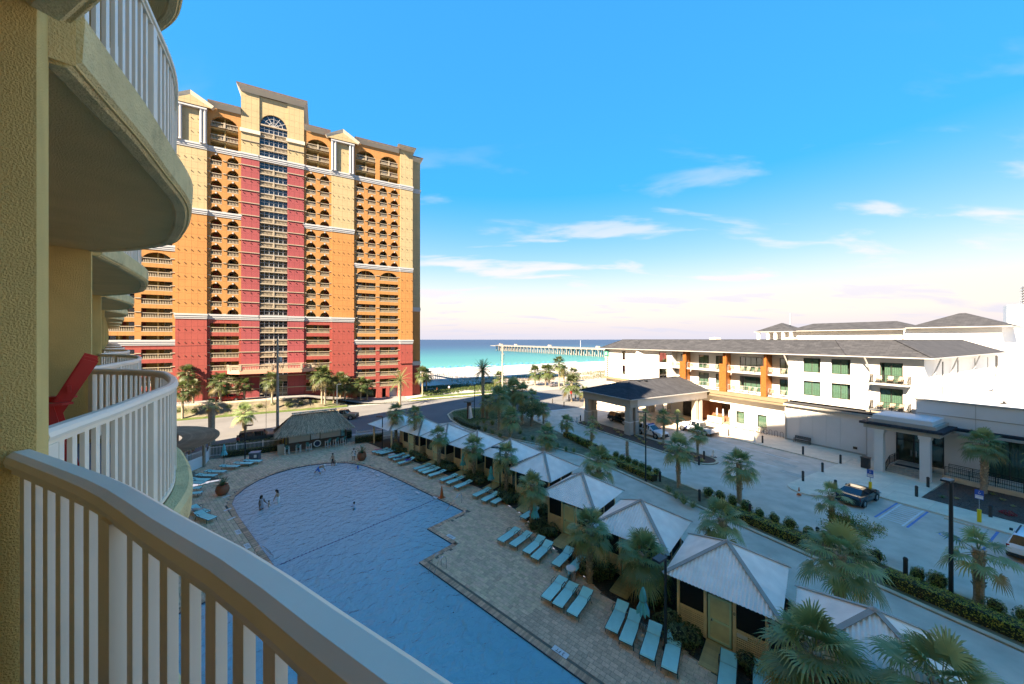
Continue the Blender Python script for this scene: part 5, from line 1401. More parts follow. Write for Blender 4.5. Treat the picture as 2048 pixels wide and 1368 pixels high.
# rear fence between the cabanas
C_fence = mat('grey_fence_board', (0.20,0.185,0.165), 0.85, var=0.15, scale=3, obj=0.15); fb = MB().box(-.012,.012,-.065,.065,0,1.7).mesh('board', C_fence)
for i in range(len(CAB)-1):
    a, b = Vector(CAB[i])+Vector((1.9,2.0)), Vector(CAB[i+1])+Vector((1.9,-2.0)); d = b-a; k = int(d.length/.14)
    t = thing('privacy_fence', 'grey board fence closing the gap %s' % ('behind the nearest cabana and number 8' if i == 0 else 'just beyond the number 8 cabana' if i == 1 else 'between the %s and %s cabanas of the row' % ('first second third fourth fifth sixth seventh eighth ninth tenth'.split()[i], 'first second third fourth fifth sixth seventh eighth ninth tenth'.split()[i+1])), 'fence', QP(a.x, a.y, 0), AQ, 'fences between cabanas')
    for j in range(k+1): c = d*(j/k); link('board', fb, t, (c.x, c.y, 0), math.atan2(d.y, d.x)-math.pi/2)
    MB().bar((0,0,1.72),(d.x,d.y,1.72),.05,.05).obj('top_rail', M_whitepaint, t)
# ---------------------------------------------------------------- sun loungers
L_sling = mat('turquoise_sling', (0.24, 0.70, 0.62), 0.7, var=0.06, scale=3, obj=0.10); L_frame = mat('bronze_tube', (0.045, 0.033, 0.026), 0.4)
def lounger_proto(back):
    t = thing('sun_lounger', 'x', 'sun lounger', (0,0,0), 0, 'turquoise sun loungers round the pool')
    mb = MB(); ang = R(back); px_, pz = .50, .37
    prof_ = [(-.98,.31),(-.92,.355),(-.5,.362),(0,.355),(.48,.36)]
    for i in range(len(prof_)-1): (a,za),(b,zb) = prof_[i], prof_[i+1]; mb.add([(a,-.32,za),(b,-.32,zb),(b,.32,zb),(a,.32,za),(a,-.32,za-.015),(b,-.32,zb-.015),(b,.32,zb-.015),(a,.32,za-.015)], [(0,1,2,3),(7,6,5,4),(0,4,5,1),(3,2,6,7)])
    mb.obj('seat_sling', L_sling, t)
    e = (px_+.60*math.cos(ang), pz+.60*math.sin(ang)); mb = MB(); n_ = Vector((-math.sin(ang), 0, math.cos(ang)))*.008
    mb.add([(px_,-.32,pz),(e[0],-.32,e[1]),(e[0],.32,e[1]),(px_,.32,pz),(px_,-.32,pz-.015),(e[0],-.32,e[1]-.015),(e[0],.32,e[1]-.015),(px_,.32,pz-.015)], [(0,1,2,3),(7,6,5,4),(0,4,5,1),(2,3,7,6),(1,5,6,2)]); mb.obj('back_sling', L_sling, t)
    for s in (-1, 1):
        y = s*.335
        MB().tube([(-.99,y,.30),(-.9,y,.345),(0,y,.345),(.52,y,.35)], .018, 6).obj('side_rail', L_frame, t); MB().tube([(px_,y,pz-.01),(e[0],y,e[1]-.01)], .016, 6).obj('back_rail', L_frame, t)
        MB().tube([(-.80,y,.345),(-.86,y*1.05,0)], .017, 6).obj('leg', L_frame, t); MB().tube([(.78,y*1.03,0),(.60,y,.345)], .017, 6).obj('leg', L_frame, t)
        MB().tube([(.18,y,.35),(.24,y*1.08,.57),(.60,y*1.08,.58),(.72,y,.40)], .016, 6).obj('armrest', L_frame, t)
    MB().tube([(-.99,-.335,.30),(-.99,.335,.30)], .017, 6).obj('foot_rail', L_frame, t)
    return t
lflat, lup = lounger_proto(7), lounger_proto(20)
LS = [(1017.7,1070.8,2,0,'farthest of the four between the steps and the ladder'),(1041.8,1079,2,0,'second of the four beside the ladder'),(1068,1092,4,1,'third of the four beside the ladder'),(1084,1103,5,1,'nearest of the four beside the ladder, by the wooden ramp'),
      (1126,1116,3,1,'left one of the pair behind the litter bin'),(1155,1127.5,3,1,'right one of the pair, partly behind the palm trunk'),(1109,1178.5,4,0,'left one of the three in front of the litter bin'),(1131,1191,5,0,'middle one of the three in front of the litter bin'),(1160,1207,4,1,'right one of the three beside the wooden ramp'),
      (1234.6,1236.7,7,1,'left end of the row of four by the nearest parasol'),(1261.6,1258,8,1,'beside the nearest parasol, on its left'),(1302.7,1285,8,1,'beside the nearest parasol, on its right'),(1344,1307.5,9,1,'next to the black lamp post'),
      (1060,1027,0,1,'alone behind a palm trunk and parasol'),(963.7,985,0,0,'left one of the three by the tall lamp post'),(981,994,2,0,'middle one of the three by the tall lamp post'),(1000,998.5,2,1,'right one of the three by the tall lamp post'),
      (897,955.7,-2,0,'left one of three behind the orange cone'),(910,961,-2,0,'middle one of three behind the orange cone'),(926.4,969,-1,0,'right one of three behind the orange cone'),
      (844,933.8,-4,0,'first of the four halfway along the far terrace'),(853,938,-4,0,'second of the four halfway along the far terrace'),(861.7,941.4,-3,0,'third of the four halfway along the far terrace'),(873.8,947,-3,0,'last of the four halfway along the far terrace'),
      (792.6,912,-5,0,'farthest of the three holding towels'),(802.5,916,-5,0,'middle of the three holding towels'),(812,922.8,-2,1,'with a purple towel hung over it'),
      (759.7,901,-6,0,'far left of the three by the planter, pink towel on it'),(767.4,903,-6,0,'middle of the three by the big planter'),(775,904.6,-6,0,'right of the three by the big planter'),
      (1455,1349,6,1,'cut by the bottom edge in front of number 8 cabana'),(1524,1372,6,1,'at the bottom edge, right of the number 8 ramp')]
RS = [(506,922,170,0,'farthest on the left terrace, beside the grey bin'),(487.5,926.7,172,0,'second on the left terrace, at the lamp post foot'),(460,932.7,172,0,'third on the left terrace, by the upright turquoise parasol'),(432,943,172,0,'fourth along the left terrace, behind the clay planter'),
      (413.6,951,170,0,'fifth along the left terrace'),(399,959.6,168,0,'sixth along the left terrace, beside the white fence'),(388.6,965.7,168,0,'seventh along the left terrace, next to the balcony edge'),(377,978,190,0,'eighth on the left, half hidden by the balcony below'),(378,988,190,0,'last on the left, half hidden by the balcony below'),(399,1021,150,1,'with clothes on it, just above the near handrail'),(411,1033,150,1,'lowest on the left, just above the near handrail')]
used = set()
for i, (px, py, da, k, lb) in enumerate(LS + [(a,b,c,d,e) for a,b,c,d,e in RS]):
    loc = G(px, py, .30); loc.z = 0; pr_ = lup if k else lflat
    rz = AQ + R(da) if i < len(LS) else R(da) + R(8)
    lab = 'turquoise sun lounger, ' + lb
    if pr_ not in used: pr_.location = loc; pr_.rotation_euler = (0,0,rz); pr_['label'] = lab; used.add(pr_)
    else: dup(pr_, loc, rz, lab)
def towel(label, px, py, col, rz, n):
    mb = MB(); k = 8
    for i in range(k+1):
        for j in range(k+1):
            x, y = (i/k-.5)*.9, (j/k-.5)*.5; mb.v.append((x, y, .05*math.sin(x*9+n)*math.cos(y*7+n)+.03))
    for i in range(k):
        for j in range(k): a = i*(k+1)+j; mb.f.append((a, a+k+1, a+k+2, a+1)); mb.m.append(0)
    l = G(px, py, .4); tag(mb.obj('towel', mat('towel_%d' % n, col, 0.9, var=0.2, scale=9), loc=l, rz=rz, smooth=True), label, 'towel')
towel('pink towel on a far lounger by the planter', 757, 899, (0.65,0.16,0.20), .8, 1); towel('purple towel draped over a lounger', 818, 919, (0.10,0.07,0.30), .6, 2); towel('white towel on the farthest towelled lounger', 783, 909, (0.6,0.6,0.58), .8, 3); towel('peach clothes lying on the lower left lounger', 394, 1019, (0.55,0.36,0.28), .2, 4); towel('dark clothes heap on the middle towelled lounger', 797, 915, (0.10,0.10,0.12), .5, 5)
# ---------------------------------------------------------------- closed parasols
U_teal = mat('turquoise_canvas', (0.03, 0.50, 0.54), 0.75, var=0.10, scale=4)
um = thing('parasol', 'x', 'parasol', (0,0,0), 0, 'closed turquoise parasols')
MB().lathe([(.30,0),(.30,.05),(.10,.07),(.05,.2)], 14).obj('base', M_conc, um); MB().lathe([(.024,.05),(.024,2.55)], 8).obj('pole', L_frame, um)
mb = MB(); n = 32; zs = [(1.25,.26),(1.33,.27),(1.7,.15),(1.82,.11),(1.95,.15),(2.3,.10),(2.5,.05),(2.56,.02)]
for z, r in zs:
    for j in range(n):
        a = 2*math.pi*j/n; rr = r*(1+.28*math.cos(a*8)*(1 if z < 2.4 else .4)); mb.v.append((rr*math.cos(a), rr*math.sin(a), z-(.07*math.cos(a*8) if z < 1.3 else 0)))
for i in range(len(zs)-1):
    for j in range(n): mb.f.append((i*n+j, i*n+(j+1)%n, (i+1)*n+(j+1)%n, (i+1)*n+j)); mb.m.append(0)
cn = mb.obj('canopy', U_teal, um, smooth=True); MB().tube([(.13*math.cos(a*.5), .13*math.sin(a*.5), 1.83) for a in range(14)], .012, 5).obj('tie', L_frame, cn)
UP = [(1286,1275,'nearest closed turquoise parasol, in the row of four loungers'),(1070,1066,'closed turquoise parasol against the palm trunk beside a lone lounger'),(982,984,'closed turquoise parasol beside the tall lamp post'),(926,953,'farthest closed turquoise parasol on the right terrace'),(448,931,'closed turquoise parasol on the left terrace by the fence')]
for i, (px, py, lb) in enumerate(UP):
    if i == 0: um.location = G(px, py); um['label'] = lb
    else: dup(um, G(px, py), i*.4, lb)
# ---------------------------------------------------------------- vegetation
random.seed(5)
ORD = 'first second third fourth fifth sixth seventh eighth ninth tenth eleventh twelfth thirteenth fourteenth fifteenth sixteenth seventeenth eighteenth nineteenth twentieth twenty-first twenty-second'.split()
V_palm = leafmat('palm_leaf', (0.22, 0.29, 0.125), 0.35, 0.03, 0.45, 0.3); V_palmy = leafmat('yellowing_palm_leaf', (0.40, 0.29, 0.10), 0.3, 0.02, 0.6, 0.3)
V_date = leafmat('date_palm_leaf', (0.11, 0.145, 0.05), 0.3, 0.02)
V_trunk = mat('palm_trunk', (0.32, 0.25, 0.175), 0.95, var=0.3, scale=9, bump=0.9, bscale=20); V_boot = mat('palm_boot', (0.46, 0.36, 0.245), 0.95, var=0.25, scale=12, island=0.35)
V_petiole = mat('palm_petiole', (0.20, 0.22, 0.09), 0.7)
V_shrub = leafmat('shrub_leaf', (0.15, 0.18, 0.075), 0.5, 0.03); V_hedge = leafmat('hedge_leaf', (0.38, 0.36, 0.07), 0.45, 0.03); V_grass = leafmat('tuft_grass', (0.22, 0.25, 0.095), 0.4, 0.03); V_dune = leafmat('dune_leaf', (0.055, 0.08, 0.02), 0.5, 0.03); V_pale = leafmat('variegated_leaf', (0.42, 0.36, 0.16), 0.4, 0.03)
V_dry = leafmat('dry_grass', (0.17, 0.145, 0.065), 0.4, 0.02); V_bark = mat('bark', (0.16, 0.12, 0.085), 0.95, var=0.3, scale=8, bump=0.8, bscale=20); V_tree = leafmat('tree_leaf', (0.26, 0.24, 0.07), 0.5, 0.04)
def fan_leaf(mb, base, az, el, plen, rad, nseg, droop, m):
    """one fan frond: arching stalk and pleated blade of separate pointed segments drooping at the tips"""
    d = Vector((math.cos(az)*math.cos(el), math.sin(az)*math.cos(el), math.sin(el)))
    side = Vector((-math.sin(az), math.cos(az), 0)); up = side.cross(d) * -1
    if up.z < 0 and el < R(80): up = -up
    pts = [base + d*plen*t - Vector((0,0,1))*(droop*.35*plen*t*t) for t in (0,.35,.7,1)]
    mb.tube(pts, [.022,.016,.013,.010], 3, 1, cap=False)
    hub = pts[-1]; d2 = (pts[-1]-pts[-2]).normalized(); up2 = side.cross(d2) * -1
    if up2.dot(up) < 0: up2 = -up2
    o = len(mb.v); mb.v.append(tuple(hub))
    for i in range(nseg):
        a = R(-118 + 236*i/(nseg-1)) + rnd(-.03,.03); ln = rad*(1-.22*abs(a)/2.06)*rnd(.86,1.08)
        dr = (d2*math.cos(a) + side*math.sin(a)).normalized(); fold = up2*(.22*abs(math.sin(a)))
        w = ln*R(236/nseg)*.50; ac = (side*math.cos(a) - d2*math.sin(a)).normalized()
        pz = Vector((0,0,1))
        p1 = hub + dr*ln*.36 + fold*ln*.35; p2 = hub + dr*ln*.74 + fold*ln*.42 - pz*droop*ln*.14; p3 = hub + dr*ln*rnd(.95,1.02) + fold*ln*.25 - pz*droop*ln*rnd(.35,.62)
        k = len(mb.v)
        mb.v += [tuple(p1-ac*w*.5), tuple(p1+ac*w*.5), tuple(p2-ac*w*.40), tuple(p2+ac*w*.40), tuple(p3)]
        mb.f += [(o,k,k+1), (k,k+2,k+3,k+1), (k+2,k+4,k+3)]; mb.m += [m]*3
V_far = leafmat('sunlit_palm_leaf', (0.058, 0.082, 0.028), .35, .03, .5, .3); V_fary = leafmat('sunlit_palm_dry', (0.12, 0.095, 0.035), .3, .02)  # palm leaf colours darkened to offset the full sun beyond the road
def palm_crown(n, plen, rad, nseg, dead=3, spread=1.0, far=False):
    mb = MB(); ga = 2.39996
    for i in range(n):
        t = i/(n-1); el = R(78 - 110*t*spread + rnd(-9,9)); az = i*ga + rnd(-.2,.2)
        fan_leaf(mb, Vector((0,0,-.05-.22*t)), az, el, plen*rnd(.8,1.15), rad*rnd(.85,1.1), nseg, .45+.65*t, 0 if i < n-dead else 2)
    return mb.mesh('crown', [V_far, V_fary, V_fary] if far else [V_palm, V_petiole, V_palmy])
def palm_trunk(h, r, boots=1.0, skirt=True):
    mb = MB(); n = 9; zs = [h*i/9 for i in range(10)]; bx, by = rnd(-.08,.08), rnd(-.08,.08)
    mb.tube([(bx*math.sin(z/h*2), by*math.sin(z/h*2.4), z) for z in zs], [r*(1.12 if i == 0 else .92 + .1*(i/9)) for i in range(10)], n, 0)
    ga = 2.39996; k = int(h*boots/.055); z0 = h*(1-boots)
    for i in range(k):
        z = z0 + (h-z0)*i/k; a = i*ga; c, s = math.cos(a), math.sin(a); t = Vector((-s, c, 0)); o = Vector((c, s, 0)); b = Vector((bx*math.sin(z/h*2), by*math.sin(z/h*2.4), z))
        w = r*.34; l = rnd(.16,.30); ou = rnd(.05,.11)
        p = [b+o*r*.86-t*w, b+o*r*.86+t*w, b+o*(r+ou)+t*w*.55+Vector((0,0,l)), b+o*(r+ou)-t*w*.55+Vector((0,0,l)), b+o*r*.84+Vector((0,0,l*.75))]
        mb.add([tuple(q) for q in p], [(0,1,2,3),(3,2,4),(1,4,2),(0,3,4)], 1)
    return mb.mesh('trunk', [V_trunk, V_boot])
CR = [palm_crown(30, .85, .80, 26), palm_crown(26, .75, .72, 24, 4), palm_crown(34, .9, .85, 26, 2), palm_crown(16, .7, .6, 20, 2)]
CF = [palm_crown(26, .85, .85, 16, 2, far=True), palm_crown(24, .8, .8, 16, 3, far=True)]           # farther palms
TR = {}
def palm(base, crown_z, label, kind=0, sc=1.0, r=.2, boots=.85, group='sabal palms', far=False, rz=None, name='sabal_palm', bare=False):
    key = (round(crown_z*2)/2, round(r, 2), boots)
    if key not in TR: TR[key] = palm_trunk(key[0], r, boots)
    t = thing(name, label, 'palm tree', base, rnd(0, 6.28) if rz is None else rz, group)
    link('trunk', TR[key], t, (0,0,0), 0, sc=(1, 1, crown_z/key[0]))
    if not bare: link('crown', (CF if far else CR)[kind], t, (0,0,crown_z), rnd(0, 6), sc=sc)
    else: MB().tube([(0,0,crown_z-.1),(.1,.05,crown_z+.25),(.22,.1,crown_z+.2)], [.05,.03,.01], 4).obj('dead_frond', V_boot, t)
    return t
def palm_px(bx, by, cy, label, kind=0, sc=1.0, **k):
    b = G(bx, by, k.pop('z', 0.0)); cz = EYE-(cy-679)*b.y/FPX - b.z
    return palm(b, max(.9, cz), label, kind, sc, **k)
# in front of the cabanas
F = [(1179,1163,1052,'front palm at the ramp of the cabana beyond number 8',0,1.02),(1288,1206,1108,'front palm left of number 8 cabana, parasol at its foot',2,1.08),(1064.6,1058,968,'front palm with a closed parasol leaning at its trunk',1,1.02),(1012,990,908,'front palm next to the tall terrace lamp post',0,1.02),
     (947,960,890,'front palm behind the three loungers near the orange cone',0,1.0),(878,937,869,'front palm behind the four far loungers',1,1.02),(830,909,826,'front palm second from the far end of the cabana row',1,1.0),(791.5,896,820,'front palm at the far end of the cabana row',0,1.0)]
for bx, by, cy, lb, k, s in F: palm_px(bx, by, cy, 'sabal palm, ' + lb, k, s, boots=.95, group='palms along the cabana fronts')
palm(QP(17.2, .1), 3.45, 'large foreground sabal palm at the bottom edge between number 8 and the nearest cabana', 2, 1.25, r=.24, group='palms along the cabana fronts')
palm(QP(17.0, -2.9), 4.3, 'foreground sabal palm cut by the bottom right edge', 0, 1.25, r=.24, group='palms along the cabana fronts')
palm(QP(24.6, -.9), 4.0, 'sabal palm behind the nearest cabana with fronds over the drive', 0, 1.25, r=.25, boots=1.0, group='palms behind the cabanas')
palm(QP(24.3, 4.4), 4.2, 'sabal palm behind the number 8 cabana', 1, 1.1, r=.22, group='palms behind the cabanas')
palm(QP(28.1, 14.5), 4.5, 'sabal palm behind the fourth cabana, beside the inner drive', 0, 1.15, r=.22, group='palms behind the cabanas')
# median and planted island
I = [(1358,977,893,'on the median right of the tall thin lamp post',0,1.15,.2),(1479,1006,926,'on the median, alone against the grey drive',1,1.25,.22),(1664,1080,990,'on the median left of the small broadleaf tree',3,1.1,.17),(1957,1208,1098,'on the median right of the nearest lamp post',3,1.35,.22),
     (1182,894,860,'thin-crowned on the median near the hotel canopy',3,.9,.16),(1133,874,842,'beside the worker in orange',1,1.0,.17),(1087,847,816,'beside the white lane posts',0,1.05,.18),(1094,899,866,'at the kerb behind the fifth cabana',0,1.2,.2)]
for bx, by, cy, lb, k, s, r in I: palm_px(bx, by, cy, 'sabal palm ' + lb, k, s, r=r, boots=.7, group='palms on the median')
palm_px(1256, 926, 882, 'bare headless palm trunk on the median', bare=True, group='palms on the median', r=.17)
J = [(974,838,800,'behind the stone sign',0,1.2),(998,861,792,'with the stoutest trunk in the island clump',2,1.55),(1028,846,778,'tallest crown at the centre of the island clump',2,1.75),(1044,850,782,'right of the centre of the island clump',0,1.5),(1064,842,793,'at the right end of the island clump',1,1.4),(1021,877,832,'in front of the island clump with a pale crown',2,1.25),(1012,838,786,'second crown from the left in the island clump',1,1.5)]
for bx, by, cy, lb, k, s in J: palm_px(bx, by, cy, 'sabal palm ' + lb, k, s, r=.26, group='palms in the island clump')
K = [(1290,879,829,'first from the left in the forecourt bed',3,1.0),(1327,889,831,'third from the left in the forecourt bed, behind the police car bonnet',1,.95),(1355,874,831,'second from the right in the forecourt bed',3,1.0),(1396,914,865,'in front of the police pickup',1,1.05),(1185,864,840,'at the canopy end of the forecourt bed',3,.9)]
for bx, by, cy, lb, k, s in K: palm_px(bx, by, cy, 'young sabal palm ' + lb, k, s, r=.16, boots=.5, group='palms in the forecourt bed')
palm_px(1967, 988, 884, 'sabal palm with patterned trunk in the red mulch bed by the ramp', 2, 1.1, r=.24, group='palms by the entrance')
palm(EH(57.0, 4.6), 4.6, 'sabal palm at the right edge with only its left fronds showing', 0, 1.0, group='palms by the entrance')
# by the tower and the dunes
T = [(375,805,744,'left of the red wall, tallest of the first trio',0,1.35,2.2),(365,838,778,'on the grass bank at the far left',1,1.5,.1),(386,815,772,'second on the bank from the left',1,1.3,1.6),(425,797,748,'third from the left before the red wall',0,1.5,2.3),(441,808,761,'fourth from the left before the red wall',0,1.5,1.9),(474,795,757,'left of the utility pole by the tower',1,1.35,2.3),(489,800,768,'behind the utility pole by the red car',0,1.25,2.2),
     (544,806,758,'alone before the tower entrance',0,1.45,1.8),(644,807,747,'tall twin left one by the tower forecourt',0,1.75,.9),(650,808,750,'tall twin right one by the tower forecourt',1,1.6,.9),(667,808,768,'third in the tower forecourt grove',0,1.6,.3),(681,803,757,'fourth in the tower forecourt grove',1,1.6,.1),(690,806,768,'fifth in the tower forecourt grove',0,1.6,0),(699,800,766,'sixth in the tower forecourt grove',1,1.6,0),
     (721,804,767,'left one of the pair at the garage mouth',0,1.6,0),(734,802,770,'right one of the pair at the garage mouth',1,1.5,0),(845,792,746,'left one of the pair at the seaward corner of the tower',0,1.6,0),(853,785,748,'right one of the pair at the seaward corner of the tower',1,1.6,-.2),
     (999,778,754,'ragged yellowish one left of the second utility pole',1,1.8,-.1),(1070,772,743,'first palm in the sandy car park',0,1.9,-.2),(1091,773,741,'second palm in the sandy car park',0,1.9,-.2),(1098,773,741,'third palm in the sandy car park',1,1.9,-.2),(1118,778,725,'tallest palm in the sandy car park',1,1.9,-.1),(1128,772,739,'slim palm beside the tallest in the sandy car park',1,1.5,-.2),(1147,764,746,'farthest palm in the sandy car park',0,1.9,-.3),(1143,803,767,'full bright palm by the stop sign',0,1.9,0),(1169,813,782,'small palm beside the canopy corner',1,1.1,0)]
for bx, by, cy, lb, k, s, z in T: palm_px(bx, by, cy, 'distant sabal palm, ' + lb, k, s, z=z, r=.2, boots=.3, far=True, group='palms beyond the road')
palm_px(489, 868, 823, 'sabal palm with shaggy trunk behind the white fence', 0, 1.25, r=.3, boots=1.0, group='palms by the white fence')
palm_px(423, 886, 808, 'tall smooth-trunked palm with a clipped crown by the pergola', 3, 1.0, r=.42, boots=.05, group='palms by the white fence', name='stout_palm')
# feather palms
def date_palm(base, cz, label, n=44, L_=2.6, r=.3):
    t = thing('date_palm', label, 'palm tree', base, 0, 'feather palms'); mb = MB()
    for i in range(n):
        u = i/(n-1); az = i*2.39996; el = R(80-95*u); L2 = L_*rnd(.85,1.1); prev = None; d = Vector((math.cos(az)*math.cos(el), math.sin(az)*math.cos(el), math.sin(el))); p = Vector((0,0,0)); pts = [p.copy()]
        for j in range(8): d = (d - Vector((0,0,.11+.04*u))).normalized(); p = p + d*L2/8; pts.append(p.copy())
        mb.tube(pts, [.03*(1-j/9)+.004 for j in range(9)], 3, 1, cap=False); side = Vector((-math.sin(az), math.cos(az), 0))
        for j in range(1, 9):
            for q in range(4):
                a = pts[j-1].lerp(pts[j], q/4); dd = (pts[j]-pts[j-1]).normalized(); ll = .42*math.sin(math.pi*min(1,(j+.2)/9.3))+.12
                for s in (-1, 1):
                    tip = a + (dd*.75 + side*s*.8 + Vector((0,0,-.15))).normalized()*ll; w = dd*.028; mb.add([tuple(a-w), tuple(a+w), tuple(tip)], [(0,1,2)], 0)
    mb.obj('crown', [V_date, V_petiole], t, (0,0,cz)); link('trunk', palm_trunk(cz, r, .6), t); return t
b = G(965.5, 836); date_palm(b, 15-(742-679)*b.y/700, 'tall feathery date palm on the island beside the stone sign')
b = G(799.5, 811); date_palm(b, 15-(762-679)*b.y/700, 'spreading date palm by the garage of the tower', n=34, L_=3.4, r=.35)
# leaf-cloud plants
def leaves(n, place, size, m, flat=.5):
    mb = MB()
    for i in range(n):
        p, nr = place(); u = Vector((rnd(-1,1), rnd(-1,1), rnd(-1,1))); nr = (nr + u*flat).normalized(); a = nr.orthogonal().normalized()
        a.rotate(Matrix.Rotation(rnd(0,6.28), 3, nr)); b_ = nr.cross(a); s = size*rnd(.6,1.3)
        mb.add([tuple(p-a*s), tuple(p-b_*s*.45+nr*s*.1), tuple(p+a*s), tuple(p+b_*s*.45+nr*s*.1)], [(0,1,2,3)], 0)
    return mb
def ell(rx, ry, rz, cz, lump=.18):
    ph = [(rnd(2,4), rnd(0,6), rnd(2,4), rnd(0,6)) for _ in range(3)]
    def f():
        while True:
            v = Vector((rnd(-1,1), rnd(-1,1), rnd(-.75,1)))
            if .05 < v.length <= 1: break
        v.normalize(); k = rnd(.55,1)**.35; w = 1 + sum(lump*math.sin(v.x*a+b)*math.sin(v.y*c+d+v.z*2) for a,b,c,d in ph)
        return Vector((v.x*rx*k*w, v.y*ry*k*w, cz+v.z*rz*k*w)), v
    return f
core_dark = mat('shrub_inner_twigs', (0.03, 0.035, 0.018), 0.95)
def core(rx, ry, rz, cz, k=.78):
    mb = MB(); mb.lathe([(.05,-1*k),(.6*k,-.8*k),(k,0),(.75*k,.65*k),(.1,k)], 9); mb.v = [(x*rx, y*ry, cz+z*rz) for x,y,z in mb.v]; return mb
SH_V = []
for i in range(4):
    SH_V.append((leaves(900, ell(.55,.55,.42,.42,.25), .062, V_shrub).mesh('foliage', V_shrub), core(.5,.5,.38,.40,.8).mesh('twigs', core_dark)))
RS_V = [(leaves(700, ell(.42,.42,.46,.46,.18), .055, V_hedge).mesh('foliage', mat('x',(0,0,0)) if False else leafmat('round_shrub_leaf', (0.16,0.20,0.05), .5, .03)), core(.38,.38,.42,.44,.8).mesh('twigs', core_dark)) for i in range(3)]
def shrub(loc, label, kind='low', sc=1.0, group='low shrubs in the cabana beds', z=0.0):
    t = thing('shrub', label, 'shrub', (loc.x, loc.y, z), rnd(0,6.28), group); f, c = random.choice(SH_V if kind == 'low' else RS_V)
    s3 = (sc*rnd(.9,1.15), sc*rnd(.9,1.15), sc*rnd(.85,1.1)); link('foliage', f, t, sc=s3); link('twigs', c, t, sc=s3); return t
order = 'nearest second third fourth fifth sixth seventh eighth ninth'.split()
cn = ['the nearest cabana', 'number 8 cabana', 'the cabana beyond number 8', 'the fourth cabana', 'the fifth cabana', 'the sixth cabana', 'the seventh cabana', 'the third cabana from the far end', 'the second cabana from the far end']
for i, (q, p) in enumerate(CAB):
    k = 0
    for dq, dp in ((-2.55,1.3),(-2.5,2.2),(-3.0,1.75),(-2.5,-1.35),(-2.6,-2.1),(-2.9,2.65)):
        if i in (0, 1) and k > 3: k += 1; continue
        lb = 'shrub %s of %s' % (('left of the door', 'far left of the door', 'at the left bed edge', 'right of the door', 'far right of the door', 'in the far gap')[k], cn[i])
        shrub(QP(q+dq+rnd(-.15,.15), p+dp+rnd(-.2,.2)), lb, 'low', rnd(.85,1.2)); k += 1
def hedge(name, label, path, w, h, m=V_hedge, dens=420, z=.08, group=None, size=.05, frame=EH):
    t = thing(name, label, 'hedge', frame(path[0][0], path[0][1], z), 0, group); o = frame(path[0][0], path[0][1]); mb = MB(); cm = MB()
    for i in range(len(path)-1):
        a, b = frame(*path[i])-o, frame(*path[i+1])-o; L2 = (b-a).length; d = (b-a)/L2; s = Vector((-d.y, d.x, 0))
        cm.bar(a+Vector((0,0,h*.44)), b+Vector((0,0,h*.44)), w*.86, h*.86)
        def pl():
            u = rnd(0, L2); r_ = random.random(); bump_ = .04*math.sin(u*5+i)+.03*math.sin(u*13)
            if r_ < .5: return a+d*u+s*rnd(-w/2,w/2)+Vector((0,0,h+bump_+rnd(-.04,.02))), Vector((0,0,1))
            q = 1 if r_ < .75 else -1
            return a+d*u+s*q*(w/2+bump_*.7+rnd(-.05,.02))+Vector((0,0,rnd(.03,h))), s*q
        g = leaves(int(dens*L2*(w+2*h)/2), pl, size, m, .7); mb.add(g.v, g.f, 0)
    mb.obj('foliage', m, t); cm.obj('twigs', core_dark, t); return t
hedge('clipped_hedge', 'long clipped hedge on the median before the nearest lamp post', [(30.6,-6),(30.6,8.0)], .85, .75)
hedge('clipped_hedge', 'clipped hedge on the median left of the broadleaf tree', [(30.6,11.5),(30.6,18.2)], .85, .7)
hedge('clipped_hedge', 'clipped hedge beside the tall thin lamp post', [(30.8,25.2),(30.8,27.0),(30.9,33.0)], .85, .7)
hedge('clipped_hedge', 'clipped hedge beside the worker in orange', [(32.3,36),(33.0,43.5)], .9, .75)
hedge('clipped_hedge', 'row of low hedge below the stone sign', [(21.9,62.5),(21.9,57.5),(22.8,53.5)], .9, .55, m=V_shrub)
hedge('clipped_hedge', 'green hedge in front of the white picket fence', [(-11,56.6),(-3,56.6)], .8, .7, m=MATS['round_shrub_leaf'], dens=160)
hedge('clipped_hedge', 'hedge behind the white picket fence along the road', [(-13,59.0),(4,59.0)], 1.2, 1.1, m=MATS['round_shrub_leaf'], dens=120)
hedge('clipped_hedge', 'dark hedge at the right end of the thatched bar', [(4.2,55.4),(8.0,55.2)], 1.0, .9, m=V_shrub, dens=220)
hs = [20.3,19.2,18.1,17.0,15.9,14.8,13.7,12.5,11.4,9.9,8.9,7.0,6.2,4.2,3.3,1.4,-.3,-2.0,26.2,27.2,28.2,29.2,30.2,31.2,32.2,34.2,35.2,37.5,38.6,39.7]
for i, h in enumerate(hs):
    where = 'behind the long near hedge' if h < 8.5 else 'behind the middle hedge' if h < 21 else 'behind the hedge at the thin lamp post' if h < 33.5 else 'near the worker in orange'
    grp = [x for x in hs if (x < 8.5) == (h < 8.5) and (x < 21) == (h < 21) and (x < 33.5) == (h < 33.5)]
    shrub(EH(32.25, h), 'rounded shrub %s from right %s' % ('first second third fourth fifth sixth seventh eighth ninth tenth eleventh twelfth'.split()[sorted(grp).index(h)], where), 'round', rnd(.85,1.15), 'rounded shrubs along the median', .08)
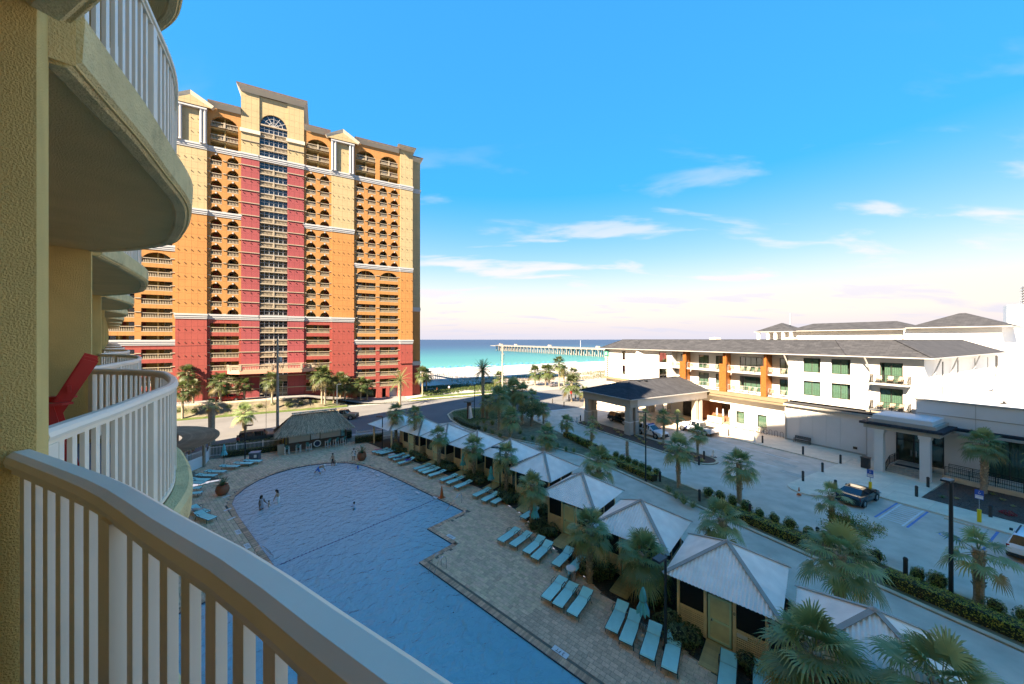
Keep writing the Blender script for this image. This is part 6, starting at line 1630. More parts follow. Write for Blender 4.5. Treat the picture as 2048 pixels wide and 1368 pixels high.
def tuft(n, L_, m, spread=1.0, w=.012):
    mb = MB()
    for i in range(n):
        a = rnd(0,6.28); t = rnd(.15,1.0)*spread; l = L_*rnd(.6,1.1); d = Vector((math.cos(a)*t, math.sin(a)*t, 1)).normalized(); s = Vector((-math.sin(a), math.cos(a), 0))*w
        b = Vector((math.cos(a)*.06*spread, math.sin(a)*.06*spread, 0)); m1 = b+d*l*.55; tip = b+d*l*.9+Vector((math.cos(a), math.sin(a), -.9))*l*.28*t
        mb.add([tuple(b-s), tuple(b+s), tuple(m1+s*.8), tuple(m1-s*.8), tuple(tip)], [(0,1,2,3),(3,2,4)])
    return mb.mesh('blades', m)
TU = [tuft(90, .95, V_grass, 1.0, .016), tuft(80, .75, V_grass, 1.2, .014)]; TP = [tuft(60, .5, V_pale, 1.2, .02), tuft(60, .42, V_pale, 1.3, .018)]; TD = [tuft(40, .5, V_dry, 1.0, .02)]
def grass(loc, label, me, sc, group, cat='grass tuft', name='grass_tuft'):
    t = thing(name, label, cat, loc, rnd(0,6), group); link('blades', random.choice(me), t, sc=sc); return t
for i, (px, py, s) in enumerate(((1368,1008,1.3),(1385,1015,1.2),(1338,985,1.1),(1352,997,1.1),(1115,895,1.0),(1132,902,1.0),(1100,884,1.2),(1065,880,1.2),(1040,868,1.3),(1048,880,1.2),(1148,905,1.0),(985,868,1.6),(970,862,1.6),(955,852,1.5),(1000,875,1.4),(985,850,1.7),(1012,884,1.4),(968,846,1.5))):
    grass(G(px, py, .08), 'green grass tuft %s' % ('on the median left of the tree, %s from the right' % ('second','first','fourth','third')[i] if i < 4 else 'on the planted island, %s from the near kerb' % ('first second third fourth fifth sixth seventh eighth ninth tenth eleventh twelfth thirteenth fourteenth'.split()[i-4])), TU, s, 'grass tufts on the median island')
for i in range(16):
    h = 26.5+i*1.45; grass(EH(40.7+1.6*((i*7)%3)/2, h, .085), 'pale variegated tuft, %s from the near end of the forecourt bed' % ('first second third fourth fifth sixth seventh eighth ninth tenth eleventh twelfth thirteenth fourteenth fifteenth sixteenth'.split()[i]), TP, rnd(1.0,1.5), 'pale tufts in the forecourt bed')
for i in range(22):
    e, h = rnd(50.6,58.5), 9.6-i*.7; grass(EH(e, h, .10), 'small low plant in the red mulch bed, %s counting from the ramp' % ORD[i], TP if i % 3 else TU, rnd(.5,.8), 'small plants in the red mulch bed', 'plant', 'bedding_plant')
red = thing('red_bedding_plant', 'small red-leaved plant in the mulch bed by the blue sign', 'plant', EH(51.2, 6.0, .1)); leaves(260, ell(.5,.5,.18,.15), .06, V_shrub).obj('foliage', leafmat('red_leaf', (0.32,0.03,0.03), .3, .02), red)
for px, py, lb in ((1415,1215,'small fern left of the number 8 ramp'),(1560,1355,'fern at the bottom edge right of the number 8 cabana'),(1500,1330,'low plant at the number 8 cabana corner')):
    grass(G(px, py), lb, [TU[1]], .8, 'ferns in the cabana beds', 'fern', 'fern')
# broadleaf trees
def tree(base, label, h, rx, rz_, n, m, leaf=.075, trunk_r=.08):
    t = thing('broadleaf_tree', label, 'tree', base, rnd(0,6)); mb = MB(); tips = []
    fork = Vector((.05,0,h*.34)); mb.tube([(0,0,0),(.03,.02,h*.18),tuple(fork)], [trunk_r*1.3,trunk_r,trunk_r*.9], 7)
    for i in range(9):
        a = i*2.4; el = rnd(.35,1.1); d = Vector((math.cos(a)*math.cos(el), math.sin(a)*math.cos(el), math.sin(el))); l = h*rnd(.3,.5)
        e = fork+d*l; mid = fork+d*l*.5+Vector((0,0,.08)); mb.tube([tuple(fork), tuple(mid), tuple(e)], [trunk_r*.55,trunk_r*.35,trunk_r*.12], 5, cap=False)
        for j in range(3): a2 = rnd(0,6.28); e2 = mid.lerp(e, rnd(.3,1))+Vector((math.cos(a2),math.sin(a2),rnd(-.1,.7)))*l*.4; mb.tube([tuple(mid.lerp(e,.4)), tuple(e2)], [trunk_r*.2,.008], 4, cap=False); tips.append(e2)
        tips.append(e)
    mb.obj('trunk', V_bark, t)
    cl = [(p_, rnd(.55,1.0)) for p_ in tips] + [(Vector((rnd(-rx,rx)*.8, rnd(-rx,rx)*.8, h*.62+rnd(-.3,.5)*rz_)), rnd(.5,.9)) for _ in range(14)]
    def pl():
        c, r_ = random.choice(cl); v = Vector((rnd(-1,1),rnd(-1,1),rnd(-.6,.8))); v.normalize(); return c+v*r_*rx*.42*rnd(.4,1), v
    leaves(n, pl, leaf, m, .9).obj('crown', m, t); return t
tree(G(1707, 1103), 'small spreading broadleaf tree with yellow-green crown on the median', 2.75, 1.55, 1.0, 6500, V_tree, .055)
tree(G(1062, 853), 'dark broadleaf tree at the right of the palm clump', 4.6, 2.1, 2.4, 6000, V_shrub, .1, .12)
tree(EH(1.5, 58.6), 'sea grape shrub tree behind the white fence left of the thatched bar', 2.6, 1.6, 1.2, 1500, leafmat('sea_grape_leaf', (0.12,0.16,0.06), .4, .03), .13)
for px, py, s, lb in ((352,801,2.2,'first round bush from the left at the foot of the red wall'),(400,800,1.9,'umbrella-clipped bush before the red wall'),(448,800,2.6,'large clipped bush before the tower balustrade')):
    shrub(G(px, py, 2.3), lb, 'round', s, 'bushes at the foot of the tower', 2.28)
for i in range(14): e = -34+i*2.5; shrub(EH(e, 88.6+.8*math.sin(i*2.1)), 'low bush on the bank below the tower drive, %s from the left' % ORD[i], 'low', rnd(.8,1.5), 'bushes on the tower bank', .9)
# dunes: sea oats, scrub and grass that nobody could count
def ground_cover(name, label, n, place, me_fn, m):
    mb = MB()
    for i in range(n): me_fn(mb, place())
    o = mb.obj(name, m); o['kind'] = 'stuff'; o['label'] = label
def blade(mb, p, L_=.7, w=.05):
    a = rnd(0,6.28); d = Vector((math.cos(a)*.45, math.sin(a)*.45, 1)).normalized()*L_*rnd(.5,1.1); s = Vector((-math.sin(a), math.cos(a), 0))*w; mb.add([tuple(p-s), tuple(p+s), tuple(p+d)], [(0,1,2)])
def zt(h): 
    for i in range(len(prof)-1):
        if prof[i][0] <= h <= prof[i+1][0]: return prof[i][1]+(prof[i+1][1]-prof[i][1])*(h-prof[i][0])/(prof[i+1][0]-prof[i][0])
    return 0
def dune_place(e0, e1, h0, h1):
    def f():
        while True:
            e, h = rnd(e0,e1), rnd(h0,h1)
            if math.sin(e*.31+h*.2)+math.sin(h*.45-e*.17)+rnd(-1,1) > -.9: return EH(e, h, zt(h)-.05)
    return f
def clump(mb, p):
    r_ = rnd(.25,.6)
    for _ in range(16): v = Vector((rnd(-1,1),rnd(-1,1),rnd(0,1))).normalized(); q = p+v*r_*1.2+Vector((0,0,.25)); a = v.orthogonal().normalized(); a.rotate(Matrix.Rotation(rnd(0,6),3,v)); b_ = v.cross(a); s = rnd(.10,.2); mb.add([tuple(q-a*s), tuple(q-b_*s*.6), tuple(q+a*s), tuple(q+b_*s*.6)], [(0,1,2,3)])
ground_cover('dune_scrub', 'yellow-green scrub covering the dune beside the tower', 1500, dune_place(24, 52, 92.5, 112), clump, V_dune)
ground_cover('dune_grass', 'dry dune grass between the car park and the beach', 9000, dune_place(50, 190, 104, 138), lambda mb, p: blade(mb, p, .8, .09), V_dry)
ground_cover('dune_grass', 'green dune grass among the sandy hollows', 4200, dune_place(44, 180, 103, 134), lambda mb, p: blade(mb, p, .9, .09), V_dune)
ground_cover('verge_grass', 'short grass of the verge by the road', 5000, lambda: EH(rnd(-60,46), rnd(86.1,87.2), .1), lambda mb, p: blade(mb, p, .16, .03), leafmat('verge_blade', (0.07,0.11,0.02), .4, .03))
ground_cover('island_grass', 'short mown grass round the stone sign', 5000, lambda: EH(rnd(23.5,33), rnd(59.5,69.5), .1), lambda mb, p: blade(mb, p, .12, .03), MATS['verge_blade'])
def chip(mb, p): a = Vector((rnd(-1,1),rnd(-1,1),rnd(-.3,.3))).normalized()*rnd(.03,.07); b_ = Vector((rnd(-1,1),rnd(-1,1),rnd(-.2,.4))).normalized()*rnd(.015,.03); p = p+Vector((0,0,.02)); mb.add([tuple(p-a-b_), tuple(p+a-b_), tuple(p+a+b_), tuple(p-a+b_)], [(0,1,2,3)])
def in_bed():
    p = rnd(-4, 26); return QP(rnd(bedq(p)+.05, bedq(p)+2.4), p, -.005)
ground_cover('bark_chips', 'dark bark chips in the cabana beds', 6000, in_bed, chip, mat('bark_chip', (0.06,0.042,0.03), .95, island=.6))
ground_cover('bark_chips', 'red brown bark chips in the entrance bed', 5000, lambda: EH(rnd(49.7,59.8), rnd(-8,10.4), .11), chip, mat('red_bark_chip', (0.15,0.08,0.055), .95, island=.6))
# ---------------------------------------------------------------- thatched bar, pergola, fences, street furniture
random.seed(11)
TH = R(36.4)
bar = thing('thatched_bar', 'thatched tiki bar with cream shutters at the far end of the pool', 'bar', Vector((-28.0, 49.7, 0)), TH)
T_th = mat('thatch', (0.50, 0.36, 0.24), 1.0, island=.55, hue=.01); T_thd = mat('thatch_under', (0.2, 0.14, 0.09), 1.0); T_wood = mat('dark_post', (0.14,0.075,0.045), .8, var=.2, scale=4)
hx, hy, ze, zr, rx = 4.5, 2.3, 2.55, 4.65, 2.6
MB().add([(-hx,-hy,ze),(hx,-hy,ze),(hx,hy,ze),(-hx,hy,ze),(-rx,0,zr),(rx,0,zr)], [(0,1,5,4),(1,2,5),(2,3,4,5),(3,0,4)]).obj('roof_deck', T_thd, bar)
mb = MB()
def strand(p, d, l, w):
    s = d.cross(Vector((0,0,1))).normalized()*w; n = s.cross(d).normalized(); n = n if n.z > 0 else -n
    p = p + n*rnd(.01,.06); q = p+d*l*.5+n*rnd(0,.05); e = p+d*l+n*rnd(-.03,.04); mb.add([tuple(p-s), tuple(p+s), tuple(q+s), tuple(q-s), tuple(e)], [(0,1,2,3),(3,2,4)])
def slope(A, B, C, D, n):      # eave A-B, ridge D-C
    for i in range(n):
        u, v = random.random(), rnd(-.12,1.0); e = A.lerp(B, u); r_ = D.lerp(C, u); p = e.lerp(r_, max(0, v)) if v >= 0 else e; d = (e-r_).normalized(); d = (d+Vector((rnd(-.2,.2), rnd(-.2,.2), rnd(-.12,.03)))).normalized(); strand(p, d, rnd(.35,.75), rnd(.012,.03))
V_ = Vector
slope(V_((-hx,-hy,ze)), V_((hx,-hy,ze)), V_((rx,0,zr)), V_((-rx,0,zr)), 5200); slope(V_((hx,-hy,ze)), V_((hx,hy,ze)), V_((rx,0,zr)), V_((rx,0,zr)), 1500); slope(V_((-hx,hy,ze)), V_((-hx,-hy,ze)), V_((-rx,0,zr)), V_((-rx,0,zr)), 1500); slope(V_((hx,hy,ze)), V_((-hx,hy,ze)), V_((-rx,0,zr)), V_((rx,0,zr)), 1200)
for i in range(700): u = rnd(-rx-.2, rx+.2); strand(V_((u,0,zr+.22)), V_((rnd(-.2,.2), random.choice((-1,1)), -.5)).normalized(), rnd(.3,.6), .025)
for i in range(900):           # hanging fringe
    s = random.choice(((-hx,-hy,hx,-hy),(hx,-hy,hx,hy),(-hx,-hy,-hx,hy))); u = random.random(); strand(V_((s[0]+(s[2]-s[0])*u, s[1]+(s[3]-s[1])*u, ze+.05)), V_((rnd(-.1,.1), rnd(-.15,.02), -1)).normalized(), rnd(.2,.42), .02)
o = mb.obj('thatch', T_th, bar); o['kind'] = 'stuff'
for x in (-3.7, 3.7):
    for y in (-1.75, 1.75): MB().lathe([(.13,0),(.11,2.7)], 9, (x,y,0)).obj('post', T_wood, bar)
MB().box(-3.6,3.6,-1.3,1.5,0,1.02).obj('counter', mat('bar_front', (0.16,0.10,0.07), .8, var=.3, scale=2), bar); MB().box(-3.75,3.75,-1.62,-1.2,1.02,1.09).obj('counter_top', T_wood, bar)
M_shut = mat('cream_shutter', (0.62,0.57,0.48), .7)
for x0, x1 in ((-3.2,-.75), (.55,3.1)):
    sh = MB().box(x0,x1,-1.25,-1.2,1.1,2.35).obj('shutter', M_shut, bar)
    for i in range(9): MB().box(x0+.02,x1-.02,-1.275,-1.252,1.13+i*.135,1.24+i*.135).obj('slat', M_shut, sh)
MB().box(-3.6,3.6,-1.2,-1.1,1.05,2.6).obj('back_wall', T_thd, bar)
wb = MB().box(-.62,.42,-1.34,-1.28,1.2,2.45).obj('menu_board', mat('menu_white', (0.66,0.65,0.62), .7, var=.25, scale=14, detail=8), bar)
MB().box(3.2,3.62,-1.42,-1.35,1.0,2.7).obj('painted_surfboard', mat('surf_paint', (0.10,0.42,0.48), .6, var=.5, scale=3), bar); MB().box(-3.9,-3.5,-1.5,-1.4,1.0,2.4).obj('painted_tiki', mat('tiki_yellow', (0.62,0.42,0.08), .7, var=.4, scale=4), bar)
rg = MB().lathe([(.44,-.03),(.47,0),(.44,.03),(.36,.03),(.34,0),(.36,-.03)], 22, cap=False).obj('round_sign', M_whitepaint, bar, (.1,-1.66,.62)); rg.rotation_euler = (R(90),0,0); MB().lathe([(.34,-.01),(.34,.01)], 22).obj('sign_face', mat('sign_navy', (0.03,0.04,0.07), .6), rg)
MB().box(-4.5,-3.75,-2.2,-1.5,0,1.25).obj('side_cabinet', mat('cabinet_tan', (0.42,0.33,0.25), .8), bar)
# bar chairs
S_teal = mat('teal_poly', (0.03, 0.30, 0.29), .5); st = thing('bar_chair', 'x', 'bar chair', (0,0,0), 0, 'teal and white bar chairs')
for x in (-.24,.24):
    for y in (-.22,.22): MB().bar((x,y,0),(x*.92,y*.92,.95),.06,.06).obj('leg', M_whitepaint, st)
    MB().bar((x,-.26,.95),(x,.28,.93),.09,.03).obj('armrest', M_whitepaint, st); MB().bar((x,-.22,.25),(x,.22,.25),.04,.05).obj('stretcher', M_whitepaint, st)
for i in range(4): MB().box(-.22,.22,-.22+i*.115,-.12+i*.115,.72,.745).obj('seat_slat', S_teal, st)
for i in range(5): x = -.18+i*.09; MB().bar((x,-.20,.72),(x,-.36,1.28-abs(i-2)*.02),.078,.02,up=(1,0,0)).obj('back_slat', S_teal, st)
MB().bar((-.24,-.30,1.08),(.24,-.30,1.08),.05,.03).obj('back_rail', S_teal, st)
cw, sw = math.cos(TH), math.sin(TH)
for i, (x, y, a, lb) in enumerate(((-3.5,-2.35,8,'leftmost'),(-2.2,-2.4,-20,'second from the left'),(-1.0,-2.45,-35,'third from the left'),(1.3,-2.35,40,'third from the right'),(2.3,-2.35,35,'second from the right'),(3.25,-2.3,38,'rightmost'))):
    loc = Vector((-28.0 + x*cw - y*sw, 49.7 + x*sw + y*cw, 0)); lab = 'teal and white bar chair, %s at the thatched bar' % lb
    if i == 0: st.location = loc; st.rotation_euler = (0,0,TH+R(a)); st['label'] = lab
    else: dup(st, loc, TH+R(a), lab)
# pergola
pg = thing('pergola', 'curved brown slatted pergola at the left behind the balcony', 'pergola', Vector((-45, 38, 0)), 0)
P_w = mat('weathered_timber', (0.40, 0.28, 0.19), .9, var=.2, scale=3, obj=.12)
me = MB().box(6.7, 10.2, -.025, .025, 0, .14).mesh('slat', P_w)
for i in range(78): link('slat', me, pg, (0,0,2.98), R(-14 + 128*i/77))
for r_ in (7.4, 9.3):
    pts = [(r_*math.cos(R(a)), r_*math.sin(R(a)), 2.83) for a in range(-14, 116, 5)]; mb = MB(); mb.sweep(pts, [(-.05,-.14),(.05,-.14),(.05,.14),(-.05,.14)]); mb.obj('beam', P_w, pg)
    for a in (-8, 20, 48, 76, 104): x, y = r_*math.cos(R(a)), r_*math.sin(R(a)); MB().box(x-.11,x+.11,y-.11,y+.11,0,2.7).obj('post', P_w, pg)
# white fences
F_w = mat('white_fence', (0.78,0.76,0.72), .5)
def picket_fence(label, a, b, h=1.35, step=.14, solid=False):
    a, b = Vector(a), Vector(b); d = b-a; L_ = d.length; ang = math.atan2(d.y, d.x); t = thing('picket_fence', label, 'fence', a, ang, 'white fences by the pool')
    k = int(L_/step); pm = MB().box(-.018,.018,-.012,.012,.08,h).mesh('picket', F_w) if not solid else MB().box(-step/2+.004,step/2-.004,-.012,.012,.08,h).mesh('picket', F_w)
    for i in range(k+1): link('picket', pm, t, (L_*i/k,0,0))
    for z in (.2, h-.14): MB().box(0,L_,-.025,.025,z-.025,z+.025).obj('rail', F_w, t)
    n = max(1, int(L_/2.3))
    for i in range(n+1): x = L_*i/n; MB().box(x-.05,x+.05,-.05,.05,0,h+.1).obj('post', F_w, t)
picket_fence('white picket fence between the terrace and the road', EH(-12.6,57.5), EH(-1.4,57.5)); picket_fence('white picket fence right of the thatched bar', EH(4.5,56.8), EH(9.5,56.6))
picket_fence('white board fence beside the left loungers under the pergola', G(362,953), G(406,934), solid=True); picket_fence('white board fence by the pergola end post', G(409,933), G(417,921), solid=True); picket_fence('white picket fence just above the balcony edge at left', G(350,958), G(361,954))
picket_fence('white fence with seats behind, under the pergola', EH(-16.5,50.5), EH(-12.8,56.8), solid=False)
# lamp posts
def lamp(base, h, label, arm=(1,0), name='lamp_post', m=None, r=.075):
    t = thing(name, label, 'lamp post', base, math.atan2(arm[1], arm[0]), 'lamp posts'); m = m or M_blackmetal
    MB().lathe([(r*1.9,0),(r*1.9,.1),(r*1.2,.16),(r,.3),(r*.8,h)], 10).obj('pole', m, t, smooth=False); MB().bar((0,0,h-.05),(.35,0,h),.06,.06).obj('arm', m, t); hd = MB().box(.18,.82,-.19,.19,h-.06,h+.05).obj('lamp_head', m, t); MB().box(.25,.76,-.14,.14,h-.075,h-.061).obj('lens', mat('lamp_lens', (.7,.7,.66), .3), hd)
    return t
lamp(G(1902,1200,.08), 6.95, 'tall dark lamp post on the median nearest the camera', (-.9,-.4), r=.10); lamp(G(1291.5,963,.08), 7.3, 'tall thin dark lamp post on the median by the forecourt', (-.9,.3)); lamp(G(1331,1300), 4.6, 'black lamp post beside number 8 cabana and the loungers', (-.7,-.5)); lamp(G(1000,992), 4.65, 'black lamp post beside the three loungers mid terrace', (-.8,.2))
lamp(G(765,897), 4.4, 'black lamp post at the far pavilion', (-.9,.1)); lamp(G(490,923), 4.45, 'black lamp post at the left terrace by the fence', (.9,.1)); lamp(G(949,836,.1), 6.2, 'black lamp post beside the stone sign', (-.9,.2)); lamp(G(674,813), 5.0, 'white street lamp before the tower forecourt', (1,0), m=M_whitepaint, r=.09)
# wooden utility poles
def upole(base, h, label, r=.17):
    t = thing('utility_pole', label, 'utility pole', base, AE, 'utility poles'); m = mat('grey_pole_wood', (0.30,0.26,0.22), .95, var=.2, scale=3)
    MB().lathe([(r*1.15,0),(r,h*.5),(r*.75,h)], 9).obj('pole', m, t); MB().bar((-.7,0,h-1.9),(.7,0,h-1.9),.1,.1).obj('crossarm', m, t); MB().lathe([(.05,0),(.09,.1),(.05,.25)], 7, (0,0,h)).obj('insulator', T_cream, t); MB().lathe([(.16,0),(.2,.1),(.2,.6),(.15,.7)], 10, (.32,.1,h-3.2)).obj('transformer', M_ac, t)
    mb = MB(); mb.tube([(.35,.1,h-2.6),(.8,0,h-3.4),(.5,0,h-4.6),(.15,0,h-3.6)], .03, 5); mb.tube([(-.1,0,h-1.9),(-.7,0,h-3.2),(-.6,0,h-4.6),(-.1,0,h-4.8)], .03, 5); mb.obj('cable_loop', M_blackmetal, t); return t
upole(EH(-5.6,60.2), 15.0, 'wooden utility pole by the road in front of the tower'); upole(EH(47,92.5,-.1), 13.6, 'second utility pole, against the sea', .22)
wire = lambda a, b, sag: [a.lerp(b, i/14)-Vector((0,0,sag*4*(i/14)*(1-i/14))) for i in range(15)]
tag(MB().tube([tuple(p) for p in wire(EH(-5.6,60.2,14.6), EH(-60,61,14.8), .8)], .02, 4).obj('power_line', M_blackmetal), 'thin power line running left from the wooden pole', 'cable'); 
mb = MB(); mb.lathe([(.03,0),(.03,9.6)], 6); tag(mb.obj('flag_pole', M_steel, loc=EH(-7.0,60.6)), 'thin metal pole standing beside the wooden utility pole', 'pole')
# stone sign on the island
sg = thing('stone_sign', 'slatted wood and pale stone sign with slab roof on the island lawn', 'sign', G(938,836,.1), AQ+R(20))
MB().box(-.6,.6,-.12,.12,0,3.1).obj('panel', T_wood, sg); MB().add([(-.5,-.55,0),(.5,-.55,0),(.35,-.2,2.3),(-.35,-.2,2.3),(-.5,-.13,0),(.5,-.13,0),(.35,-.13,2.3),(-.35,-.13,2.3)], [(0,1,2,3),(0,3,7,4),(1,5,6,2),(3,2,6,7)]).obj('stone_buttress', M_whitepaint, sg); MB().box(-.95,.95,-.8,.6,3.1,3.22).obj('roof_slab', mat('sign_roof', (.10,.085,.07), .8), sg)
for i in range(20): MB().box(-.6,.6,-.15,-.121,.05+i*.15,.16+i*.15).obj('slat', T_wood, sg)
# bollards
bo = thing('bollard', 'x', 'bollard', (0,0,0), 0, 'dark bollards'); B_m = mat('bollard_brown', (0.045,0.04,0.038), .7)
MB().lathe([(.11,0),(.11,.86),(.10,.9)], 12).obj('shaft', B_m, bo); MB().lathe([(.12,.9),(.12,.97),(.08,1.06),(.01,1.08)], 12).obj('cap', B_m, bo)
BP = [(1671,981,'at the plaza edge behind the black saloon'),(1681,927,'on the pavement left of the entrance steps'),(1645,944,'at the kerb corner of the plaza'),(1606,962,'on the curved nose of the plaza'),(1606,909,'in front of the bench'),(1525,886,'beside the white lane post at the bike rack'),(1457,872,'behind the police pickup'),(1398,930,'at the near tip of the forecourt bed'),(1408,919,'second from the near tip of the forecourt bed'),(1833,994,'at the mulch bed corner, left one'),(1856,975,'beside the right entrance column'),(1981,1035,'in the mulch bed at the right'),
      (1399,1002,'on the median behind the tall grasses'),(1320,963,'on the median among the shrubs right of the thin lamp post'),(1500,1033,'on the median at the left of the middle hedge'),(1635,1083,'on the median behind the small shrubs'),(1811,1148,'on the median behind the near hedge'),(1161,842,'first by the forecourt tip'),(1176,840,'second by the forecourt tip'),(1232,817,'under the canopy, far side'),(1105,806,'by the beach road corner'),(1128,813,'in front of the stop sign')]
for i, (px, py, lb) in enumerate(BP):
    lab = 'dark bollard ' + lb; z = .12 if 1600 < px < 1700 and py < 990 or 1450 < px < 1610 and py < 915 else .08
    if i == 0: bo.location = G(px, py, z); bo['label'] = lab
    else: dup(bo, G(px, py, z), 0, lab)
# white lane posts
lp = thing('lane_post', 'x', 'lane post', (0,0,0), 0, 'white lane delineators'); MB().box(-.28,.28,-.28,.28,0,.06).obj('base', M_blackmetal, lp); MB().lathe([(.13,.06),(.1,.9),(.07,.98)], 10).obj('post', M_whitepaint, lp); MB().lathe([(.122,.6),(.117,.75)], 10, cap=False).obj('band', mat('grey_band', (.5,.5,.5), .4), lp)
for i, (px, py, lb) in enumerate(((1078,840,'leftmost by the hotel drive, behind the palm'),(1092,842,'second by the hotel drive'),(1144,843,'third, left of the forecourt tip'),(1154,844,'fourth, at the forecourt tip'),(1509,885,'by the bike rack on the hotel pavement'),(1249,921,'short one in the median hedge'),(1427,914,'white topped one at the near tip of the forecourt bed'))):
    lab = 'white lane post, ' + lb
    if i == 0: lp.location = G(px, py); lp['label'] = lab
    else: dup(lp, G(px, py), 0, lab)
# traffic cones
def cone(px, py, h, label, z=0.0, stripes=False):
    t = thing('traffic_cone', label, 'traffic cone', G(px, py, z), AQ); o_ = mat('cone_orange', (.62,.12,.02), .6); MB().box(-h*.24,h*.24,-h*.24,h*.24,0,.04).obj('base', o_, t); MB().lathe([(h*.17,.04),(h*.03,h)], 12).obj('cone', o_, t)
    if stripes: MB().lathe([(h*.14,h*.28),(h*.11,h*.5)], 12, cap=False).obj('stripe', M_whitepaint, t)
cone(883.6, 995, 1.1, 'orange cone on the terrace by the pool steps'); cone(1598, 990, .75, 'small striped cone on the plaza nose', .13, True)
# bins, planters
tb = thing('litter_bin', 'round steel litter bin with white top among the loungers', 'bin', G(1142,1163)); MB().lathe([(.27,0),(.28,.05),(.28,.8)], 18).obj('drum', M_steel, tb); MB().lathe([(.30,.8),(.30,.86),(.2,.88),(.12,.87)], 18).obj('lid', M_whitepaint, tb)
tb = thing('storage_bin', 'square grey bin with a white notice at the left terrace', 'bin', G(510,920), .3); MB().box(-.5,.5,-.4,.4,0,.95).obj('body', mat('bin_grey', (.10,.12,.15), .6), tb); MB().box(-.54,.54,-.44,.44,.95,1.02).obj('lid', mat('bin_lid', (.3,.32,.36), .6), tb); MB().box(.02,.3,-.415,-.401,.4,.75).obj('notice', M_whitepaint, tb)
tb = thing('litter_bin', 'black litter bin by the left entrance column', 'bin', EH(55.4,16.1,.13), AE); MB().box(-.33,.33,-.33,.33,0,1.15).obj('body', M_blackmetal, tb); MB().box(-.38,.38,-.38,.38,1.15,1.25).obj('lid', M_blackmetal, tb)
def planter(px, py, label):
    t = thing('clay_planter', label, 'planter', G(px, py), 0); MB().lathe([(.34,0),(.5,.25),(.56,.5),(.5,.78),(.42,.9),(.47,.95),(.40,.95),(.36,.85)], 22).obj('pot', mat('terracotta', (.34,.10,.045), .55, var=.15, scale=4), t, smooth=True); MB().lathe([(.01,.86),(.38,.86)], 16, cap=False).obj('soil', M_mulch, t)
    mb = MB()
    for i in range(22):
        az = i*2.4; el = R(rnd(25,82)); d = Vector((math.cos(az)*math.cos(el), math.sin(az)*math.cos(el), math.sin(el))); p = Vector((0,0,.86)); pts = [p.copy()]; L2 = rnd(.7,1.05)
        for j in range(6): d = (d-Vector((0,0,.10))).normalized(); p = p+d*L2/6; pts.append(p.copy())
        mb.tube(pts, .008, 3, 0, cap=False); sd = Vector((-math.sin(az), math.cos(az), 0))
        for j in range(1, 7):
            for q in (0, .33, .66):
                a = pts[j-1].lerp(pts[j], q); dd = (pts[j]-pts[j-1]).normalized()
                for s in (-1, 1): tip = a+(dd*.8+sd*s*.7).normalized()*.2; mb.add([tuple(a-dd*.014), tuple(a+dd*.014), tuple(tip)], [(0,1,2)])
    mb.obj('fronds', V_date, t); return t
planter(445, 989, 'round terracotta planter with a fern on the left terrace'); planter(723.5, 920, 'round terracotta planter with a fern by the far pool corner')
# bench, bikes and rack
bn = thing('bench', 'dark metal bench against the blank hotel wall', 'bench', EH(60.35,24.2,.13), AE+math.pi/2)
for i in range(5): MB().box(-.95,.95,-.25+i*.1,-.17+i*.1,.42,.45).obj('seat_slat', H_dark, bn)
for i in range(4): MB().box(-.95,.95,-.27,-.24,.55+i*.11,.63+i*.11).obj('back_slat', H_dark, bn)
for x in (-.9,.9):
    MB().bar((x,.2,0),(x,.2,.62),.05,.05).obj('leg', H_dark, bn); MB().bar((x,-.26,0),(x,-.26,.95),.05,.05).obj('leg', H_dark, bn); MB().bar((x,-.26,.62),(x,.24,.62),.05,.04).obj('armrest', H_dark, bn)
rk = thing('bike_rack', 'long dark bicycle rack of hoops against the white hotel wall', 'bike rack', EH(61.2,26.9,.13), AE+math.pi/2)
for i in range(8): x = i*.75; MB().tube([(x,0,0),(x,0,.65)] + [(x+.2-.2*math.cos(R(a)),0,.65+.2*math.sin(R(a))) for a in range(0,181,30)] + [(x+.4,0,0)], .025, 6).obj('hoop', H_dark, rk)
def bike(loc, rz, label, col, i):
    t = thing('bicycle', label, 'bicycle', loc, rz, 'bicycles at the hotel rack'); fm = mat('bike_%d' % i, col, .4)
    for x in (-.52,.52):
        w = MB(); n = 20; w.tube([(x+.33*math.cos(2*math.pi*j/n), 0, .34+.33*math.sin(2*math.pi*j/n)) for j in range(n+1)], .026, 5); wo_ = w.obj('wheel', M_blackmetal, t); mb = MB()
        for j in range(8): a = math.pi*j/8; mb.bar((x+.32*math.cos(a),0,.34+.32*math.sin(a)),(x-.32*math.cos(a),0,.34-.32*math.sin(a)),.006,.006)
        mb.obj('spokes', M_steel, wo_)
    mb = MB()
    for a, b in (((-.52,.34),(-.12,.36)),((-.52,.34),(-.2,.8)),((-.12,.36),(-.22,.86)),((-.12,.36),(.36,.74)),((-.2,.78),(.34,.84)),((.34,.9),(.52,.34))): mb.tube([(a[0],0,a[1]),(b[0],0,b[1])], .02, 6)
    mb.obj('frame', fm, t); MB().tube([(.34,0,.9),(.3,0,1.04),(.2,.28,1.06)], .014, 5).tube([(.3,0,1.04),(.2,-.28,1.06)], .014, 5).obj('handlebar', M_blackmetal, t); MB().box(-.36,-.1,-.08,.08,.88,.95).obj('saddle', M_blackmetal, t)
for i, (h, c, lb) in enumerate(((34.3,(.55,.56,.52),'leftmost at the rack, pale'),(33.2,(.12,.35,.42),'second from the left, teal'),(32.0,(.55,.52,.3),'third from the left, cream'),(30.9,(.42,.10,.08),'second from the right, reddish'),(29.9,(.2,.3,.12),'rightmost, greenish'))): bike(EH(61.3,h,.13), AE+R(75+i*7), 'bicycle by the white wall, %s' % lb, c, i)
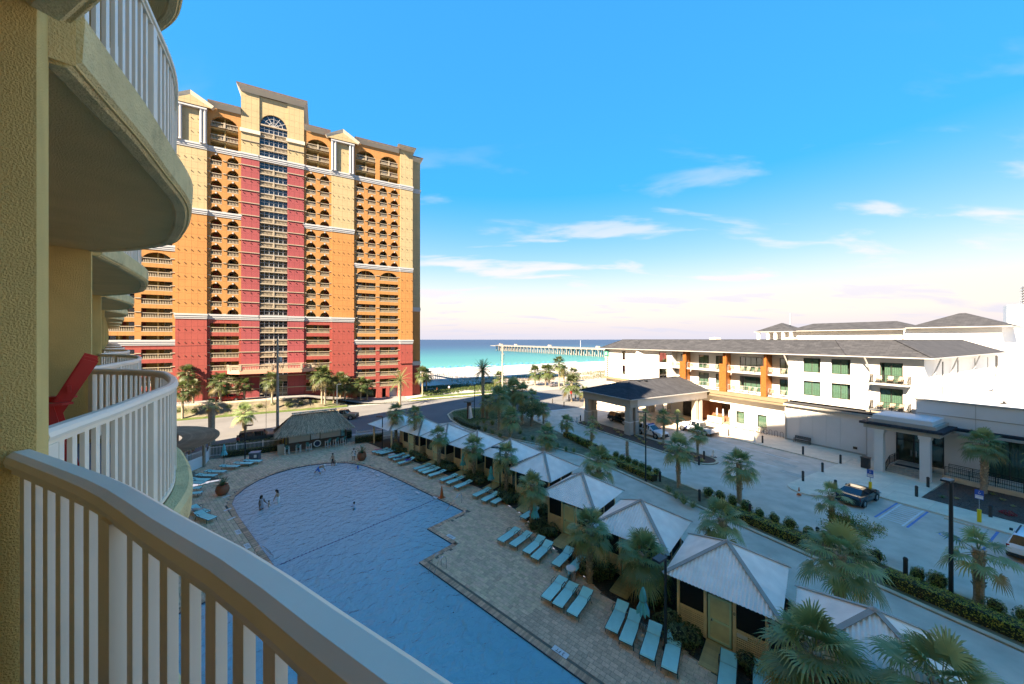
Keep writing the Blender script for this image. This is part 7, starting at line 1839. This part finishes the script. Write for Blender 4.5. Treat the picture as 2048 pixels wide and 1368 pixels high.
for i in range(3): h = 36+i*1.1; t = thing('furled_umbrella', 'furled white umbrella, %s from the left in the brick alcove' % ('first','second','third')[2-i], 'umbrella', EH(63.2,h,.13)); MB().lathe([(.02,0),(.02,2.5)], 6).obj('pole', M_whitepaint, t); MB().lathe([(.12,1.2),(.16,1.4),(.05,2.4)], 8).obj('canopy', M_whitepaint, t)
tag(MB().box(-.06,.06,-1.3,1.3,0,1.1).obj('poster_board', mat('poster_orange', (.6,.45,.3), .7, var=.4, scale=3), loc=EH(61.8,37.8,.13), rz=AE), 'low white and orange notice board before the brick alcove', 'notice board')
# signs
def blue_sign(loc, label, h=2.2):
    t = thing('parking_sign', label, 'sign', loc, AE, 'accessible parking signs'); MB().lathe([(.12,0),(.12,1.0),(.1,1.02)], 12).obj('yellow_sleeve', mat('safety_yellow', (.75,.52,.02), .5), t); MB().lathe([(.03,1.0),(.03,h)], 8).obj('post', M_steel, t); b = MB().box(-.03,-.015,-.23,.23,h-.75,h).obj('plate', mat('sign_blue', (.02,.10,.40), .5), t)
    MB().box(-.034,-.031,-.2,.2,h-.7,h-.42).obj('white_panel', M_whitepaint, b); text_obj('PARKING', .085, (-.036,0,h-.50), 0, mat('sign_blue_print', (.02,.1,.4), .6), b, 'lettering', rot=(R(90),0,R(-90)))
    mb = MB(); mb.tube([(-.036, .05*math.cos(R(a))-.01, h-.2+.07*math.sin(R(a))-.03) for a in range(160,400,20)], .012, 4); mb.bar((-.036,0,h-.06),(-.036,0,h-.18),.02,.02); mb.obj('wheelchair_emblem', M_whitepaint, b)
blue_sign(EH(46.9,13.3,.13), 'blue accessible parking sign with yellow base behind the black saloon'); blue_sign(EH(47.1,6.9,.13), 'blue accessible parking sign with yellow base beside the mulch bed', 2.6)
ss = thing('stop_sign', 'red STOP sign at the hotel drive exit', 'sign', G(1143,806), R(205)); MB().lathe([(.035,0),(.035,2.2)], 7).obj('post', M_steel, ss); pl = MB().lathe([(.42,-.01),(.42,.01)], 8).obj('plate', mat('stop_red', (.5,.02,.02), .5), ss, (0,-.05,2.5)); pl.rotation_euler = (R(90),R(22.5),0); text_obj('STOP', .28, (0,-.065,2.5), 0, M_whitepaint, ss, 'lettering', rot=(R(90),0,0))
for h, lb in ((7.6,'under the right-hand accessible sign'),(3.7,'in front of the white off-roader')): tag(MB().box(-.08,.08,-.9,.9,0,.12).obj('wheel_stop', M_conc, loc=EH(45.8,h,0), rz=AE), 'concrete wheel stop ' + lb, 'wheel stop')
# ---------------------------------------------------------------- vehicles
C_gl = glass('car_glass', (0.012,0.016,0.022), .05, .9); C_tyre = mat('tyre', (.018,.018,.018), .9); C_rim = mat('alloy', (.42,.43,.44), .3, metal=.8); C_blk = mat('car_trim', (.02,.02,.02), .5); C_lamp = glass('headlamp', (.7,.72,.75), .1); C_tail = glass('tail_lamp', (.35,.01,.01), .2)
KIND = {
 'suv': dict(st=[(2.46,.70,.42,.72,.78,.62),(2.38,.90,.30,.92,.98,.80),(1.9,.95,.28,1.02,1.07,.84),(1.2,.98,.28,1.08,1.13,.86),(.98,.98,.28,1.08,1.16,.80),(.22,.98,.28,1.08,1.68,.70),(-.02,.98,.28,1.09,1.74,.70),(-.10,.98,.28,1.09,1.745,.70),(-1.0,.98,.28,1.10,1.76,.70),(-1.08,.98,.28,1.10,1.76,.70),(-2.0,.97,.30,1.11,1.72,.69),(-2.1,.97,.30,1.11,1.71,.68),(-2.38,.95,.34,1.08,1.16,.82),(-2.48,.88,.40,.9,.95,.78)], wb=(1.48,-1.45), wr=.37, pillars=(6,8,10)),
 'sedan': dict(st=[(2.38,.62,.38,.60,.66,.55),(2.28,.86,.24,.74,.79,.74),(1.6,.90,.22,.86,.91,.80),(1.0,.91,.20,.93,.99,.78),(.15,.91,.20,.94,1.38,.62),(-.1,.91,.20,.95,1.43,.62),(-.18,.91,.20,.95,1.43,.62),(-.98,.91,.20,.96,1.40,.61),(-1.06,.91,.20,.96,1.39,.61),(-1.75,.90,.22,.97,1.04,.74),(-2.15,.88,.26,.98,1.03,.76),(-2.34,.80,.34,.80,.86,.70)], wb=(1.42,-1.38), wr=.33, pillars=(5,7)),
 'box': dict(st=[(2.45,.84,.42,.98,1.03,.78),(2.40,.90,.40,1.08,1.13,.84),(1.1,.92,.38,1.14,1.19,.84),(.95,.92,.38,1.15,1.22,.80),(.5,.92,.38,1.15,1.76,.76),(.3,.92,.38,1.15,1.80,.76),(.22,.92,.38,1.15,1.80,.76),(-.6,.92,.38,1.15,1.82,.76),(-.68,.92,.38,1.15,1.82,.76),(-1.5,.92,.38,1.15,1.82,.76),(-1.58,.92,.38,1.15,1.82,.76),(-2.3,.91,.40,1.15,1.80,.75),(-2.42,.90,.42,1.10,1.2,.80),(-2.46,.86,.45,1.0,1.05,.78)], wb=(1.5,-1.4), wr=.40, pillars=(5,7,9)),
 'pickup': dict(st=[(2.92,.78,.48,.92,.98,.70),(2.84,.96,.38,1.10,1.16,.86),(1.7,1.0,.36,1.18,1.24,.88),(1.45,1.0,.36,1.18,1.28,.82),(.75,1.0,.36,1.18,1.82,.74),(.5,1.0,.36,1.18,1.88,.74),(.42,1.0,.36,1.18,1.88,.74),(-.35,1.0,.36,1.18,1.88,.74),(-.43,1.0,.36,1.18,1.88,.74),(-.95,1.0,.36,1.18,1.82,.73),(-1.08,1.0,.36,1.18,1.25,.84),(-2.86,1.0,.40,1.18,1.23,.90),(-2.94,.96,.46,1.1,1.15,.86)], wb=(1.95,-1.85), wr=.41, pillars=(5,7)),
}
def car(kind, loc, rz, label, paint, cat='car', name='parked_car', rims=None):
    K_ = KIND[kind]; st_ = K_['st']; t = thing(name, label, cat, loc, rz); mb = MB(); R_ = 12
    for x, w, zb, zl, zt_, wt in st_:
        right = [(w*.88,zb),(w*.98,zb+.14),(w,zb+(zl-zb)*.62),(w*.965,zl),(wt,zt_-.035),(wt*.82,zt_)]
        for y, z in right: mb.v.append((x, -y, z))
        for y, z in reversed(right): mb.v.append((x, y, z))
    gl = []
    for i in range(len(st_)-1):
        ga, gb = st_[i][4]-st_[i][3] > .28, st_[i+1][4]-st_[i+1][3] > .28
        for j in range(R_):
            j2 = (j+1) % R_; f = (i*R_+j, (i+1)*R_+j, (i+1)*R_+j2, i*R_+j2); m = 0
            if j in (3, 7) and ga and gb and i not in K_['pillars']: m = 1
            if j in (4,5,6) and ga != gb: m = 1
            if j == 11: m = 2
            mb.f.append(f); mb.m.append(m)
    n = len(st_); mb.f.append(tuple(reversed(range(R_)))); mb.m.append(2); mb.f.append(tuple((n-1)*R_+j for j in range(R_))); mb.m.append(0)
    body = mb.obj('body', [paint, C_gl, C_blk], t)
    for x in K_['wb']:
        w = max(s[1] for s in st_)
        for s in (-1, 1):
            wh = MB().lathe([(.01,-.11),(K_['wr']-.04,-.11),(K_['wr'],-.07),(K_['wr'],.07),(K_['wr']-.04,.11),(.01,.11)], 20).obj('wheel', C_tyre, t, (x, s*(w-.10), K_['wr'])); wh.rotation_euler = (R(90),0,0)
            rm = MB().lathe([(.01,-.13),(K_['wr']*.62,-.118),(K_['wr']*.66,-.10),(K_['wr']*.66,.10),(K_['wr']*.62,.118),(.01,.13)], 10).obj('rim', rims or C_rim, wh)
            MB().lathe([(K_['wr']+.02,-.03),(K_['wr']+.09,-.03),(K_['wr']+.09,.03),(K_['wr']+.02,.03)], 20, cap=False).obj('wheel_arch', C_blk, t, (x, s*(w-.015), K_['wr']+.01)).rotation_euler = (R(90),0,0)
    f, b = st_[1], st_[-2]
    for s in (-1, 1):
        MB().box(f[0]-.06, f[0]+.045, s*f[1]*.92-.16, s*f[1]*.92+(.02 if s < 0 else .0), f[3]-.22, f[3]-.06).obj('headlight', C_lamp, t)
        MB().box(b[0]-.07, b[0]+.05, s*b[1]*.9-.07, s*b[1]*.9+.07, b[3]-.3, b[3]-.02).obj('tail_light', C_tail, t)
        MB().box(.62, .78, s*(st_[3][1]+.02), s*(st_[3][1]+.17), st_[3][3]-.02, st_[3][3]+.13).obj('mirror', C_blk, t)
        MB().box(-1.0,-.84, s*(st_[6][1]+.006), s*(st_[6][1]-.02), st_[6][3]-.16, st_[6][3]-.12).obj('door_handle', C_blk, t)
    MB().box(st_[0][0]-.02, st_[0][0]+.03, -st_[0][1]*.7, st_[0][1]*.7, st_[0][2]+.06, st_[0][3]-.06).obj('grille', C_blk, t); MB().box(b[0]-.13, b[0]-.08, -.26, .26, .62, .76).obj('number_plate', M_whitepaint, t); MB().box(b[0]-.16, b[0]+.1, -b[1]*.97, b[1]*.97, b[2]+.02, b[2]+.22).box(f[0]-.1, f[0]+.1, -f[1]*.97, f[1]*.97, f[2], f[2]+.16).obj('bumper', C_blk if kind != 'sedan' else paint, t)
    return t
paint = lambda n, c, r=.25: mat('paint_'+n, c, r, spec=.6)
P_white, P_black = paint('white', (.72,.73,.74)), paint('black', (.012,.012,.013), .15); P_navy = mat('police_navy', (.015,.03,.12), .4)
AHn = AE - math.pi/2; AHp = AE + math.pi/2
def police(t, w, xs, z, bar_z, bx):
    for s in (-1, 1):
        text_obj('POLICE', .42, (xs, s*(w+.012), z), 0, P_navy, t, 'police_lettering', rot=(R(90), 0, 0 if s < 0 else math.pi)); MB().add([(1.2,s*(w+.008),.5),(1.65,s*(w+.008),.5),(1.15,s*(w+.008),1.06),(.8,s*(w+.008),1.06)], [(0,1,2,3)]).obj('stripe', P_navy, t)
    if bar_z: MB().box(bx-.12, bx+.12, -.6, .6, bar_z, bar_z+.1).obj('light_bar', mat('light_bar', (.08,.1,.35), .2), t)
v = car('suv', EH(45.2,37.6), AHn, 'white police off-roader with POLICE lettering beside the canopy column', P_white, 'police car', 'police_car'); police(v, .985, -.6, .8, 1.77, -.1)
v = car('pickup', EH(53.2,35.4), AHp, 'white police pickup truck before the brick alcove', P_white, 'pickup', 'police_pickup'); police(v, 1.005, -.2, .82, None, 0); MB().box(-2.8,-1.15,-.78,.78,1.19,1.262).obj('bed_cover', C_blk, v)
v = car('suv', EH(47.6,46.3), AHn, 'black off-roader with pale roof rails under the hotel canopy', P_black, 'car'); 
for y in (-.6,.6): MB().box(-1.8,.1,y-.03,y+.03,1.76,1.82).obj('roof_rail', M_steel, v)
v = car('sedan', EH(43.9,13.3), AE, 'black saloon parked by the hatched bay', P_black); MB().box(-.85,-.1,-.45,.45,1.432,1.437).obj('sunroof', C_gl, v)
v = car('suv', EH(43.6,4.0), AE, 'white off-roader cut by the right edge of the car park', P_white)
for y in (-.6,.6): MB().box(-1.8,.1,y-.03,y+.03,1.76,1.82).obj('roof_rail', C_blk, v)
v = car('box', G(688,838), R(4), 'tan boxy off-roader with roof rack driving on the sunny road', paint('tan', (.30,.225,.15), .45), 'car', 'moving_car')
mb = MB()
for y in (-.6,.6): mb.bar((-1.9,y,1.9),(.2,y,1.9),.04,.04)
for x in (-1.8,-1.1,-.4,.15): mb.bar((x,-.6,1.9),(x,.6,1.9),.03,.03); mb.bar((x,-.6,1.8),(x,-.6,1.9),.03,.03); mb.bar((x,.6,1.8),(x,.6,1.9),.03,.03)
mb.obj('roof_rack', C_blk, v)
v = car('box', EH(-8.0,62.6), AE+R(4), 'dark grey-green off-roader parked behind the white fence', paint('greygreen', (.05,.065,.06), .4)); MB().lathe([(.38,-.1),(.38,.1)], 16).obj('spare_wheel', C_tyre, v, (-2.55,0,1.0)).rotation_euler = (0,R(90),0)
v = car('sedan', EH(-17.0,91.8,2.28), AE+math.pi, 'red car on the raised drive before the tower', paint('red', (.30,.01,.012)))
v = car('sedan', EH(66,92,-.02), AE, 'small dark car at the far car park behind the hotel corner', paint('grey', (.1,.1,.11)))
# ---------------------------------------------------------------- people
SKIN = mat('skin_light', (.52,.30,.19), .6); SKIN2 = mat('skin_brown', (.22,.11,.065), .6); HAIR = mat('hair_dark', (.022,.014,.010), .6)
def person(label, loc, rz, h=1.7, lean=0, arms=None, legs=None, skin=SKIN, top=None, bottom=None, longhair=False, child=False, hat=None, dress=False, head=0, group=None):
    t = thing('person', label, 'person', loc, rz, group); k = h
    top = top or skin; bottom = bottom or skin; V3 = Vector
    def dirv(pitch, out, s): # pitch: 0 down, 90 forward(+x), out: sideways
        p, o = R(pitch), R(out); return V3((math.sin(p)*math.cos(o), s*math.sin(o), -math.cos(p)*math.cos(o)))
    L_ = R(lean); tr = V3((math.sin(L_), 0, math.cos(L_)))
    legs = legs or ((4,4,4),(-4,4,-6)); arms = arms or ((-5,8,12),(8,8,20))
    vv, rr, ee, part = [], [], [], []
    def nv(p, r, par, pt):
        vv.append(tuple(p)); rr.append(r*k); 
        if par is not None: ee.append((par, len(vv)-1)); part.append(pt)
        return len(vv)-1
    pel = V3((0,0,0)); a = nv(pel, .078, None, ''); b = nv(tr*.09*k, .068, a, 'bottom' if not dress else 'top'); c = nv(tr*.2*k, .082, b, 'top'); d = nv(tr*.285*k, .055, c, 'top'); hd_t = (tr + V3((math.sin(R(head))*.6,0,0))).normalized()
    e = nv(tr*.335*k, .032, d, 'skin'); f = nv(tr*.335*k+hd_t*.055*k, .056, e, 'skin'); g = nv(tr*.335*k+hd_t*.115*k, .050, f, 'skin')
    feet = []
    for s, (th, out, kn) in zip((-1,1), legs):
        hp = nv(V3((0,s*.055*k,-.03*k)), .066, a, 'bottom'); k1 = V3((0,s*.055*k,-.03*k))+dirv(th,out,s)*.24*k; kn_ = nv(k1, .042, hp, 'bottom'); 
        k2 = k1+dirv(kn,out*.6,s)*.225*k; an = nv(k2, .026, kn_, 'skin'); ft = nv(k2+V3((.075*k,s*.01*k,-.03*k)), .022, an, 'skin'); feet.append(k2.z-.045*k)
    for s, (up, out, fo) in zip((-1,1), arms):
        sh = tr*.27*k+V3((0,s*.098*k,0)); si = nv(sh, .042, d, 'top'); el = sh+dirv(up+lean*.3,out,s)*.165*k; ei = nv(el, .029, si, 'top' if top != skin and not dress else 'skin'); wr = el+dirv(fo+lean*.3,out*.5,s)*.145*k; wi = nv(wr, .020, ei, 'skin'); nv(wr+dirv(fo+15,out*.3,s)*.075*k, .018, wi, 'skin')
    z0 = -min(feet); vv = [(x, y, z+z0) for x, y, z in vv]
    me = bpy.data.meshes.new('body'); me.from_pydata(vv, ee, []); ob = bpy.data.objects.new('tmp', me); COL.objects.link(ob); md = ob.modifiers.new('s', 'SKIN'); sv = me.skin_vertices[0].data
    for i, r_ in enumerate(rr): sv[i].radius = (r_, r_)
    sv[0].use_root = True; ob.modifiers.new('u', 'SUBSURF').levels = 1
    dg = bpy.context.evaluated_depsgraph_get(); m2 = bpy.data.meshes.new_from_object(ob.evaluated_get(dg)); bpy.data.objects.remove(ob)
    m2.materials.clear(); idx = {'skin':0,'top':1,'bottom':2}
    for m in (skin, top, bottom): m2.materials.append(m)
    P_ = [Vector(p) for p in vv]
    for poly in m2.polygons:
        c_ = poly.center; best, bi = 1e9, 'skin'
        for (i, j), pt in zip(ee, part):
            ab = P_[j]-P_[i]; tt = max(0, min(1, (c_-P_[i]).dot(ab)/max(1e-9, ab.length_squared))); dd = (c_-P_[i]-ab*tt).length-(rr[i]*(1-tt)+rr[j]*tt)*.6
            if dd < best: best, bi = dd, pt
        poly.material_index = idx[bi]; poly.use_smooth = True
    m2.name = 'body'; link('body', m2, t)
    hc = Vector(vv[5]).lerp(Vector(vv[6]), .6); mb = MB(); R_ = .066*k
    mb.lathe([(R_*.2,R_*1.15),(R_*.75,R_*.85),(R_*1.02,R_*.25),(R_*.95,-R_*.3)] [::-1], 12); mb.v = [(x-R_*.18 if True else x, y, z) for x, y, z in mb.v]
    if longhair: mb.tube([(-R_*.5,0,R_*.6),(-R_*1.0,0,-R_*.5),(-R_*1.05,0,-R_*2.4),(-R_*.8,0,-R_*4.2)], [R_*.7,R_*.85,R_*.8,R_*.35], 8)
    mb.obj('hair', hat or HAIR, t, tuple(hc), smooth=True)
    fz = Vector(vv[5]); MB().box(.045*k,.066*k,-.007*k,.007*k,-.012*k,.012*k).obj('nose', skin, t, tuple(fz+Vector((0,0,.012*k))))
    for s in (-1,1): MB().lathe([(.001,-.006*k),(.006*k,0),(.001,.006*k)], 6).obj('eye', HAIR, t, tuple(fz+Vector((.052*k,s*.02*k,.028*k))))
    if dress: MB().lathe([(.13*k,-.16*k),(.10*k,-.02*k),(.075*k,.10*k)], 12, cap=False).obj('skirt', top, t, (0,0,vv[0][2]), smooth=True)
    return t
W0 = -.45   # feet on the pool floor in the shallow end
gd = mat('grey_dress', (.35,.35,.37), .8); wh = mat('white_cloth', (.75,.74,.7), .8); tl = mat('teal_swimsuit', (.03,.35,.42), .7); bl = mat('blue_trunks', (.04,.18,.55), .7); og = mat('orange_vest', (.75,.17,.02), .7); dk = mat('dark_cloth', (.03,.03,.035), .8); pk = mat('white_pink_shirt', (.7,.66,.72), .8)
def wade(px, py, d=.45): l = G(px, py, -.07); l.z = -.07-d; return l
person('woman with long dark hair in a grey dress wading in the pool', wade(523,1019), R(-20), 1.66, 2, skin=SKIN2, top=gd, dress=True, longhair=True, arms=((-8,8,10),(25,8,60)))
person('small child standing waist-deep beside the woman in grey', wade(538,1014,.42), R(30), .98, 0, skin=SKIN, bottom=wh)
person('woman in a white bikini with long hair bending slightly in the pool', wade(557,1006), R(190), 1.68, 12, skin=SKIN, bottom=wh, longhair=True, arms=((28,10,35),(15,10,20)), head=25)
person('child in a white shirt and teal shorts in mid pool', wade(709,1019,.62), R(185), 1.28, 4, skin=SKIN2, top=pk, bottom=tl, arms=((35,14,70),(-5,14,10)))
person('man in blue swim shorts bending over with a white cap at the shallow edge', wade(636,947,.2), R(8), 1.76, 68, skin=SKIN, bottom=bl, hat=wh, arms=((40,10,20),(0,12,-5)), legs=((34,10,26),(-38,10,-42)), head=30)
person('person in dark swimwear standing at the far pool edge', wade(666,932,.12), R(-100), 1.62, 5, skin=SKIN, bottom=dk, arms=((15,8,25),(15,8,25)))
person('toddler crouching at the far pool edge', wade(673,931,.12), R(160), .85, 30, skin=SKIN, bottom=wh, legs=((60,12,-20),(60,12,-20)), arms=((40,10,50),(40,10,50)))
person('small child in a blue swim shirt in the far corner of the pool', wade(716,937,.5), R(200), 1.05, 3, skin=SKIN, top=bl, bottom=bl, hat=mat('green_cap', (.4,.55,.08), .8), arms=((30,30,40),(30,30,40)))
person('child in a white dress standing on the terrace beside the far planter', G(707.6,920), R(-100), 1.42, 0, skin=SKIN2, top=wh, dress=True, arms=((-20,30,40),(-20,30,40)))
person('worker in an orange safety vest walking up the hotel drive', G(1124,865), R(95), 1.78, 4, skin=SKIN2, top=og, bottom=dk, arms=((20,8,30),(-18,8,-5)), legs=((18,3,6),(-14,3,-22)), hat=og)
for i, (px, py, a, tp, lb) in enumerate(((1138,802,40,dk,'left one of three people waiting by the stop sign'),(1151,801,120,bl,'middle one of three people by the stop sign, in blue'),(1160,802,200,dk,'right one of three people by the stop sign'))): person('distant ' + lb, G(px, py), R(a), 1.72, 0, skin=SKIN, top=tp, bottom=dk)
for i, (px, py, z, a, tp, lb) in enumerate(((930,757,-1.5,30,dk,'walker in dark clothes on the white sand'),(874,786,-.1,10,og,'walker in orange on the verge by the dune'),(898,783,-.2,80,wh,'walker in white on the verge by the dune'),(1180,726,-2.6,80,bl,'bather in blue near the water line'))): person('distant ' + lb, G(px, py, z), R(a), 1.75, 0, skin=SKIN, top=tp, bottom=dk)
person('person in red sitting by the van behind the white fence', EH(-10.2,60.6), R(90), 1.7, 0, skin=SKIN, top=mat('red_shirt', (.45,.06,.05), .8), bottom=dk)
# ---------------------------------------------------------------- pier, beach parasols, boardwalk
pier = thing('fishing_pier', 'long pale fishing pier on concrete legs running out to sea', 'pier', EH(258, 222, -3), AE)
P_c = mat('pier_concrete', (0.22,0.205,0.185), .9, var=.1, scale=.2); LEN = 300
MB().box(-5,5,0,LEN,7.3,8.1).obj('deck', P_c, pier); MB().box(-11,11,LEN-10,LEN+8,7.32,8.12).obj('pier_head', P_c, pier)
for s in (-1,1): MB().box(s*5-.1,s*5+.1,0,LEN,9.0,9.15).box(s*5-.08,s*5+.08,0,LEN,8.5,8.6).obj('rail', P_c, pier)
pp = MB()
for i in range(100): 
    for s in (-4.95,4.95): pp.box(s-.12,s+.12,i*3-.1,i*3+.1,8.1,9.1)
o = pp.obj('rail_posts', P_c, pier); o['kind'] = 'stuff'
lg = MB().lathe([(.55,-5),(.55,6.6)], 8).mesh('leg', P_c); cp = MB().box(-5.4,5.4,-.7,.7,6.55,7.29).mesh('pile_cap', P_c)
for i in range(34):
    y = 2+i*9; link('pile_cap', cp, pier, (0,y,0))
    for x in (-4.4,-1.4,1.4,4.4): link('leg', lg, pier, (x,y,0))
for y in (60, 150, 240, 292): MB().box(-1.6,1.6,y,y+3,8.1,11).obj('shelter', mat('pier_shelter', (.5,.4,.3), .8), pier)
MB().lathe([(.12,0),(.12,9)], 6, (4,95,8)).obj('mast', M_whitepaint, pier)
# rows of beach parasols
B_b = mat('blue_beach_canvas', (0.015,0.14,0.30), .8)
bp = thing('beach_parasol', 'x', 'parasol', (0,0,0), 0, 'blue beach parasols in a row')
mb = MB(); mb.lathe([(1.25,1.75),(1.2,1.95),(.6,2.3),(.02,2.45)], 10); mb.obj('canopy', B_b, bp); MB().lathe([(.03,0),(.03,2.4)], 5).obj('pole', M_whitepaint, bp)
for x in (-.5,.5): MB().box(x-.3,x+.3,-.9,.9,.2,.32).obj('beach_seat', B_b, bp)
orda = 'first second third fourth fifth sixth seventh eighth ninth tenth eleventh twelfth thirteenth fourteenth fifteenth sixteenth seventeenth eighteenth nineteenth twentieth'.split()
for i in range(20):
    e = 55+i*4.6; loc = EH(e, 192.5+.09*max(0,e-50)+rnd(-.4,.4), -2.62); lb = 'blue beach parasol, %s from the left in the row at the water' % orda[i]
    if i == 0: bp.location = loc; bp['label'] = lb
    else: dup(bp, loc, rnd(-.2,.2)+AE, lb)
for i in range(9):
    e = 175+i*11; dup(bp, EH(e, 203+rnd(-3,2), -2.7), rnd(0,3), 'blue beach parasol, %s from the left in the scattered group toward the pier' % orda[i], 'scattered beach parasols')
for i, (px, py) in enumerate(((886,749),(897,748),(911,747),(1013,741),(1035,740),(1053,738))): tag(MB().lathe([(.3,0),(.35,.9),(.32,1.0),(.1,1.05)], 9).obj('beach_bin', mat('grey_bin', (.2,.2,.21), .7), loc=G(px, py, -1.9)), 'grey bin on the sand, %s from the left' % orda[i], 'bin', 'bins on the beach')
# boardwalk over the dune
bw = thing('boardwalk', 'grey timber boardwalk crossing the dune to the beach', 'boardwalk', EH(46, 101, -.2), AE); bm = mat('boardwalk_timber', (.36,.30,.25), .9, var=.15, scale=2, obj=.1)
pts = [Vector((30,0,.5)), Vector((6,6,.7)), Vector((-4,20,.9)), Vector((-6,48,.2))]; pk = MB().box(-.07,.07,-1.2,1.2,0,.06).mesh('plank', bm)
for i in range(3):
    a, b = pts[i], pts[i+1]; d = b-a; n = int(d.length/.32)
    for j in range(n): c = a.lerp(b, j/n); link('plank', pk, bw, c, math.atan2(d.y, d.x))
    s = Vector((-d.y, d.x, 0)).normalized()*1.2
    for q in (-1,1):
        MB().bar(a+s*q+V_((0,0,1.0)), b+s*q+V_((0,0,1.0)), .1, .08).bar(a+s*q+V_((0,0,.55)), b+s*q+V_((0,0,.55)), .06, .08).obj('rail', bm, bw)
        for j in range(int(d.length/2)+1): c = a.lerp(b, j/max(1,int(d.length/2)))+s*q; MB().box(c.x-.06,c.x+.06,c.y-.06,c.y+.06,c.z-1.2,c.z+1.0).obj('post', bm, bw)
mb = MB()
for i in range(30): x = i*2.6; mb.box(x-.07,x+.07,-.07,.07,0,.9)
mb.box(0,76,-.03,.03,.6,.75).box(0,76,-.03,.03,.25,.4); tag(mb.obj('dune_fence', bm, loc=EH(68,103.5,-.3), rz=AE), 'low grey timber fence along the dune right of the car park', 'fence')
